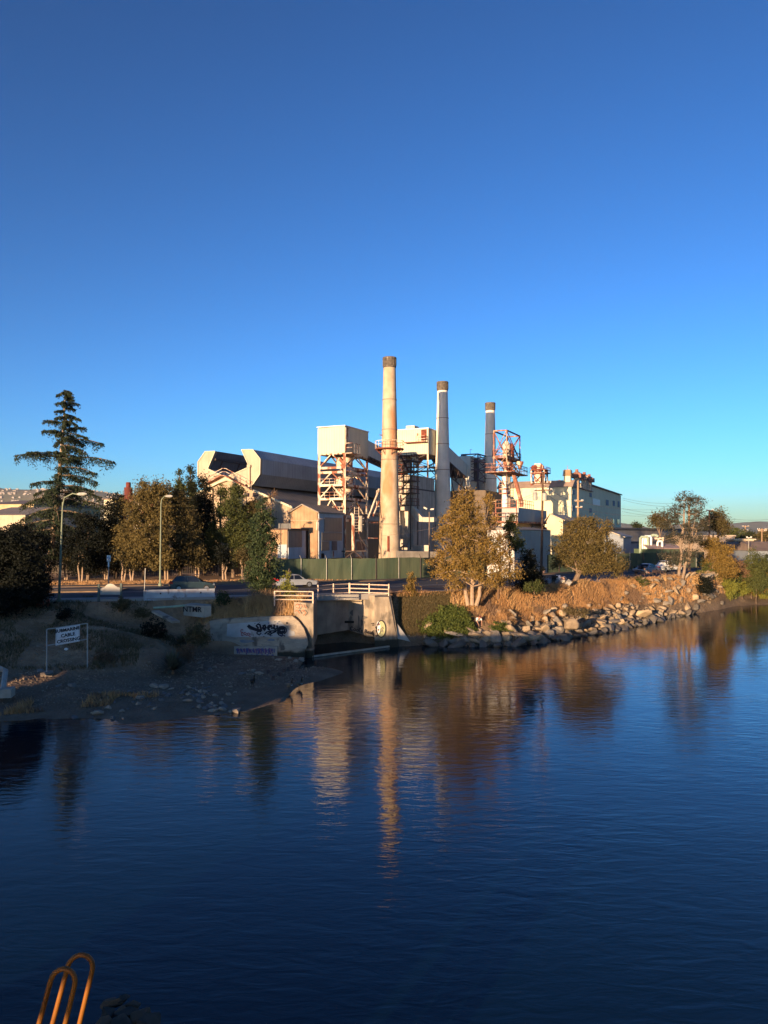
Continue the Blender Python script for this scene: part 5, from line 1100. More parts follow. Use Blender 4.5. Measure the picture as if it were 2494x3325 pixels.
big = tree('cypress_tree', (*GB(1533, 71), 3.7), PT(1530, 1640, 72), [B(1512, 1605, 72, 34, 24), B(1508, 1645, 72, 54, 34), B(1450, 1700, 71, 40, 26), B(1490, 1680, 71, 48, 34), B(1540, 1690, 72, 48, 40), B(1465, 1725, 71, 46, 30), B(1440, 1745, 70.5, 34, 24), B(1510, 1745, 70, 56, 40), B(1570, 1745, 71, 36, 36), B(1450, 1790, 70.5, 44, 34), B(1510, 1810, 69.5, 60, 40), B(1575, 1800, 70, 50, 44), B(1420, 1818, 71, 32, 26), B(1480, 1850, 70, 56, 36), B(1550, 1860, 69.5, 56, 36), B(1440, 1865, 71, 40, 24), B(1480, 1898, 70, 34, 18), B(1620, 1830, 70.5, 50, 40), B(1650, 1865, 71, 42, 34), B(1605, 1885, 70, 46, 30), B(1590, 1630, 73, 26, 26), B(1600, 1690, 73, 20, 40), B(1615, 1765, 72, 34, 40), B(1590, 1790, 71, 34, 30)], LF['golden'], 'huge spreading golden cypress with three pale stems on the grassy bank', seed=18, dens=5.0, per=26, cr=.26, leaf=.09, fill=.3, tr=.2, trunks=[PT(1490, 1720, 71), PT(1530, 1640, 72), PT(1590, 1750, 71)], bark=M['barklt'], twigs=4,
    extra_limbs=[(PT(1530, 1900, 70.5), PT(1400, 1830, 70.5)), (PT(1535, 1900, 70.4), PT(1625, 1790, 70)), (PT(1540, 1880, 70), PT(1660, 1780, 70)), (PT(1525, 1880, 70.4), PT(1445, 1770, 70)), (PT(1530, 1905, 70), PT(1670, 1870, 70.5))])
tree('bare_tree', (*GB(1618, 72), 4.2), PT(1625, 1780, 72), [B(1625, 1745, 72, 34, 34), B(1640, 1790, 71.5, 34, 30), B(1590, 1720, 72, 26, 30), B(1660, 1830, 71, 20, 20)], LF['dry'], 'dead twiggy brown crown tangled beside the golden cypress', seed=19, dens=5, per=3, cr=.3, leaf=.05, tr=.12, twigs=18, bark=LF['dry'])
tree('evergreen_tree', (*GB(1655, 78), 4.4), PT(1655, 1720, 78), [B(1655, 1700, 78, 18, 26), B(1660, 1740, 78, 24, 30), B(1672, 1770, 78, 26, 26)], LF['olive'], 'small dark green tree top before the silver ribbed shed', seed=20, dens=9, cr=.25, leaf=.11, tr=.15)
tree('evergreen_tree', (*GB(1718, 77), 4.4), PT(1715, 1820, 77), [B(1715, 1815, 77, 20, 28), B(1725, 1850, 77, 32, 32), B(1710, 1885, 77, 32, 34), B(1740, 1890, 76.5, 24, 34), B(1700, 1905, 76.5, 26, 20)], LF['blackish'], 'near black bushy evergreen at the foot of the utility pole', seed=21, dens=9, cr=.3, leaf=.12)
tree('low_shrub', (*GB(1735, 75), 4.4), PT(1735, 1905, 75), [B(1725, 1905, 75, 28, 14), B(1750, 1900, 75, 14, 18)], LF['olive'], 'low olive green shrub under the utility pole next to the rubbish heap', 'shrub', seed=22, dens=16, cr=.2, leaf=.09, tr=.05)
tree('leaning_tree', (*GB(1862, 85), 4.4), PT(1885, 1790, 86), [B(1885, 1705, 86, 52, 30), B(1945, 1720, 86, 42, 34), B(1850, 1740, 86, 40, 32), B(1910, 1760, 85, 56, 40), B(1825, 1785, 86, 44, 36), B(1880, 1800, 86, 50, 36), B(1960, 1780, 85, 50, 40), B(1930, 1830, 85, 50, 36), B(1985, 1825, 85, 42, 34), B(1820, 1830, 86, 36, 24), B(1905, 1850, 85, 30, 16), B(2010, 1850, 85.5, 22, 18)], LF['bronze'], 'wide rounded golden tree with a dark leaning trunk beside the rubbish heap', seed=23, dens=6.0, per=26, cr=.30, leaf=.10, fill=.4, tr=.36, bark=M['bark'], trunks=[PT(1900, 1800, 86)])
tree('bankside_tree', (*GB(2208, 97), 4.3), PT(2220, 1640, 97), [B(2225, 1625, 97, 36, 26), B(2265, 1630, 97, 22, 26), B(2190, 1665, 97, 32, 22), B(2255, 1670, 97, 28, 24), B(2175, 1700, 97, 36, 28), B(2240, 1710, 97, 30, 24), B(2275, 1700, 97, 30, 28), B(2190, 1745, 97, 34, 20), B(2250, 1750, 97, 36, 20), B(2200, 1810, 97, 34, 26), B(2240, 1800, 97, 30, 22), B(2165, 1810, 97, 20, 20), B(2175, 1840, 97, 12, 14)], mat('grey_green_leaves', (.07, .062, .04), (.032, .034, .024), .45, rough=.7, island=1, trans=.15), 'tall open grey green tree with twin pale stems on the bank by the benches', seed=24, dens=5.6, per=22, cr=.30, leaf=.095, tr=.21, trunks=[PT(2222, 1640, 97), PT(2262, 1720, 97)], bark=mat('mid_bark', (.25, .185, .135), (.18, .13, .09), 3), twigs=5)
tree('evergreen_tree', (*GB(2330, 112), 4.4), PT(2330, 1690, 112), [B(2330, 1680, 112, 26, 22), B(2345, 1710, 112, 24, 28), B(2310, 1700, 112, 26, 26)], LF['brown'], 'dark rounded tree behind the tall open tree by the pole with a bracket', seed=25, dens=8)
tree('evergreen_tree', (*GB(2140, 160), 4.4), PT(2140, 1690, 160), [B(2140, 1680, 160, 24, 16), B(2125, 1700, 160, 14, 14), B(2155, 1700, 160, 20, 16)], LF['brown'], 'rounded dark tree peeping over the slate warehouse roof', seed=26, dens=3, leaf=.2, cr=.5)
tree('cone_tree', (*GB(2066, 190), 4.4), PT(2066, 1710, 190), [B(2066, 1702, 190, 7, 9), B(2066, 1712, 190, 11, 9), B(2076, 1714, 190, 6, 6)], LF['dark'], 'small cone shaped dark tree on the warehouse roofline beside the olive mill', seed=27, dens=3, leaf=.25, cr=.5)
tree('thicket_tree', (*GB(2310, 104), 4.0), PT(2320, 1770, 104), [B(2300, 1765, 104, 30, 24), B(2330, 1790, 104, 34, 30), B(2360, 1810, 104, 32, 34), B(2350, 1850, 104, 40, 30), B(2310, 1830, 104, 30, 30)], LF['golden'], 'golden olive tree on the bank before the beige block building', seed=28, dens=7, leaf=.11, cr=.3)
tree('yellow_bush', (*GB(2352, 106), 1.0), PT(2352, 1900, 106), [B(2345, 1895, 106, 26, 22), B(2360, 1920, 106, 28, 24), B(2375, 1905, 106, 22, 20), B(2340, 1930, 106, 20, 14)], LF['bright'], 'bright yellow green bush hanging over the water by the end of the rocks', 'bush', seed=29, dens=14, per=18, cr=.26, leaf=.12, tr=.06)
for i, (px, py, D, rx, rz, m, lb) in enumerate([(2280, 1895, 99, 30, 30, 'blackish', 'dark shaded bush between the tall open tree and the bright yellow bush'), (2400, 1845, 110, 30, 32, 'dry', 'reddish brown twiggy bush behind the bright yellow bush'), (2455, 1855, 109, 34, 72, 'olive', 'tall olive bush before the grey roofed house'), (2430, 1890, 113, 50, 24, 'ivy', 'spreading green bush on the far bend of the bank'), (2480, 1880, 113, 30, 30, 'golden', 'golden grassy bush at the water bend beneath the tall olive bush'), (2247, 1880, 99, 20, 22, 'grassl', 'tawny reed clump at the root of the tall open tree'), (2490, 1920, 112, 36, 22, 'bright', 'low yellow green growth by the muddy far bend'), (2380, 1870, 109, 26, 26, 'olive', 'dense olive shrub wedged between the yellow and reddish bushes'), (2440, 1850, 112, 34, 34, 'golden', 'golden shrub filling the gap under the tall olive bush'), (2480, 1835, 114, 30, 40, 'olive', 'tall olive shrub at the outer end of the far bend'), (2410, 1905, 110, 30, 20, 'bright', 'fresh green shrub low on the far bend beside the yellow bush'), (2455, 1905, 111, 30, 20, 'golden', 'golden brown shrub low on the far bend'), (2300, 1850, 104, 24, 30, 'olive', 'olive shrub between the tall open tree and the golden bank tree')]):
    q = P(px, py, D); tree('bank_bush', (q.x, q.y, tz(q.x, q.y)), (q.x, q.y, q.z), [B(px - rx * .3, py, D, rx * .7, rz), B(px + rx * .4, py + rz * .2, D, rx * .6, rz * .8), B(px, py + rz * .5, D, rx, rz * .5)], LF[m], lb, 'bush', seed=60 + i, dens=10, per=16, cr=.28, leaf=.11, tr=.05, limbs=False)
tree('far_tree', (*GB(2385, 160), 4.4), PT(2385, 1720, 160), [B(2385, 1728, 160, 22, 10)], LF['olive'], 'low rounded tree between the beige block and the first far pole', seed=70, dens=3, leaf=.2, cr=.5)
tree('far_tree', (*GB(2425, 180), 4.4), PT(2425, 1730, 180), [B(2430, 1738, 180, 26, 12), B(2410, 1745, 175, 18, 12)], LF['dark'], 'dark low tree under the two far poles', seed=71, dens=3, leaf=.2, cr=.5)
tree('far_tree', (*GB(2490, 175), 4.4), PT(2485, 1730, 175), [B(2490, 1740, 175, 34, 15)], LF['brown'], 'brownish low tree behind the second far pole', seed=72, dens=3, leaf=.2, cr=.5)
# near-left shadowed thicket
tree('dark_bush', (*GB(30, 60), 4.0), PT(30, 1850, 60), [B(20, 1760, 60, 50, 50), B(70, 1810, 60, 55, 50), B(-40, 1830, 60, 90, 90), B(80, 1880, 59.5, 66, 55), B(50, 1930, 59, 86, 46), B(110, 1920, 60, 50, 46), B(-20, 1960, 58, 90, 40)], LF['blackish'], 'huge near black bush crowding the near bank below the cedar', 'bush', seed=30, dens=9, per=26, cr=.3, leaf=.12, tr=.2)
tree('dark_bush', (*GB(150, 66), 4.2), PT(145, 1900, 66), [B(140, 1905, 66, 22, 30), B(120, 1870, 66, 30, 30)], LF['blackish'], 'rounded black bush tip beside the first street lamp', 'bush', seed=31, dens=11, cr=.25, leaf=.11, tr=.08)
def bank_shrub(px, py, rx, rz, z, m, lb, seed, spiky=False, D=None):
    q = G(px, py + rz * .8, z) if D is None else P(px, py, D); Dq = q.y
    return tree('bank_shrub', (q.x, q.y, tz(q.x, q.y)), (q.x, q.y, q.z + rz * Dq / FP), [B(px, py, Dq, rx, rz), B(px - rx * .4, py + rz * .3, Dq, rx * .6, rz * .7), B(px + rx * .45, py + rz * .2, Dq, rx * .6, rz * .7)], LF[m], lb, 'shrub', seed=seed, dens=14, per=16, cr=.16, leaf=.085, tr=.04)
bank_shrub(500, 2045, 36, 40, 1.9, 'blackish', 'round black shrub on the bank between sign and graffiti wall', 80)
bank_shrub(205, 1990, 22, 22, 3.6, 'blackish', 'dark spiky plant around the foot of the first street lamp', 81)
bank_shrub(395, 1962, 30, 22, 3.9, 'scrub', 'dull green scrub below the blank scalloped board', 82)
bank_shrub(460, 1990, 28, 16, 3.4, 'scrub', 'low scrub above the round black shrub', 83)
bank_shrub(570, 1945, 24, 12, 4.2, 'scrub', 'small weedy scrub along the foot of the jersey barrier', 84)
bank_shrub(722, 1942, 22, 26, 4.1, 'poplar', 'leafy green shrub just past the end of the jersey barrier', 85)
bank_shrub(640, 2062, 40, 36, 1.6, 'scrub', 'tangled grey green shrub by the edge of the graffiti wall', 86)
bank_shrub(285, 1945, 16, 10, 4.1, 'scrub', 'small dry scrub patch beside the post of the blank board', 87)
bank_shrub(600, 2120, 30, 30, 1.1, 'dry', 'brown dead bush at the foot of the bank by the pale rocks', 88)
bank_shrub(340, 2140, 34, 26, 1.1, 'dry', 'brown dry brush mound next to the crossing sign post', 89)
def yucca(px, py, z, r, label, seed, n=130):
    q = G(px, py, z); rng = np.random.default_rng(seed); t = thing('yucca', (q.x, q.y, tz(q.x, q.y)), label, 'plant'); z0 = tz(q.x, q.y); mb = MB()
    for i in range(n):
        a = rng.uniform(0, 6.28); el = rng.uniform(.1, 1.4); L_ = r * rng.uniform(.7, 1.1); d = Vector((math.cos(a) * math.cos(el), math.sin(a) * math.cos(el), math.sin(el))); s = d.cross(Z).normalized() * .045
        p = Vector((q.x, q.y, z0 + .25)) + d * .1; m_ = p + d * L_ * .55; e_ = p + d * L_ - Z * L_ * .22 * math.cos(el); mb.add([p - s, p + s, m_ + s, m_ - s, e_], [(0, 1, 2, 3), (3, 2, 4)])
    mb.build('crown', mat('yucca_blades', (.045, .055, .035), (.13, .12, .08), 2, island=1), t); MB().tube([(q.x, q.y, z0 - .2), (q.x, q.y, z0 + .4)], .14).build('stem', M['bark'], t)
yucca(560, 2165, 1.0, 1.5, 'large spiky dark yucca at the top of the beach', 90, 220)
yucca(588, 2085, 1.6, .8, 'smaller pale tipped yucca above the large one', 91)
# ivy mound
tree('ivy_mound', (*GB(1445, 70.2), 1.2), PT(1445, 2010, 70.5), [B(1450, 2010, 70.6, 50, 34, 30), B(1410, 2030, 70.2, 46, 30, 26), B(1490, 2025, 70.2, 44, 36, 26), B(1450, 2045, 69.6, 80, 22, 24), B(1380, 2045, 70, 26, 18, 18), B(1520, 2045, 69.8, 24, 20, 18), B(1470, 1988, 71, 36, 16, 20)], LF['ivy'], 'large yellow green ivy mound above the waterline beside the fisherman', 'bush', seed=95, dens=34, per=18, cr=.16, leaf=.10, tr=.05, limbs=False, fill=.75)
tree('bank_shrub', (*GB(1620, 70.5), 1.2), PT(1620, 2030, 70.5), [B(1620, 2035, 70.5, 30, 20), B(1600, 2045, 70.2, 16, 14), B(1645, 2045, 70.4, 18, 12)], LF['ivy'], 'low green shrub on the rocks just beyond the fisherman', 'shrub', seed=96, dens=22, per=14, cr=.13, leaf=.08, tr=.04)
tree('bank_shrub', (*GB(1870, 76), 2), PT(1870, 1985, 76), [B(1860, 1985, 76, 34, 12), B(1895, 1992, 76, 20, 12)], LF['scrub'], 'flat dull shrub above the big round boulder', 'shrub', seed=97, dens=18, per=14, cr=.15, leaf=.08, tr=.04)
tree('bank_shrub', (*GB(2075, 92), 4), PT(2075, 1888, 92), [B(2075, 1888, 92, 22, 14), B(2090, 1893, 92, 18, 10)], LF['olive'], 'small green shrub below the reclining man on the benches', 'shrub', seed=98, dens=18, per=14, cr=.15, leaf=.08, tr=.04)
# seedlings in the yard behind the fence etc
def grass(name, n, region, hgt, m, label, seed, wid=.03, clump=.22, curve=.35, keep=None, zoff=-.03):
    rng = np.random.default_rng(seed); xs, ys = region(rng, n); z = terrain(xs, ys)
    if keep is not None: k = keep(xs, ys, z); xs, ys, z = xs[k], ys[k], z[k]
    n = len(xs); a = rng.uniform(0, 2 * np.pi, n); h = hgt * rng.uniform(.5, 1.25, n) * (1 + .7 * vnoise(xs, ys, 1.7, seed)); lean = curve * rng.normal(size=(n, 2))
    bx = np.stack([np.cos(a), np.sin(a), 0 * a], 1) * wid; p = np.stack([xs, ys, z + zoff], 1)
    mid = p + np.stack([lean[:, 0] * h * .3, lean[:, 1] * h * .3, h * .6], 1); tip = p + np.stack([lean[:, 0] * h, lean[:, 1] * h, h], 1)
    v = np.stack([p - bx, p + bx, mid + bx * .7, tip + bx * .15, tip - bx * .15, mid - bx * .7], 1).reshape(-1, 3); i = np.arange(n)[:, None] * 6
    f_ = np.concatenate([i + np.array([[0, 1, 2, 5]]), i + np.array([[5, 2, 3, 4]])]); me = raw_mesh(name, v, f_, m); o = link_mesh(name, me); o['label'] = label; o['kind'] = 'stuff'; return o
def reg_poly(poly):
    xs_ = [p[0] for p in poly]; ys_ = [p[1] for p in poly]
    def f_(rng, n):
        X_ = []; Y_ = []; c = 0
        while c < n:
            x = rng.uniform(min(xs_), max(xs_), n); y = rng.uniform(min(ys_), max(ys_), n); k = inpoly(x, y, poly); X_.append(x[k]); Y_.append(y[k]); c += k.sum()
        return np.concatenate(X_)[:n], np.concatenate(Y_)[:n]
    return f_
rsh = [p for p in SHORE if .8 < p[0] < 60]; rn = [(p[0], p[1] - 2.1) for p in NEAR if p[0] >= 0 and p[0] <= 60]
bankR = [(1.5, 68.8)] + rsh + [(60, 109)] + rn[::-1]
def keepR(x, y, z): d = vnoise(x, y, 2.2, 31) + .5 * vnoise(x, y, .8, 32); lo = 1.7 + 1.1 * vnoise(x, y, 3.0, 33); return (z > lo) & (d > -.33) & ((x > 4.4 + (y - 69)) | (z > 4.2))  # dry grass cut back along the diagonal edge of the shaded slope
grass('dry_grass', 90000, reg_poly(bankR), .34, LF['grass'], 'dry orange grass covering the top of the rocky bank', 100, .028, keep=keepR)
grass('tufted_grass', 26000, reg_poly(bankR), .62, LF['grassl'], 'taller tawny weeds in clumps on the rocky bank', 101, .03, curve=.5, keep=lambda x, y, z: (z > 2.2) & (vnoise(x, y, 1.6, 41) > .12))
grass('shade_scrub_grass', 34000, reg_poly([(1.3, 68.6), (6.5, 69.3), (6.2, 72), (3.5, 72.5), (1.3, 70.5)]), .22, LF['scrub'], 'dull brown undergrowth standing in for shade on the slope beside the culvert buttress', 102, .03, keep=lambda x, y, z: z > .8)  # dull growth darkens this slope in place of the buttress shade
wp = [(-15.5, 62.6), (-6.6, 62.7), (-6.4, 66.9), (-15.5, 64.8)]
grass('dry_grass', 12000, reg_poly(wp), .42, LF['grassl'], 'dry golden grass on the ledge above the graffiti wall', 103, .028)
grass('golden_weeds', 9000, reg_poly([(-11.5, 63.2), (-6.8, 62.9), (-6.6, 65), (-11.2, 64.6)]), 1.25, LF['grassl'], 'tall golden weeds between the upright tree and the railing', 104, .03, curve=.22, keep=lambda x, y, z: vnoise(x, y, 1.3, 55) > -.12)
lb_ = [(-34, 44), (-20, 44), (-15, 50), (-14, 61), (-14, 65.5), (-34, 61)]
grass('sparse_grass', 26000, reg_poly(lb_), .24, LF['scrub'], 'sparse grey brown weeds over the shaded bank', 105, .028, keep=lambda x, y, z: (z > 1.1) & (vnoise(x, y, 2.6, 61) > -.05))
grass('straw', 16000, reg_poly(lb_), .26, mat('straw', (.24, .17, .09), (.14, .10, .06), .6, island=1), 'pale straw scattered on the shaded bank', 106, .024, curve=1.2, keep=lambda x, y, z: (z > 1.0) & (vnoise(x, y, 3.1, 62) > .05))
grass('road_verge_grass', 22000, reg_poly([(-60, 76.5), (-26, 84.3), (-10, 89), (-4, 91.5), (-10, 93), (-60, 86)]), .22, LF['grass'], 'sunlit dry grass strip under the roadside trees', 107, .035)
grass('beach_weeds', 2600, reg_poly([(-21, 41.8), (-14, 44), (-13.6, 46.2), (-21, 44.4)]), .34, LF['grass'], 'low orange weeds on the beach below the crossing sign', 108, .03, keep=lambda x, y, z: vnoise(x, y, 1.5, 71) > .02)

grass('far_bank_weeds', 26000, reg_poly([(42, 101), (50, 107.5), (57, 110.5), (75, 116.5), (78, 128), (52, 120), (43, 106)]), .5, LF['ivy'], 'green weeds covering the muddy far bend of the bank', 109, .05, keep=lambda x, y, z: (z > .9) & (vnoise(x, y, 2.5, 81) > -.3))
# ------------------------------------------------------------------ rocks
def rock_mesh(seed, sx, sy, sz, n=16, m=None):
    rr = random.Random(seed); bm = bmesh.new()
    for _ in range(n):
        v = Vector((rr.gauss(0, 1), rr.gauss(0, 1), rr.gauss(0, 1))).normalized(); e = 3.2; k = (abs(v.x) ** e + abs(v.y) ** e + abs(v.z) ** e) ** (-1 / e) * rr.uniform(.85, 1.05)
        bm.verts.new((v.x * k * sx, v.y * k * sy, v.z * k * sz))
    bmesh.ops.convex_hull(bm, input=bm.verts); bmesh.ops.delete(bm, geom=[v for v in bm.verts if not v.link_faces], context='VERTS')
    bmesh.ops.bevel(bm, geom=bm.edges[:], offset=min(sx, sy, sz) * .07, segments=1, affect='EDGES')
    me = bpy.data.meshes.new('rock'); bm.to_mesh(me); bm.free(); me.materials.append(m); return me
rk1 = mat('tan_riprap_stone', (.40, .30, .195), (.22, .165, .11), 1.1, tide=.45, bump=.03, bsc=5, spot=(.12, .10, .08), spot_t=.68, wear=1.6)
rk2 = mat('grey_riprap_stone', (.27, .23, .185), (.16, .14, .115), 1.6, tide=.45, bump=.03, bsc=5)
rk3 = mat('wet_riprap_stone', (.15, .13, .11), (.09, .08, .07), 2, bump=.03, bsc=5, rough=.55)
def kinds(ms, n, shapes, s0): return [[rock_mesh(s0 + 17 * j + i, *shapes[i % len(shapes)], m=m) for i in range(n)] for j, m in enumerate(ms)]
RK = kinds([rk1, rk2, rk3], 7, [(.75, .50, .28), (.52, .48, .38), (1.05, .5, .2), (.40, .34, .30), (.95, .36, .26), (.7, .5, .16), (.62, .55, .36)], 500)
rr = random.Random(77)
def at_shore(s):
    pl = [p for p in SHORE if p[0] >= 3.8]; 
    for a, b in zip(pl[:-1], pl[1:]):
        l = math.hypot(b[0] - a[0], b[1] - a[1])
        if s < l: k = s / l; d = ((b[0] - a[0]) / l, (b[1] - a[1]) / l); return a[0] + (b[0] - a[0]) * k, a[1] + (b[1] - a[1]) * k, (-d[1], d[0])
        s -= l
zone = lambda x: 'below the ivy mound and fisherman' if x < 10 else ('between the fisherman and the big round boulder' if x < 17.5 else ('beyond the big round boulder' if x < 30 else 'near the tall open tree'))
cnt = 0
for row in range(7):
    s = rr.uniform(0, .5)
    while s < 57:
        r_ = at_shore(s)
        if r_ is None: break
        x, y, nrm = r_; d = -.15 + row * .55 + rr.uniform(-.25, .25); maxd = 1.6 if x < 11 else (3.6 if x < 41 else 1.5)
        s += rr.uniform(.85, 1.6) * (1 + .05 * row)
        if d > maxd or cnt > 285: continue
        if row > 4 and rr.random() < .4: continue
        x += nrm[0] * d; y += nrm[1] * d; z = tz(x, y) - .06
        mi = 2 if row == 0 else (0 if rr.random() < .68 else 1); me = rr.choice(RK[mi]); o = bpy.data.objects.new('riprap_stone', me); COL.objects.link(o)
        k = rr.uniform(.7, 1.3) * (1.15 if row < 3 else .85); o.location = (x, y, max(z, -.1) + .05 + .08 * k); o.scale = (k, k, k); o.rotation_euler = (rr.uniform(-.8, .8), rr.uniform(-.8, .8), rr.uniform(0, 6.28)); cnt += 1
        lv = 'dark wet' if row == 0 else ('sunlit tan' if mi == 0 else 'dull grey'); po = 'at the waterline' if row == 0 else ('low on the bank' if row < 4 else 'high on the bank')
        tag(o, f'{lv} angular stone {po}, {zone(x)}', 'rock', f'{lv} riprap stones {po} {zone(x)}')
# small rubble wedged between the big stones: past counting
mbv = []; mbf = []; nb = 0
for k in range(900):
    r_ = at_shore(rr.uniform(0, 56)); x, y, nrm = r_; d = rr.uniform(-.3, 2.6 if x > 11 else 1.6); x += nrm[0] * d; y += nrm[1] * d; me = RK[0][rr.randrange(7)]; k_ = rr.uniform(.22, .5); Mx = Matrix.Translation((x, y, tz(x, y))) @ Euler((rr.uniform(-.8, .8), rr.uniform(-.8, .8), rr.uniform(0, 6))).to_matrix().to_4x4() @ Matrix.Scale(k_, 4)
    mbv += [tuple(Mx @ v.co) for v in me.vertices]; mbf += [tuple(nb + i for i in p.vertices) for p in me.polygons]; nb = len(mbv)
me = bpy.data.meshes.new('rubble'); me.from_pydata(mbv, [], mbf); me.materials.append(mat('brown_rubble', (.22, .165, .115), (.12, .095, .07), 1.4, tide=.4)); o = link_mesh('rubble', me); o['kind'] = 'stuff'; o['label'] = 'small brown rubble wedged between the riprap stones'
def one_rock(px, py, z, s, m, lb, grp=None, seed=1, rot=(0, 0, 0), n=16, cat='rock', name='boulder'):
    q = G(px, py, z); me = rock_mesh(seed, *s, n=n, m=m); o = bpy.data.objects.new(name, me); COL.objects.link(o); o.location = (q.x, q.y, q.z + s[2] * .35); o.rotation_euler = rot; return tag(o, lb, cat, grp)
one_rock(1856, 2036, 1.2, (.75, .6, .62), rk1, 'big pale rounded boulder standing out on the riprap slope', n=60, seed=5)
one_rock(1500, 2082, .35, (1.5, .7, .28), rk2, 'long pale slab leaning at the waterline below the ivy mound', seed=6, rot=(.3, -.2, .3))
one_rock(1545, 2062, .9, (.8, .4, .26), rk1, 'flat tan slab under the feet of the fisherman', seed=7, rot=(.1, .1, 0))
one_rock(1570, 2045, 1.2, (.3, .25, .36), rk1, 'small sunlit pointed stone beside the hands of the fisherman', seed=8)
one_rock(1562, 2052, 1.1, (.42, .25, .22), rk1, 'sunlit block the fisherman reaches down to', seed=9, rot=(0, .5, 0))
one_rock(1478, 2060, 1.0, (.9, .3, .16), rk2, 'thin slab propped at the lower edge of the ivy mound', seed=10, rot=(.2, .2, 0))
# broken concrete box section
q = G(1428, 2096, .2); t = thing('broken_concrete_box', (q.x, q.y, 0), 'hollow broken concrete box section half sunk at the waterline', 'concrete debris')
a_, b_, c_, d_ = P(1385, 2095, 69.5), P(1415, 2060, 70), P(1462, 2076, 70), P(1450, 2098, 69.2)
mb = MB(); mb.bar(a_, b_, .5, .35); mb.bar(b_, c_, .5, .35); mb.bar(c_, d_, .5, .35); mb.build('rim', M['conc'], t)
mb = MB(); mb.prism([P(1405, 2096, 69.3), P(1420, 2074, 70), P(1452, 2082, 70), P(1446, 2098, 69.2)], Vector((0, .3, -.15))); mb.build('inner_slab', rk2, t)
for i, (px, py, z) in enumerate([(1658, 1948, 4.0), (1672, 1960, 3.6), (1665, 1972, 3.2), (1685, 1968, 3.3), (1712, 1950, 3.8), (1722, 1960, 3.6), (1700, 1975, 3.1), (1728, 1985, 2.8), (1660, 1985, 2.9), (1735, 2000, 2.4), (2120, 1918, 3.6), (2135, 1930, 3.2), (2105, 1925, 3.3), (2290, 1925, 2.4), (2300, 1938, 1.9), (2118, 1945, 2.6)]):
    q = G(px, py, z); one_rock(px, py, tz(q.x, q.y), (.45, .35, .22) if i % 2 else (.6, .28, .18), rk1, 'loose broken concrete chunk in the dry grass %s' % ('above the ivy mound shrub' if px < 1800 else 'below the benches'), 'loose chunks in the grass %s' % ('a' if px < 1800 else 'b'), seed=200 + i, rot=(rr.uniform(-.5, .5), rr.uniform(-.5, .5), rr.uniform(0, 3)), name='concrete_chunk')
# beach stones
SM = kinds([mat('pale_beach_stone', (.36, .28, .20), (.22, .18, .14), 3), mat('grey_beach_stone', (.17, .16, .15), (.11, .10, .10), 3)], 4, [(.26, .2, .13), (.2, .18, .14), (.3, .16, .1)], 900)
def beach(n, cx, cy, sx, sy, lb, kk=1.0, mi=None):
    for _ in range(n):
        px, py = rr.gauss(cx, sx), rr.gauss(cy, sy); q = G(px, py, .25); z = tz(q.x, q.y)
        if z < -.15: continue
        j = mi if mi is not None else rr.randrange(2); o = bpy.data.objects.new('beach_stone', rr.choice(SM[j])); COL.objects.link(o); k = rr.uniform(.4, 1.15) * kk; o.scale = (k, k, k); o.location = (q.x, q.y, z + .03); o.rotation_euler = (rr.uniform(-.3, .3), rr.uniform(-.3, .3), rr.uniform(0, 6))
        tag(o, f'{("pale tan", "cool grey")[j]} {lb}', 'stone', f'{("pale", "grey")[j]} {lb}')
beach(34, 640, 2250, 55, 12, 'stone in the scatter at the middle of the beach')
beach(20, 720, 2285, 60, 10, 'stone along the beach edge near the water')
beach(12, 500, 2270, 40, 14, 'stone on the dark mud beside the water')
beach(10, 330, 2300, 60, 18, 'stone lying alone on the shadowed beach')
beach(14, 985, 2142, 30, 5, 'rubble stone at the base of the graffiti wall', 1.3, 0)
beach(8, 750, 2190, 60, 10, 'small stone high on the beach below the wall')
for px, py, k, lb in ((502, 2231, 1.5, 'tan flat stone, first of the pair at the top of the beach'), (532, 2232, 1.4, 'whitish lumpy stone, second of the pair at the top of the beach'), (842, 2187, 1.2, 'single pale stone near the dark stumps'), (768, 2292, 1.4, 'sunlit cream stone at the water edge'), (320, 2303, 1.3, 'flat tan stone low on the shadowed beach'), (610, 2268, 1.1, 'sunlit rounded stone by the water')):
    q = G(px, py, .35); o = bpy.data.objects.new('beach_stone', SM[0][int(px) % 4]); COL.objects.link(o); o.location = (q.x, q.y, tz(q.x, q.y) + .08); o.scale = (k, k, k); o.rotation_euler = (0, 0, px); tag(o, lb, 'stone')
for i, (px, py) in enumerate(((620, 2135), (632, 2142), (618, 2118), (670, 2118), (648, 2155), (190, 2230), (235, 2228), (160, 2190), (130, 2180))):
    q = G(px, py, .8); one_rock(px, py, tz(q.x, q.y), (.30, .20, .14), mat('dull_block', (.20, .18, .16), (.13, .12, .1), 2), 'grey broken block %s' % ('between the yucca and the graffiti wall' if px > 500 else 'on the slope under the crossing sign'), 'broken blocks %d' % (px > 500), seed=300 + i, rot=(.2, .1, i))
# rocks below the yellow ladder
for i, (px, py, s) in enumerate(((365, 3270, .32), (395, 3255, .26), (385, 3290, .30), (410, 3300, .34), (455, 3310, .36), (350, 3300, .3), (430, 3270, .24), (480, 3330, .4), (330, 3340, .4), (400, 3345, .5))):
    one_rock(px, py, .25, (s * .75, s * .5, s * .35), mat('weedy_stone', (.09, .07, .05), (.03, .026, .022), 3) if i % 2 else mat('rust_brown_stone', (.16, .09, .045), (.09, .06, .04), 3), 'weedy stone breaking the dark water beside the yellow ladder', 'stones beside the ladder', seed=400 + i, rot=(0, 0, i))
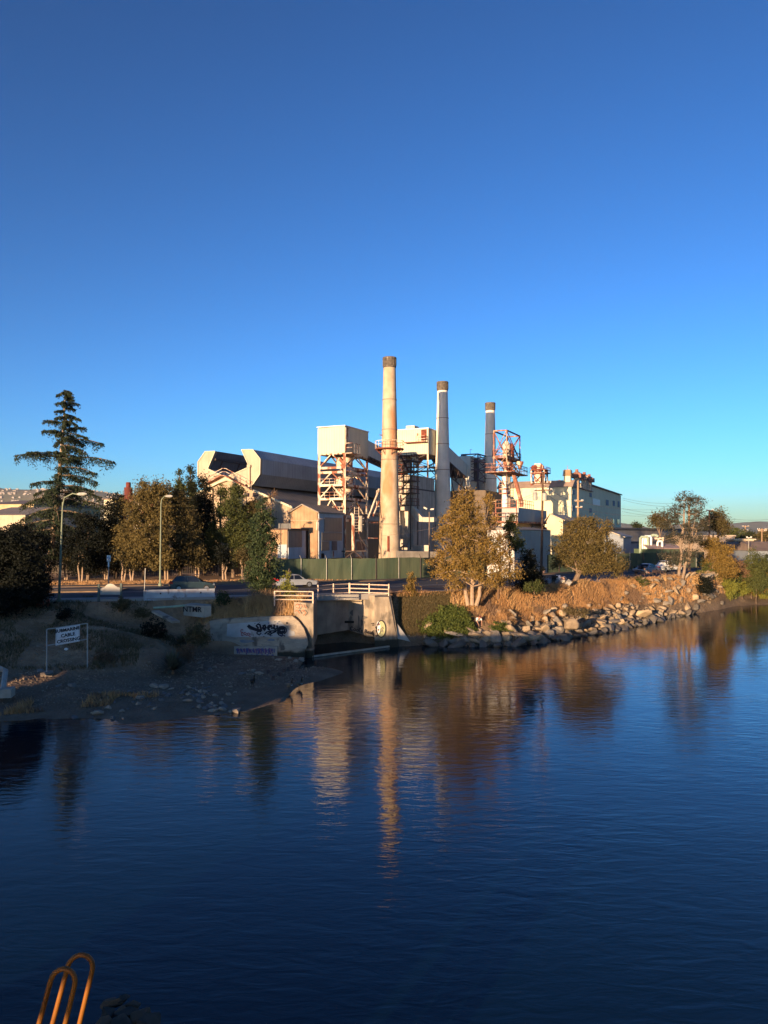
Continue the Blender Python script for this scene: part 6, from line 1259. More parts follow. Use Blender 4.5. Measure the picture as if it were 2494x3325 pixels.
# gravel and clods over the near bank: past counting
gx = np.array([]); mbv = []; mbf = []; nb = 0; fr_ = reg_poly([(-32, 43), (-18, 43.5), (-11, 46), (-6, 51), (-4, 55), (-6, 60), (-13.5, 60.5), (-14, 64), (-32, 60)]); GX, GY = fr_(np.random.default_rng(9), 5200); GZ_ = terrain(GX, GY)
for x, y, z in zip(GX, GY, GZ_):
    if z < .02: continue
    me = SM[0][rr.randrange(4)]; k_ = rr.uniform(.12, .3) * (2.2 if rr.random() < .06 else 1); Mx = Matrix.Translation((x, y, z + .01)) @ Euler((rr.uniform(-.8, .8), rr.uniform(-.8, .8), rr.uniform(0, 6))).to_matrix().to_4x4() @ Matrix.Scale(k_, 4)
    mbv += [tuple(Mx @ v.co) for v in me.vertices]; mbf += [tuple(nb + i for i in p.vertices) for p in me.polygons]; nb = len(mbv)
me = bpy.data.meshes.new('gravel'); me.from_pydata(mbv, [], mbf); me.materials.append(mat('bank_gravel', (.34, .255, .175), (.14, .11, .08), 1.1)); o = link_mesh('gravel', me); o['kind'] = 'stuff'; o['label'] = 'loose gravel and clods strewn over the shaded near bank'
# dark stumps and geese on the beach
for i, (px, py) in enumerate(((870, 2190), (905, 2195), (921, 2184), (936, 2178), (944, 2172), (886, 2206))):
    q = G(px, py, .2); z = tz(q.x, q.y); mb = MB(); mb.tube([(q.x, q.y, z - .1), (q.x + .03, q.y, z + .26)], [.13, .11], 9); o = mb.build('timber_stump', M['darksteel'], loc=(q.x, q.y, z)); tag(o, 'short black rotten pile stump on the beach', 'stump', 'row of rotten pile stumps')
def goose(px, py, az, lb, dark=False):
    q = G(px, py, .2); z = max(tz(q.x, q.y), -.02); t = thing('goose', (q.x, q.y, z), lb, 'goose'); d = Vector((math.sin(az), math.cos(az), 0)); o0 = Vector((q.x, q.y, z))
    body = mat('goose_brown', (.10, .08, .06), (.16, .13, .1), 6); bl_ = mat('goose_black', (.012, .012, .012), None, 3)
    m = MB().tube([o0 - d * .38 + Z * .36, o0 - d * .22 + Z * .36, o0 + Z * .34, o0 + d * .18 + Z * .38, o0 + d * .26 + Z * .48, o0 + d * .27 + Z * .66, o0 + d * .30 + Z * .74, o0 + d * .40 + Z * .73], [.02, .10, .16, .13, .06, .035, .05, .012], 10)
    m.build('body', bl_ if dark else body, t, smooth=True)
    MB().tube([o0 + d * .20 + Z * .42, o0 + d * .26 + Z * .5, o0 + d * .272 + Z * .67, o0 + d * .305 + Z * .745, o0 + d * .41 + Z * .73], [.09, .062, .038, .053, .014], 8).build('head_plumage', bl_, t, smooth=True)
    MB().tube([o0 + d * .17 + Z * .3, o0 + d * .215 + Z * .38], [.06, .10], 8).build('breast', M['white'] if not dark else body, t, smooth=True)
    s = Vector((-d.y, d.x, 0))
    for k in (-1, 1): MB().tube([o0 + s * .05 * k + Z * .25, o0 + s * .05 * k, o0 + s * .05 * k + d * .09], .014, 5).build('leg', bl_, t)
goose(820, 2227, 2.6, 'dark goose with its head tucked low on the mud', True); goose(938, 2234, 2.2, 'goose with a white breast, farther from the stones than its mate'); goose(972, 2224, 2.4, 'goose with a pale breast closest to the water tip of the beach')

# ------------------------------------------------------------------ fences
def long_fence(pts, h, label, name, m, top=None, pstep=3.0, zb=4.5):
    pts = subdiv(pts, 1.0); t = thing(name, (*pts[0], zb), label, 'fence'); rr_ = random.Random(3)
    mb = MB(); n = len(pts); v = []
    for i, p in enumerate(pts):
        w_ = .07 * math.sin(i * 1.7) + rr_.uniform(-.05, .05); v += [(p[0] + w_, p[1] + w_, zb - .1), (p[0] - w_ * .6, p[1] - w_ * .6, zb + h + rr_.uniform(-.06, .03))]
    mb.add(v, [(2 * i, 2 * i + 2, 2 * i + 3, 2 * i + 1) for i in range(n - 1)]); mb.build('screen', m, t)
    k = 0
    for i in range(0, n, int(pstep)):
        p = pts[i]; mb = MB().bar((p[0], p[1] - .12, zb - .2), (p[0], p[1] - .12, zb + h + .05), .07); mb.bar((p[0], p[1] - .12, zb + h), (p[0] - .12, p[1] - .5, zb + h + .4), .05); mb.build('post', M['post'] if rr_.random() < .5 else M['darksteel'], t)
    return t
long_fence([(-13.5, 91.2), (-10, 92.4), (0, 95.5), (14, 103), (28, 113.5), (42, 122), (54, 129)], 2.55, 'long green screened fence with metal posts along the far pavement', 'screen_fence', M['fence'])
t = thing('picket_fence', (-46, 88, 4.4), 'dark vertical bar fence behind the roadside trees', 'fence')
mb = MB(); n = 150
for i in range(n): x = -50 + i * .24; y = 99.5 + (x + 50) * .12; mb.bar((x, y, 4.2), (x, y, 6.7), .05)
mb.build('paling', M['darksteel'], t)
mb = MB(); mb.bar((-50, 99.5, 6.5), (-14, 103.8, 6.5), .08); mb.bar((-50, 99.5, 4.7), (-14, 103.8, 4.7), .08); mb.build('rail', M['darksteel'], t)
o = MB(); o.obox((-60, 108.5, 4.2), (40, 5, 0), (0, .3, 0), (0, 0, 2.6)); tag(o.build('boundary_wall', mat('dark_fence_board', (.06, .05, .04), (.09, .07, .05), 1)), 'dark board fence far behind the roadside tree trunks', 'fence')

# ------------------------------------------------------------------ lamps, poles, wires, signs
def street_lamp(px, D, ytop, xarm, yarm, label, zb):
    X0 = hx(px[0], D); t = thing('street_lamp', (X0, D, zb), label, 'street lamp', 'old green street lamps'); tp = P(px[1], ytop, D); a = P(xarm, yarm, D - .4)
    MB().tube([(X0, D, zb - .1), tp], [.11, .06], 10).build('pole', M['lamp'], t, smooth=True)
    MB().lathe((X0, D, zb), [(.2, 0), (.2, .25), (.15, .3)], 10).build('pole_base', M['lamp'], t)
    mid = (tp + a) / 2 + Z * (a.z - tp.z) * .35; MB().tube([tp - Z * .3, tp + Z * .3 + (a - tp) * .08, mid + Z * .15, a - (a - tp) * .12], [.06, .055, .05, .045], 8).build('arm', M['lamp'], t, smooth=True)
    d = (a - tp); d.z = 0; d.normalize(); MB().tube([a - d * .5, a - d * .25, a + d * .15, a + d * .42], [.06, .14, .16, .05], 10).build('lamp_head', M['post'], t, smooth=True)
street_lamp((191, 204), 63, 1630, 268, 1604, 'green street lamp on the near bank beside the cedar trunk', tz(hx(191, 63), 63))
street_lamp((520, 523), 81.5, 1632, 550, 1611, 'green street lamp beyond the road behind the dark hatchback', 4.5)
def utility_pole(px, D, ytop, label, arms=(), m=M['wood'], r=.16, trans=None, zb=4.4, lean=0):
    X0 = hx(px, D); t = thing('utility_pole', (X0, D, zb), label, 'utility pole'); zt = hz(ytop, D)
    MB().tube([(X0, D, zb - .3), (X0 + lean, D, zt)], [r, r * .7], 9).build('pole', m, t, smooth=True)
    for (y, w_, off) in arms:
        z = hz(y, D); q = Vector((X0 + lean * (z - zb) / (zt - zb) + off, D - .15, z)); MB().bar(q - V * w_ / 2, q + V * w_ / 2, .10, .12).build('cross_arm', m, t)
        mb = MB()
        for k in (-.48, -.3, .3, .48): c = q + V * w_ * k; mb.lathe((c.x, c.y, c.z + .05), [(.05, 0), (.07, .08), (.04, .16)], 6)
        mb.build('insulator', M['white'], t)
    if trans:
        for (dx, y) in trans: z = hz(y, D); MB().lathe((X0 + dx, D - .35, z), [(.26, 0), (.28, .1), (.28, .8), (.2, .9)], 12).build('transformer', M['post'], t, smooth=True)
    return t
utility_pole(1757, 86, 1532, 'red brown utility pole with crossarms and transformers by the silver shed', [(1570, 2.2, -.2), (1592, 1.9, 0)], trans=[(.32, 1627), (-.75, 1625)], lean=.22)
utility_pole(1877, 112, 1560, 'pale timber pole with stacked insulators before the olive mill', [(1627, 1.2, .1), (1648, .9, .1)], m=M['woodlt'], r=.2)
utility_pole(2238, 117, 1640, 'pale timber pole seen through the tall open tree', [], m=M['woodlt'], r=.22)
utility_pole(2303, 104, 1656, 'dark pole topped by a small flat bracket next to the tall open tree', [(1658, .9, 0)], m=M['wood'], r=.12)
utility_pole(2420, 200, 1706, 'reddish far pole with two short crossarms against the hills', [(1709, 1.6, 0), (1722, 1.2, 0)], m=M['woodlt'], r=.17)
utility_pole(2474, 150, 1716, 'pale far pole with a wide crossarm in front of the hills', [(1719, 1.7, 0), (1724, 1.4, 0)], m=M['woodlt'], r=.15)
utility_pole(692, 105, 1585, 'bare brown timber post without arms rising from the roadside trees', [], m=M['woodlt'], r=.15)
utility_pole(2431, 126, 1745, 'thin street light pole with a small lamp above the bungalow roof', [(1746, .8, 0)], m=M['post'], r=.06)
def wire(a, b, sag, lb, r=.022):
    a, b = Vector(a), Vector(b); pts = []
    for i in range(15): k = i / 14; q = a.lerp(b, k); q.z -= sag * 4 * k * (1 - k); pts.append(q)
    tag(MB().tube(pts, r, 4).build('power_line', M['darksteel']), lb, 'power line', 'overhead power lines')
for i, (y0, y1, s) in enumerate(((1617, 1632, .5), (1623, 1644, .5), (1651, 1668, .4), (1661, 1675, .4))):
    wire(P(2021, y0, 150), P(2238, y1, 117), s, 'power line %s from the mill corner to the pale pole in the tall tree' % ('uppermost', 'second', 'third', 'lowest')[0:4][i])
for i, (y0, y1) in enumerate(((1676, 1670), (1684, 1674))): wire(P(2303, y0 - 4, 104), P(2700, y1 - 20, 70), .9, '%s power line leaving the dark bracket pole over the far bend' % ('upper', 'lower')[i], .018)
for i, (y0, y1) in enumerate(((1572, 1625), (1594, 1650))): wire(P(1763, y0, 86), P(1877, y1, 112), .5, '%s power line joining the red brown pole and the insulator pole' % ('upper', 'lower')[i], .018)
for i, (y0, y1) in enumerate(((1627, 1640), (1648, 1660))): wire(P(1877, y0, 112), P(2238, y1, 117), 1.0, '%s power line crossing in front of the olive mill flank' % ('upper', 'lower')[i], .018)
for i, (y0, y1) in enumerate(((1592, 1622), (1600, 1700))): wire(P(1757, y0, 86), P(1440 - 200 * i, y1 + 40, 95), .8, '%s slack power line crossing the yard from the red brown pole' % ('upper', 'lower')[i], .016)
wire(P(1690, 1521, 124), P(1765, 1534, 153), .6, 'thin guy wire from the red cage tower to the mill roof deck', .03)
# parking sign on post
D = 70; q = P(352, 1880, D); t = thing('parking_sign', (q.x, q.y, tz(q.x, q.y)), 'white sign with a blue symbol over a smaller plate on a thin post', 'road sign')
MB().bar((q.x, D + .02, tz(q.x, D) - .2), P(353, 1804, D + .02), .06).build('post', M['post'], t)
MB().obox(P(347, 1823, D - .04), Vector((12 * D / FP, 0, 0)), Vector((0, .03, 0)), Vector((0, 0, 20 * D / FP))).build('sign_panel', M['white'], t); MB().obox(P(350, 1841, D - .04), Vector((5 * D / FP, 0, 0)), Vector((0, .03, 0)), Vector((0, 0, 16 * D / FP))).build('sign_panel', M['white'], t)
bs = mat('sign_blue', (.05, .12, .30), None, 3); stroke(t, lambda x, y: P(x, y, D - .05), arc(353, 1812, 3, 4, 0, 330), .05, bs, .01); 
for x in (350, 355): MB().obox(P(x - .8, 1821, D - .06), Vector((.06, 0, 0)), Vector((0, .02, 0)), Vector((0, 0, .06))).build('symbol', M['darksteel'], t)
# scalloped blank board
D = 63.6; t = thing('notice_board', (hx(358, D), D, tz(hx(358, D), D)), 'blank off-white board with a scalloped top between two dark posts', 'notice board')
pts = [P(325, 1931, D), P(393, 1931, D), P(393, 1913, D), P(388, 1907, D), P(382, 1907, D), P(376, 1903, D), P(370, 1898, D), P(360, 1895, D), P(352, 1896, D), P(345, 1900, D), P(340, 1906, D), P(333, 1908, D), P(325, 1912, D)]
MB().prism(pts, Vector((0, .06, 0))).build('board', mat('off_white_board', (.42, .40, .36), (.36, .34, .31), 1), t)
for x in (321, 394): MB().bar((hx(x, D), D - .04, tz(hx(x, D), D) - .2), P(x, 1896 - (x > 350) * 2, D - .04), .16).build('post', mat('green_grey_post', (.10, .13, .12), None, 2), t)
# jersey barrier
D0_, D1_ = 64.6, 66.4; p0 = P(466, 1948, D0_); p1 = P(697, 1945, D1_); zb_ = 4.3
t = thing('jersey_barrier', (p0 + (p1 - p0) * .5), 'long concrete jersey barrier streaked with faded paint at the road edge', 'barrier'); d = p1 - p0; d.z = 0; L_ = d.length; d.normalize(); n = Vector((d.y, -d.x, 0))
o0 = Vector((p0.x, p0.y, zb_)); prof = [(.30, 0), (.30, .10), (.14, .38), (.09, 1.0), (-.09, 1.0), (-.14, .38), (-.30, .10), (-.30, 0)]
MB().prism([o0 + n * a + Z * b for a, b in prof], d * L_).build('body', mat('scuffed_barrier', (.44, .45, .46), (.30, .32, .36), 1.5, spot=(.2, .17, .17), spot_t=.62, wear=1.6, bump=.01), t)
for k in (.235, .80): c = o0 + d * L_ * k + n * .115 + Z * .62; MB().lathe((c.x, c.y, c.z), [(.06, 0), (.06, .12)], 8).build('lifting_hole', M['black'], t)
pm_b = mat('faded_mauve_paint', (.32, .26, .30), (.40, .38, .38), 3)
for k in (.57, .63, .66, .70): c = o0 + d * L_ * k + n * .1 + Z * .74; put_text('BVWA'[int(k * 100) % 4], .38, c, d, pm_b, t, off=.03)
# thin post by barrier
tag(MB().bar((hx(467, 64.3), 64.3, 4.1), P(472, 1845, 64.3), .05).build('marker_post', M['post']), 'thin bare metal marker post at the near end of the jersey barrier', 'post')
# submarine cable sign
pL, pR = P(152, 2156, 49.2), P(284, 2140, 50.6); pL.z, pR.z = tz(pL.x, pL.y), tz(pR.x, pR.y)
t = thing('warning_sign', (pL + pR) / 2, 'white SUBMARINE CABLE CROSSING sign on a galvanised pipe frame on the bank', 'sign')
d = pR - pL; d.z = 0; d.normalize(); n = Vector((d.y, -d.x, 0)); zl, zr = P(155, 2043, 49.2).z, P(286, 2024, 50.6).z
MB().bar(pL - Z * .3, Vector((pL.x, pL.y, zl)), .07).build('post', M['post'], t); MB().bar(pR - Z * .3, Vector((pR.x, pR.y, zr)), .07).build('post', M['post'], t)
MB().bar(Vector((pL.x, pL.y, zl)), Vector((pR.x, pR.y, zr)), .06).build('top_rail', M['post'], t); MB().bar(Vector((pL.x, pL.y, zl - 1.05)), Vector((pR.x, pR.y, zr - 1.05)), .06).build('lower_rail', M['post'], t)
sl_ = Vector((0, 0, (zr - zl) / (pR - pL).to_2d().length)); f = Pl(155, 49.2, math.degrees(math.atan2(d.x, d.y)))
c = [f.on(180, 2096) , f.on(258, 2082), f.on(259, 2027), f.on(181, 2040)]; c = [p + n * .05 for p in c]
sg = MB().prism([p for p in c], n * .03).build('sign_panel', mat('sign_white', (.78, .79, .80), (.7, .71, .72), 2, rough=.4), t)
bord = [c[0].lerp(c[2], .035), c[1].lerp(c[3], .035), c[2].lerp(c[0], .035), c[3].lerp(c[1], .035)]; mb = MB(); 
for a_, b_ in zip(bord, bord[1:] + bord[:1]): mb.bar(a_ + n * .04, b_ + n * .04, .035, .006)
mb.build('sign_border', bk, t)
xd = (c[1] - c[0]).normalized(); yd = n.cross(xd).normalized(); yd = yd if yd.z > 0 else -yd; cen_ = (c[0] + c[2]) / 2 + n * .04; xh = xd
for k, (w_, s_) in enumerate((('SUBMARINE', .285), ('CABLE', .30), ('CROSSING', .30))): put_text(w_, s_, cen_ + yd * (.345 - .345 * k), xh, bk, t, ydir=yd, bold=.010, off=.01)
rn_ = random.Random(4); mb = MB(); brown = mat('brown_scrawl', (.13, .11, .08), None, 3)
for i in range(16):
    a_ = cen_ + xh * rn_.uniform(-.6, .5) + yd * rn_.choice([.33, .3, -.1, -.2, -.28]) + n * .02; mb.bar(a_, a_ + xh * rn_.uniform(.1, .35) + yd * rn_.uniform(-.12, .12), .035, .004)
mb.build('scrawl', brown, t)
tag(MB().lathe((P(215, 2107, 49).x, 49, P(215, 2112, 49).z), [(.05, 0), (.12, .05), (.12, .12), (.04, .17)], 10).build('white_float', M['white']), 'small white float lying on the slope under the crossing sign', 'float')
tag(MB().box(pL.x, pL.y, pL.z - .5, .7, .6, .75, .3).build('footing_block', cw2), 'rough concrete block around the foot of the crossing sign post', 'concrete block')
# NTMR block, slab, pipe, net, boards
q = G(640, 2006, 3.0); D = 62.6; t = thing('tagged_block', (q.x, q.y, 2.9), 'square concrete block with a black NTMR tag above the shrubs', 'concrete block'); f = Pl(662, D, 105)
c = [f.on(596, 1998), f.on(662, 2006), f.on(662, 1968), f.on(596, 1963)]; MB().prism(c, Vector((.25, 1.6, 0))).build('body', M['conc'], t)
f2 = Pl(662, D, 70); c2 = [f2.on(663, 2006), f2.on(686, 2000), f2.on(686, 1967), f2.on(663, 1968)]; MB().prism(c2, Vector((-.3, 1.2, 0))).build('side', M['conc'], t)
put_text('NTMR', .62, (c[0] + c[2]) / 2 + Vector((-.1, 0, .1)), (f.d[0], f.d[1], 0), bk, t, off=.05, bold=.01)
tag(MB().tube([P(498, 1974, 61.5), P(560, 1970, 61.9), P(600, 1966, 62.2)], .09, 8).build('fallen_pipe', mat('pale_green_paint', (.30, .40, .30), None, 2)), 'pale green pipe lying against the tagged block', 'pipe')
tag(MB().bar(P(504, 1985, 60), P(572, 2020, 57.5), .6, .16).build('fallen_slab', cw2), 'long fallen concrete slab sloping down the bank below the green pipe', 'slab')
nm_ = mat('orange_red_net', (.30, .045, .02), (.22, .03, .02), 3)
def net(px0, py0, px1, py1, D, lb, z):
    mb = MB(); a = P(px0, py0, D); b = P(px1, py1, D); rg = random.Random(int(px0))
    for i in range(26):
        k = i / 25; p = Vector((a.x + (b.x - a.x) * k, D + .3 * math.sin(k * 9), tz(a.x + (b.x - a.x) * k, D) - .05)); mb.bar(p, p + Vector((rg.uniform(-.1, .1), rg.uniform(-.2, .2), z * rg.uniform(.6, 1))), .03)
        if i < 25:
            for j in range(4): q0_ = p + Z * z * (.2 + .22 * j); mb.bar(q0_, q0_ + Vector(((b.x - a.x) / 25, 0, rg.uniform(-.06, .06))), .025)
    tag(mb.build('barrier_net', nm_), lb, 'net')
net(92, 1965, 158, 1985, 60.5, 'torn orange red barrier netting under the near black bush', .8)
net(488, 1960, 540, 1968, 63, 'crumpled orange red netting on the ground before the jersey barrier', .35)
for px, py, sx, m, lb in ((65, 2018, 1.1, M['post'], 'grey sheet of board lying flat on the bank'), (92, 2020, .8, M['woodlt'], 'tan plywood sheet lying flat beside a grey board')):
    q = G(px, py, 3.0); z = tz(q.x, q.y); tag(MB().box(q.x, q.y, z + .06 + .05 * (sx < 1), sx, 1.0, .03, .4).build('board', m), lb, 'board')
q0, q1, q2 = P(-5, 2168, 46), P(18, 2178, 46), P(10, 2240, 44.5)
tag(MB().tube([q0, q1, q2], .16, 8).build('vent_pipe', M['post']), 'bent grey pipe coming out of the bank at the picture edge', 'pipe'); tag(MB().box(q2.x, q2.y, q2.z - .4, 1.1, .9, .5, .2).build('concrete_pad', M['conc']), 'pale concrete pad under the bent grey pipe', 'concrete pad')
# small roadside sign by pole
q = P(1764, 1872, 100); t = thing('roadside_sign', (q.x, q.y, 4.5), 'small round orange and white sign behind the utility pole', 'road sign'); MB().bar((q.x, q.y, 4.4), (q.x, q.y, hz(1862, 100)), .05).build('post', M['post'], t); mb = MB(); mb.prism([Vector((q.x + .25 * math.cos(a), q.y - .04, hz(1856, 100) + .25 * math.sin(a))) for a in [k * math.pi / 6 for k in range(12)]], Vector((0, .03, 0))); mb.build('sign_panel', mat('orange_sign', (.6, .28, .14), (.65, .45, .35), 3), t)

# ------------------------------------------------------------------ rubbish heap
hz0 = lambda px, py: G(px, py, 4.45)
def lump(px, py, s, m, lb, name, seed, lift=0, grp=None):
    q = hz0(px, 1902); k = q.y / FP; rg = random.Random(seed); bm = bmesh.new(); bmesh.ops.create_icosphere(bm, subdivisions=3, radius=1)
    for v in bm.verts:
        n_ = v.co.normalized(); v.co = n_ * (1 + .16 * math.sin(5 * n_.x + seed) * math.cos(4 * n_.y + seed * 2) + .10 * math.sin(11 * n_.z + 3 * n_.x + seed)); v.co.x *= s[0]; v.co.y *= s[1]; v.co.z *= s[2]
    me = bpy.data.meshes.new(name); bm.to_mesh(me); bm.free(); me.materials.append(m); me.polygons.foreach_set('use_smooth', [True] * len(me.polygons)); o = bpy.data.objects.new(name, me); COL.objects.link(o); o.location = (hx(px, q.y - lift), q.y - lift, hz(py, q.y - lift)); o.rotation_euler = (0, 0, seed); tag(o, lb, 'rubbish bag'); return o
pb = mat('black_bin_bag', (.015, .015, .018), None, 3, rough=.3); wb = mat('white_bin_bag', (.6, .6, .62), (.45, .45, .48), 4, rough=.4); gb = mat('grey_bin_bag', (.22, .23, .26), (.15, .16, .18), 3, rough=.45)
for i, (px, py, s, m, lb, l) in enumerate([(1769, 1894, (.38, .35, .4), pb, 'black bin bag at the pole end of the rubbish heap', 0), (1781, 1892, (.4, .4, .5), gb, 'grey sack beside the black bag in the rubbish heap', -.2), (1790, 1893, (.35, .35, .45), gb, 'second grey sack deeper in the rubbish heap', -.4), (1803, 1884, (.5, .4, .5), pb, 'black sack in the middle of the rubbish heap', -.3), (1795, 1900, (.42, .3, .3), mat('brown_sack', (.16, .11, .09), None, 3), 'brown sack low at the front of the rubbish heap', .3), (1808, 1901, (.3, .25, .28), wb, 'white carrier bag at the front of the rubbish heap', .4), (1814, 1876, (.28, .3, .3), wb, 'white bag on top of the rubbish heap', 0), (1826, 1881, (.42, .35, .3), mat('pink_brown_sack', (.42, .24, .17), (.32, .18, .13), 3), 'pinkish brown bundle above the white drum', 0), (1838, 1900, (.28, .25, .26), wb, 'white bag at the foot of the tilted board', .2), (1832, 1880, (.3, .3, .3), gb, 'grey bundle behind the pinkish one', -.4), (1811, 1889, (.36, .3, .3), gb, 'slack grey bag in front of the black sack', .15)]): lump(px, py, s, m, lb, 'rubbish_bag', i + 1, l)
q = hz0(1826, 1902); tag(MB().lathe((q.x, q.y - .3, 4.42), [(.26, 0), (.26, .66), (.24, .68)], 14).build('plastic_drum', mat('cream_plastic', (.66, .6, .42), (.5, .46, .4), 3), smooth=True), 'upright cream plastic drum in the rubbish heap', 'drum')
q = hz0(1799, 1902); mb = MB(); 
for j in range(12): a = 2 * math.pi * j / 12; b = 2 * math.pi * (j + 1) / 12; mb.tube([(q.x + .36 * math.cos(a), q.y, 5.25 + .1 * j % 1 * 0 + .12 * math.sin(a)), (q.x + .36 * math.cos(b), q.y + .1, 5.25 + .12 * math.sin(b))], .12, 8)
o = MB(); 
vs = []; fs_ = []; A_, Bn = 20, 10
for i in range(A_):
    for j in range(Bn): a = 2 * math.pi * i / A_; b = 2 * math.pi * j / Bn; vs.append((q.x + .1 + (.27 + .12 * math.cos(b)) * math.cos(a), q.y + (.27 + .12 * math.cos(b)) * math.sin(a), 5.42 + .12 * math.sin(b)))
for i in range(A_):
    for j in range(Bn): fs_.append((i * Bn + j, ((i + 1) % A_) * Bn + j, ((i + 1) % A_) * Bn + (j + 1) % Bn, i * Bn + (j + 1) % Bn))
o.add(vs, fs_); tag(o.build('car_tyre', M['rubber'], smooth=True), 'old black tyre lying on top of the rubbish heap', 'tyre')
q = hz0(1849, 1904); tag(MB().prism([P(1838, 1888, q.y), P(1848, 1903, q.y), P(1858, 1890, q.y), P(1847, 1880, q.y + .5)], Vector((0, .05, .02))).build('tilted_board', M['post']), 'grey board tilted on its corner against the leaning tree', 'board')

# ------------------------------------------------------------------ benches and people
def bench(c, az, label):
    d = Vector((math.sin(az), math.cos(az), 0)); n = Vector((d.y, -d.x, 0)); c = Vector(c); t = thing('bench', c, label, 'bench', 'black park benches'); m = M['darksteel']
    mb = MB()
    for k in range(4): mb.bar(c - d * .85 + n * (-.18 + .13 * k) + Z * .44, c + d * .85 + n * (-.18 + .13 * k) + Z * .44, .09, .035)
    mb.build('seat', m, t); mb = MB()
    for k in range(3): mb.bar(c - d * .85 - n * (.26 + .04 * k) + Z * (.56 + .13 * k), c + d * .85 - n * (.26 + .04 * k) + Z * (.56 + .13 * k), .035, .09)
    mb.build('backrest', m, t)
    for s in (-.8, .8):
        MB().bar(c + d * s + n * .24, c + d * s + n * .22 + Z * .62, .06).bar(c + d * s + n * .24 + Z * .62, c + d * s - n * .3 + Z * .62, .06).build('leg', m, t); MB().bar(c + d * s - n * .22, c + d * s - n * .36 + Z * .9, .06).build('leg', m, t)
    return t
qa = G(2101, 1883, 4.62); qb = G(2137, 1883, 4.62)
for q in (qa, qb): q.y = min(q.y, 93.5)
qa = Vector((hx(2101, 94.5), 94.5, 4.62)); qb = Vector((hx(2139, 97), 97, 4.62))
bench(qa, R(55), 'black bench carrying the reclining man'); bench(qb, R(55), 'empty black bench nearer the tall open tree')
def skin_fig(name, joints, edges, m, parent, sub=2):
    me = bpy.data.meshes.new(name); o0 = org(parent); me.from_pydata([Vector(j[:3]) - o0 for j in joints], edges, []); me.materials.append(m); o = link_mesh(name, me, parent)
    sk = o.modifiers.new('skin', 'SKIN'); 
    lay = me.skin_vertices[0].data if me.skin_vertices else None
    if lay is None:
        bm = bmesh.new(); bm.from_mesh(me); bm.verts.layers.skin.verify(); bm.to_mesh(me); bm.free(); lay = me.skin_vertices[0].data
    for i, j in enumerate(joints): lay[i].radius = (j[3], j[3]); lay[i].use_root = (i == 0)
    s = o.modifiers.new('sub', 'SUBSURF'); s.levels = s.render_levels = sub
    for p in me.polygons: p.use_smooth = True
    return o
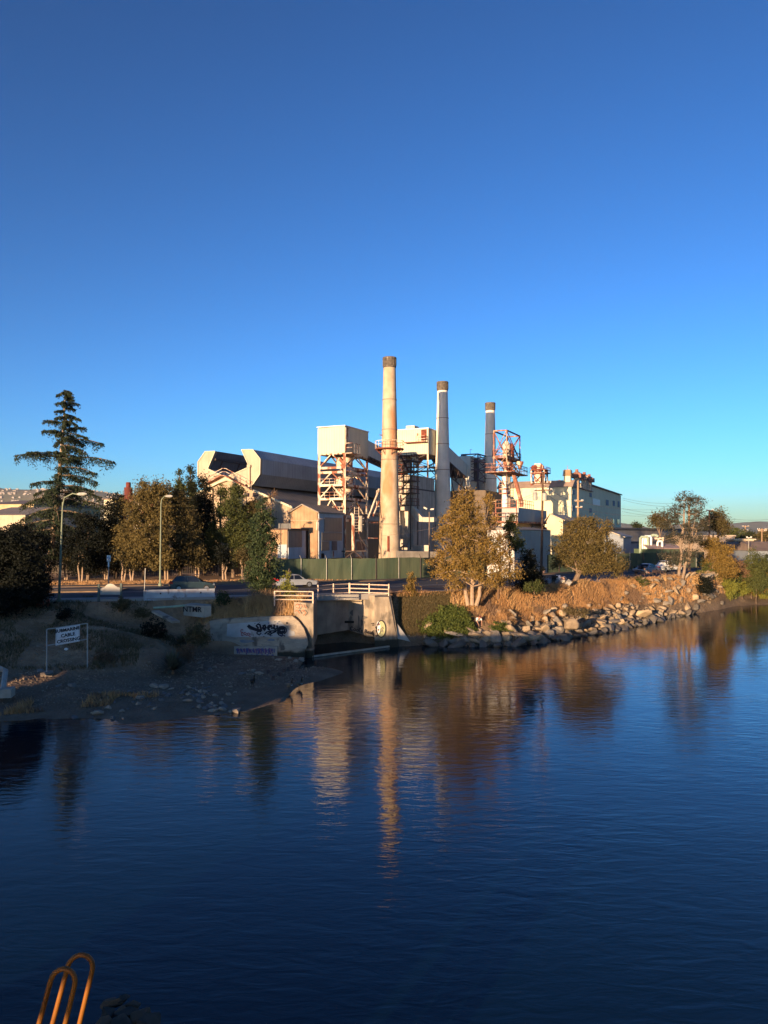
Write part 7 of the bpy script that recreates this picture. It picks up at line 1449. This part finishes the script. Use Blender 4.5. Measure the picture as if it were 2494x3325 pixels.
def person(base, yaw, J, label, cols, hat=None):
    "J: joint name -> (right, forward, up) metres. yaw: facing"
    base = Vector(base); fw = Vector((math.sin(yaw), math.cos(yaw), 0)); rt = Vector((fw.y, -fw.x, 0)); t = thing('person', base, label, 'person')
    W = {k: base + rt * v[0] + fw * v[1] + Z * v[2] for k, v in J.items()}
    def jn(k, r): return (*W[k], r)
    names = ['pelvis', 'chest', 'neck', 'head', 'crown', 'shL', 'elL', 'wrL', 'haL', 'shR', 'elR', 'wrR', 'haR', 'hiL', 'knL', 'anL', 'toL', 'hiR', 'knR', 'anR', 'toR']
    rad = dict(pelvis=.12, chest=.13, neck=.055, head=.095, crown=.075, shL=.065, elL=.045, wrL=.03, haL=.028, hiL=.09, knL=.06, anL=.045, toL=.04)
    js = [jn(k, rad.get(k, rad.get(k[:-1] + 'L', .05))) for k in names]; ix = {k: i for i, k in enumerate(names)}
    E = [(ix[a], ix[b]) for a, b in (('pelvis', 'chest'), ('chest', 'neck'), ('neck', 'head'), ('head', 'crown'), ('chest', 'shL'), ('shL', 'elL'), ('elL', 'wrL'), ('wrL', 'haL'), ('chest', 'shR'), ('shR', 'elR'), ('elR', 'wrR'), ('wrR', 'haR'), ('pelvis', 'hiL'), ('hiL', 'knL'), ('knL', 'anL'), ('anL', 'toL'), ('pelvis', 'hiR'), ('hiR', 'knR'), ('knR', 'anR'), ('anR', 'toR'))]
    skin_fig('body', js, E, cols[0], t)
    sj = [jn('pelvis', .16), jn('chest', .18), (*W['neck'].lerp(W['chest'], .2), .09)] + [x for s in 'LR' for x in (jn('sh' + s, .095), (*W['sh' + s].lerp(W['el' + s], .75), .085))]
    skin_fig('shirt', sj, [(0, 1), (1, 2), (1, 3), (3, 4), (1, 5), (5, 6)], cols[1], t)
    pj = [jn('pelvis', .155)] + [x for s in 'LR' for x in (jn('hi' + s, .115), jn('kn' + s, .085), (*W['kn' + s].lerp(W['an' + s], .9), .075))]
    skin_fig('trousers', pj, [(0, 1), (1, 2), (2, 3), (0, 4), (4, 5), (5, 6)], cols[2], t)
    for s in 'LR':
        skin_fig('shoe', [jn('an' + s, .06), jn('to' + s, .05)], [(0, 1)], cols[4], t, 1)
        h0, h1 = W['wr' + s], W['ha' + s]; d = (h1 - h0).normalized(); sd = d.cross(fw).normalized(); fj = [(*h1, .03)]; fe = []
        for k in range(5):
            o_ = sd * (k - 2) * .02; l = (.05, .085, .095, .088, .07)[k]; fj += [(*(h1 + o_ + d * .02), .011), (*(h1 + o_ * 1.5 + d * l), .008)]; fe += [(0, 2 * k + 1), (2 * k + 1, 2 * k + 2)]
        skin_fig('hand', fj, fe, cols[0], t, 1)
    hd = (W['crown'] - W['neck']).normalized(); c = W['head'].lerp(W['crown'], .55)
    bm = bmesh.new(); bmesh.ops.create_icosphere(bm, subdivisions=3, radius=.115)
    bmesh.ops.delete(bm, geom=[v for v in bm.verts if v.co.dot(hd) + .6 * -v.co.dot(fw) < -.005], context='VERTS')
    me = bpy.data.meshes.new('hair'); bm.to_mesh(me); bm.free(); me.materials.append(cols[3]); link_mesh('hat' if hat else 'hair', me, t, c - org(t))
    mb = MB(); f0 = W['head'] + fw * .10; mb.tube([f0 + hd * .02, f0 - hd * .03 + fw * .02], [.012, .018], 6); mb.build('nose', cols[0], t, smooth=True)
    for s_ in (-1, 1):
        e_ = W['head'] + fw * .093 + rt * .035 * s_ + hd * .035; mb = MB().lathe((e_.x, e_.y, e_.z - .01), [(.004, 0), (.012, .01), (.004, .02)], 6); mb.build('eye', M['black'], t)
        e_ = W['head'] + rt * .1 * s_; MB().lathe((e_.x, e_.y, e_.z - .03), [(.01, 0), (.02, .03), (.01, .06)], 6).build('ear', cols[0], t)
    mb = MB(); m0 = W['head'] + fw * .10 - hd * .055; mb.bar(m0 - rt * .025, m0 + rt * .025, .012); mb.build('mouth', pk, t)
    return t
fz = 1.62
fp = P(1552, 2049, 70.2); fp.z = P(1552, 2047, 70.2).z
sk_, dk = M['skin'], mat('dark_trousers', (.018, .018, .025), None, 2)
person(fp, R(160), dict(pelvis=(0, -.22, .80), chest=(0, .12, 1.08), neck=(0, .28, 1.17), head=(.0, .37, 1.22), crown=(0, .43, 1.30), shL=(-.2, .18, 1.12), elL=(-.24, .30, .85), wrL=(-.14, .42, .62), haL=(-.11, .46, .54), shR=(.2, .18, 1.12), elR=(.24, .28, .86), wrR=(.18, .40, .66), haR=(.15, .42, .58),
    hiL=(-.11, -.2, .78), knL=(-.18, .10, .44), anL=(-.16, -.06, .06), toL=(-.17, .12, .03), hiR=(.11, -.2, .78), knR=(.18, .12, .46), anR=(.15, -.02, .06), toR=(.17, .16, .03)), 'person in a white T-shirt and red cap bending over the rocks beside the ivy mound', [sk_, M['white'], dk, mat('dark_red_cap', (.16, .02, .02), None, 2), M['rubber']], hat=True)
bb = qa + Vector((.25, .3, 0)); person(bb, R(110), dict(pelvis=(0, -.05, .52), chest=(0, -.32, .82), neck=(0, -.42, 1.0), head=(0, -.42, 1.10), crown=(0, -.42, 1.2), shL=(-.2, -.34, .92), elL=(-.3, -.15, .72), wrL=(-.2, .08, .66), haL=(-.16, .14, .64), shR=(.2, -.34, .92), elR=(.3, -.2, .7), wrR=(.2, .05, .62), haR=(.18, .12, .6),
    hiL=(-.1, 0, .52), knL=(-.12, .42, .5), anL=(-.12, .75, .16), toL=(-.12, .92, .1), hiR=(.1, 0, .52), knR=(.12, .42, .54), anR=(.12, .8, .18), toR=(.12, .96, .14)), 'person in dark clothes and grey top stretched out on the park bench', [sk_, mat('grey_top', (.16, .17, .19), None, 2), dk, M['darksteel'], M['rubber']])

# ------------------------------------------------------------------ cars
def car(name, loc, yaw, label, body, L_=4.4, W_=1.75, prof=None, cab=None, wheels=(-1.3, 1.3), wr=.32, bed=None, wreck=False, rack=False):
    loc = Vector(loc); t = thing(name, loc, label, 'car' if bed is None else 'pickup truck'); rz = yaw; c, s_ = math.cos(rz), math.sin(rz)
    def T(x, y, z): return loc + Vector((c * x - s_ * y, s_ * x + c * y, z))
    def loft(prof_, w0, w1f, nm, m, smooth=True):
        n = len(prof_); mb = MB(); ys = [-1, -.86, 0, .86, 1]; v = []
        for yi in ys:
            for (x, z) in prof_:
                w_ = w1f(z) / 2; inn = 1 if abs(yi) < 1 else .965; v.append(T(x * inn, yi * w_, .5 + (z - .5) * (1 if abs(yi) < 1 else .985)))
        fs = []
        for j in range(4):
            for i in range(n): fs.append((j * n + i, j * n + (i + 1) % n, (j + 1) * n + (i + 1) % n, (j + 1) * n + i))
        fs += [tuple(range(n - 1, -1, -1)), tuple(range(4 * n, 5 * n))]; mb.add(v, fs); o = mb.build(nm, m, t, smooth=smooth); return o
    bo = loft(prof, W_, lambda z: W_ * (1 if z < .75 else .97), 'body', body)
    cb = loft(cab, W_, lambda z: W_ * (.93 if z < 1.0 else .76), 'cabin', body)
    # window glass strips slightly proud of the cabin
    zt = max(z for _, z in cab); xs_ = sorted(x for x, z in cab if z > zt - .12); lo = sorted(x for x, z in cab if z < zt - .25)
    for sd in (-1, 1):
        mb = MB(); y0, y1 = sd * (W_ * .93 / 2 * .985 + .015), sd * (W_ * .80 / 2 + .02)
        zb_ = min(z for _, z in cab) + .06; x0, x1, x2, x3 = lo[0] + .28, lo[-1] - .35, xs_[-1] - .05, xs_[0] + .08
        mid = (x0 + x1) / 2
        for a, b, c2, d in ((x0, mid - .05, mid - .05, x3), (mid + .03, x1, x2, mid + .03)): mb.add([T(a, y0, zb_), T(b, y0, zb_), T(c2, y1, zt - .09), T(d, y1, zt - .09)], [(0, 1, 2, 3)])
        mb.build('side_window', M['glass'], t)
    for (xa, xb, nm) in ((lo[-1], xs_[-1], 'windscreen'), (lo[0], xs_[0], 'rear_window')):
        e = .03 if nm == 'windscreen' else -.03; zb_ = min(z for _, z in cab) + .07; w_ = W_ * .40
        mb = MB(); mb.add([T(xa * .93 + e, -w_, zb_), T(xa * .93 + e, w_, zb_), T(xb + e + (xa - xb) * .12, w_ * .86, zt - .07), T(xb + e + (xa - xb) * .12, -w_ * .86, zt - .07)], [(0, 1, 2, 3)]); mb.build(nm, M['glass'], t)
    for wx in wheels:
        for sd in (-1, 1):
            yc = sd * (W_ / 2 - .1); ax = Vector((-s_, c, 0)); ctr = T(wx, yc, wr)
            mb = MB(); mb.tube([ctr - ax * .11, ctr - ax * .09, ctr + ax * .09, ctr + ax * .11], [wr * .9, wr, wr, wr * .9], 20); ty = mb.build('wheel', M['rubber'], t, smooth=True)
            mb = MB(); mb.tube([ctr + ax * sd * .10, ctr + ax * sd * .125], wr * .62, 16); mb.build('rim', M['chrome'], ty)
    fx = max(x for x, _ in prof); rx = min(x for x, _ in prof)
    for sd in (-1, 1):
        MB().obox(T(fx - .22, sd * (W_ / 2 - .19) - .19, .58), T(.16, 0, 0) - loc, T(0, .38, 0) - loc, Z * .15).build('headlight', M['chrome'], t)
        MB().obox(T(rx - .02, sd * (W_ / 2 - .17) - .19, .76), T(.34, 0, 0) - loc, T(0, .38, 0) - loc, Z * .2).build('tail_light', mat('red_lens', (.45, .02, .02), None, 3, rough=.2), t)
        MB().obox(T(lo[-1] - .45, sd * (W_ / 2) - .02 + sd * .08 - .08, .95), T(.08, 0, 0) - loc, T(0, .16, 0) - loc, Z * .12).build('mirror', body, t)
    mb = MB(); mb.obox(T(fx - .03, -.45, .45), T(.05, 0, 0) - loc, T(0, .9, 0) - loc, Z * .14); mb.build('grille', M['darksteel'], t)
    for xx, nm in ((fx - .08, 'front_bumper'), (rx - .02, 'rear_bumper')): MB().obox(T(xx, -W_ / 2 + .06, .28), T(.12, 0, 0) - loc, T(0, W_ - .12, 0) - loc, Z * .2).build(nm, M['chrome'] if bed else M['darksteel'], t)
    if rack:
        for sd in (-1, 1): MB().bar(T(-1.0, sd * .55, zt + .08), T(.55, sd * .55, zt + .06), .05).build('roof_rail', M['darksteel'], t)
    if wreck:
        mb = MB(); rg = random.Random(2)
        for i in range(14): a = T(fx - .3 + rg.uniform(-.3, .35), rg.uniform(-.8, .8), .35 + rg.uniform(0, .5)); mb.bar(a, a + Vector((rg.uniform(-.3, .3), rg.uniform(-.3, .3), rg.uniform(-.2, .3))), .07, .16)
        mb.build('crumpled_front', M['black'], t)
        MB().prism([T(fx - .95, -.7, .86), T(fx - .95, .7, .86), T(fx - .15, .55, 1.02), T(fx - .15, -.75, .94)], Z * .04).build('bent_bonnet', M['darksteel'], t)
        mb = MB(); mb.prism([T(.55, -.6, 1.0), T(.95, -.6, .92), T(.95, .6, .92), T(.55, .6, 1.0)], Z * .05); mb.build('dash_debris', mat('pink_cloth', (.5, .3, .28), None, 3), t)
    if bed:
        for sd in (-1, 1): MB().obox(T(bed[0], sd * W_ / 2 - (.06 if sd > 0 else 0), .62), T(bed[1] - bed[0], 0, 0) - loc, T(0, .06, 0) - loc, Z * .46).build('bed_side', body, t)
        MB().obox(T(bed[0], -W_ / 2, .62), T(.06, 0, 0) - loc, T(0, W_, 0) - loc, Z * .46).build('tailgate', body, t)
        for sd in (-1, 1): MB().obox(T(bed[0] + .05, sd * (W_ / 2 + .004) - .004, .80), T(bed[1] - bed[0] + 2.6, 0, 0) - loc, T(0, .008, 0) - loc, Z * .05).build('side_stripe', M['darksteel'], t)
    return t
sed_p = [(-2.2, .3), (2.15, .3), (2.22, .5), (2.1, .68), (1.1, .84), (-1.7, .92), (-2.2, .85)]
sed_c = [(-1.55, .86), (1.0, .82), (.25, 1.34), (-.35, 1.40), (-.95, 1.32)]
hat_p = [(-2.1, .3), (2.05, .3), (2.12, .5), (2.0, .72), (1.15, .92), (-1.95, 1.0), (-2.15, .8)]
hat_c = [(-1.98, .95), (1.05, .88), (.25, 1.42), (-.6, 1.52), (-1.55, 1.44)]
teal = mat('dark_teal_car_paint', (.020, .034, .042), None, 1, rough=.22, spec=.6); silv = mat('silver_car_paint', (.35, .37, .40), None, 1, rough=.3, metal=.3); bsil = mat('blue_silver_car_paint', (.24, .30, .40), None, 1, rough=.3, metal=.3)
car('hatchback_car', (hx(626, 74.5), 74.5, 4.49), R(14), 'dark teal hatchback with roof rails passing behind the jersey barrier', teal, prof=hat_p, cab=hat_c, rack=True)
car('sedan_car', (hx(958, 79.5), 79.5, 4.49), R(22), 'pale silver sedan half hidden behind the bright sapling', silv, prof=sed_p, cab=sed_c)
car('coupe_car', (hx(2098, 107.5), 107.5, 4.49), R(222), 'blue silver coupe with a crushed front parked by the green fence', bsil, prof=sed_p, cab=sed_c, wreck=True)
pk_p = [(-2.6, .38), (2.55, .38), (2.6, .62), (2.5, .95), (1.25, 1.02), (-2.6, .62)]; pk_c = [(-.55, .65), (1.4, .98), (.75, 1.62), (-.35, 1.66), (-.55, 1.2)]
car('pickup_truck', (hx(2164, 112), 112, 4.49), R(218), 'white pickup truck parked behind the crushed blue silver coupe', mat('white_car_paint', (.72, .72, .70), None, 1, rough=.3), L_=5.2, W_=1.9, prof=pk_p, cab=pk_c, wheels=(-1.65, 1.65), wr=.36, bed=(-2.6, -.55))
car('parked_car', (hx(2492, 122), 122, 4.49), R(200), 'dark car partly cut off beside the grey roofed house', teal, prof=sed_p, cab=sed_c)
car('far_car', (hx(702, 70.5) , 70.8, 3.0), R(14), 'x', teal, prof=sed_p, cab=sed_c) if False else None

# ------------------------------------------------------------------ yellow ladder on its timber dolphin, below the viewpoint
D = 7.6; k = D / FP; t = thing('boarding_ladder', (P(160, 3400, D).x, D, P(160, 3400, D).z), 'pair of yellow hooped ladder handrails leaning over the dark water', 'ladder')
def hoop(x0, y0, xa, ya, xb, yb, x1, y1, dep):
    "bottom near leg, spring points, bottom far leg"
    A, a, b, Bq = P(x0, y0, dep), P(xa, ya, dep), P(xb, yb, dep), P(x1, y1, dep); c = (a + b) / 2; rx = (b - a) / 2; up = (a - A).normalized(); h = rx.length * 1.15
    pts = [A] + [c - rx * math.cos(i * math.pi / 10) + up * h * math.sin(i * math.pi / 10) for i in range(11)] + [Bq]; return pts
e = lambda x, y: (x / 2.765, 2950 + y / 2.765)
h1 = hoop(*e(225, 1500), *e(458, 640), *e(670, 690), *e(450, 1600), 7.3); h2 = hoop(*e(310, 1640), *e(610, 520), *e(828, 560), *e(570, 1640), 8.0)
MB().tube(h1, .0235 * 1.05, 12).build('handrail', M['yellow'], t, smooth=True); MB().tube(h2, .0245 * 1.05, 12).build('handrail', M['yellow'], t, smooth=True)
A, Bq = h1[0], h2[0]
pd = (h1[1] - h1[0]).normalized(); 
for i in range(5): a = h1[-1] - pd * (.9 + .3 * i) + pd * 1.0; b = h2[-1] - pd * (.9 + .3 * i) + pd * 1.0; MB().bar(h1[-1] - pd * .32 * i, h2[-1] - pd * .32 * i, .03).build('rung', M['yellow'], t)
t = thing('timber_dolphin', (P(150, 3560, 7.6).x, 7.8, 0), 'dark timber mooring pile group carrying the yellow ladder', 'mooring pile')
for i in range(5): x = A.x - .6 + i * .34; MB().tube([(x, 7.9 + .2 * (i % 2), -2), (x + .02, 7.9 + .2 * (i % 2), min(A.z, Bq.z) - .05)], .17, 10).build('pile', M['wood'], t, smooth=True)

# ------------------------------------------------------------------ the bridge the picture is taken from, with unseen blocks added on it to throw evening shade on the near bank
br = thing('road_bridge', (-10, -5, 0), 'grey road bridge whose long shade falls over the near bank', 'bridge')
MB().obox((-120, -10, 7.2), (260, 0, 0), (0, 9.5, 0), (0, 0, 1.2)).build('deck', M['conc'], br)
MB().bar((-120, -.62, 9.4), (-1, -.62, 9.4), .07).bar((-120, -.62, 8.9), (-1, -.62, 8.9), .05).build('parapet_rail', M['post'], br)
for x0, x1 in ((-48, -36.5), (-18, -14), (14, 18), (44, 48)): MB().obox((x0, -9.5, -3), (x1 - x0, 0, 0), (0, 8.6, 0), (0, 0, 10.18)).build('pier', M['conc'], br)  # first pier made wide and placed to shade the beach
MB().obox((-110, -9.6, -3), (56, 0, 0), (0, 8.8, 0), (0, 0, 10.18)).build('abutment', M['conc'], br)  # kept solid to block low sun from the left bank
MB().obox((-54, -.9, 8.41), (12.6, 0, 0), (0, .25, 0), (0, 0, 1.0)).build('added_shade_panel', M['conc'], br)  # solid panel added to keep the sun off the graffiti wall
bh = thing('added_shade_house', (-62, -6, 8.4), 'unseen grey house block added on the bridge approach to shade the near bank', 'building')  # unseen block, height set to shade the near road and barrier
MB().obox((-84, -9, 8.41), (36.5, 0, 0), (0, 5, 0), (0, 0, 3.9)).build('wall', M['conc'], bh); MB().obox((-84.4, -9.4, 12.32), (37, 0, 0), (0, 5.8, 0), (0, 0, .25)).build('roof', M['roofgrey'], bh)
for i in range(6): MB().obox((-82 + i * 5.8, -3.98, 9.2), (2.4, 0, 0), (0, .06, 0), (0, 0, 1.3)).build('window', M['glass'], bh)

# thin evening air
hb = MB().obox((-15500, -550, -3.5), (31000, 0, 0), (0, 12800, 0), (0, 0, 560)); hm2 = bpy.data.materials.new('evening_haze'); hm2.use_nodes = True; N = hm2.node_tree.nodes; L = hm2.node_tree.links; N.remove(N['Principled BSDF'])
pv = N.new('ShaderNodeVolumePrincipled'); pv.inputs['Color'].default_value = (.75, .84, 1.0, 1); pv.inputs['Density'].default_value = .00002; pv.inputs['Anisotropy'].default_value = 0.0; L.new(pv.outputs[0], N['Material Output'].inputs['Volume'])
ho = hb.build('haze', hm2); ho['kind'] = 'stuff'; ho['label'] = 'thin pale evening haze lying over the far hills'
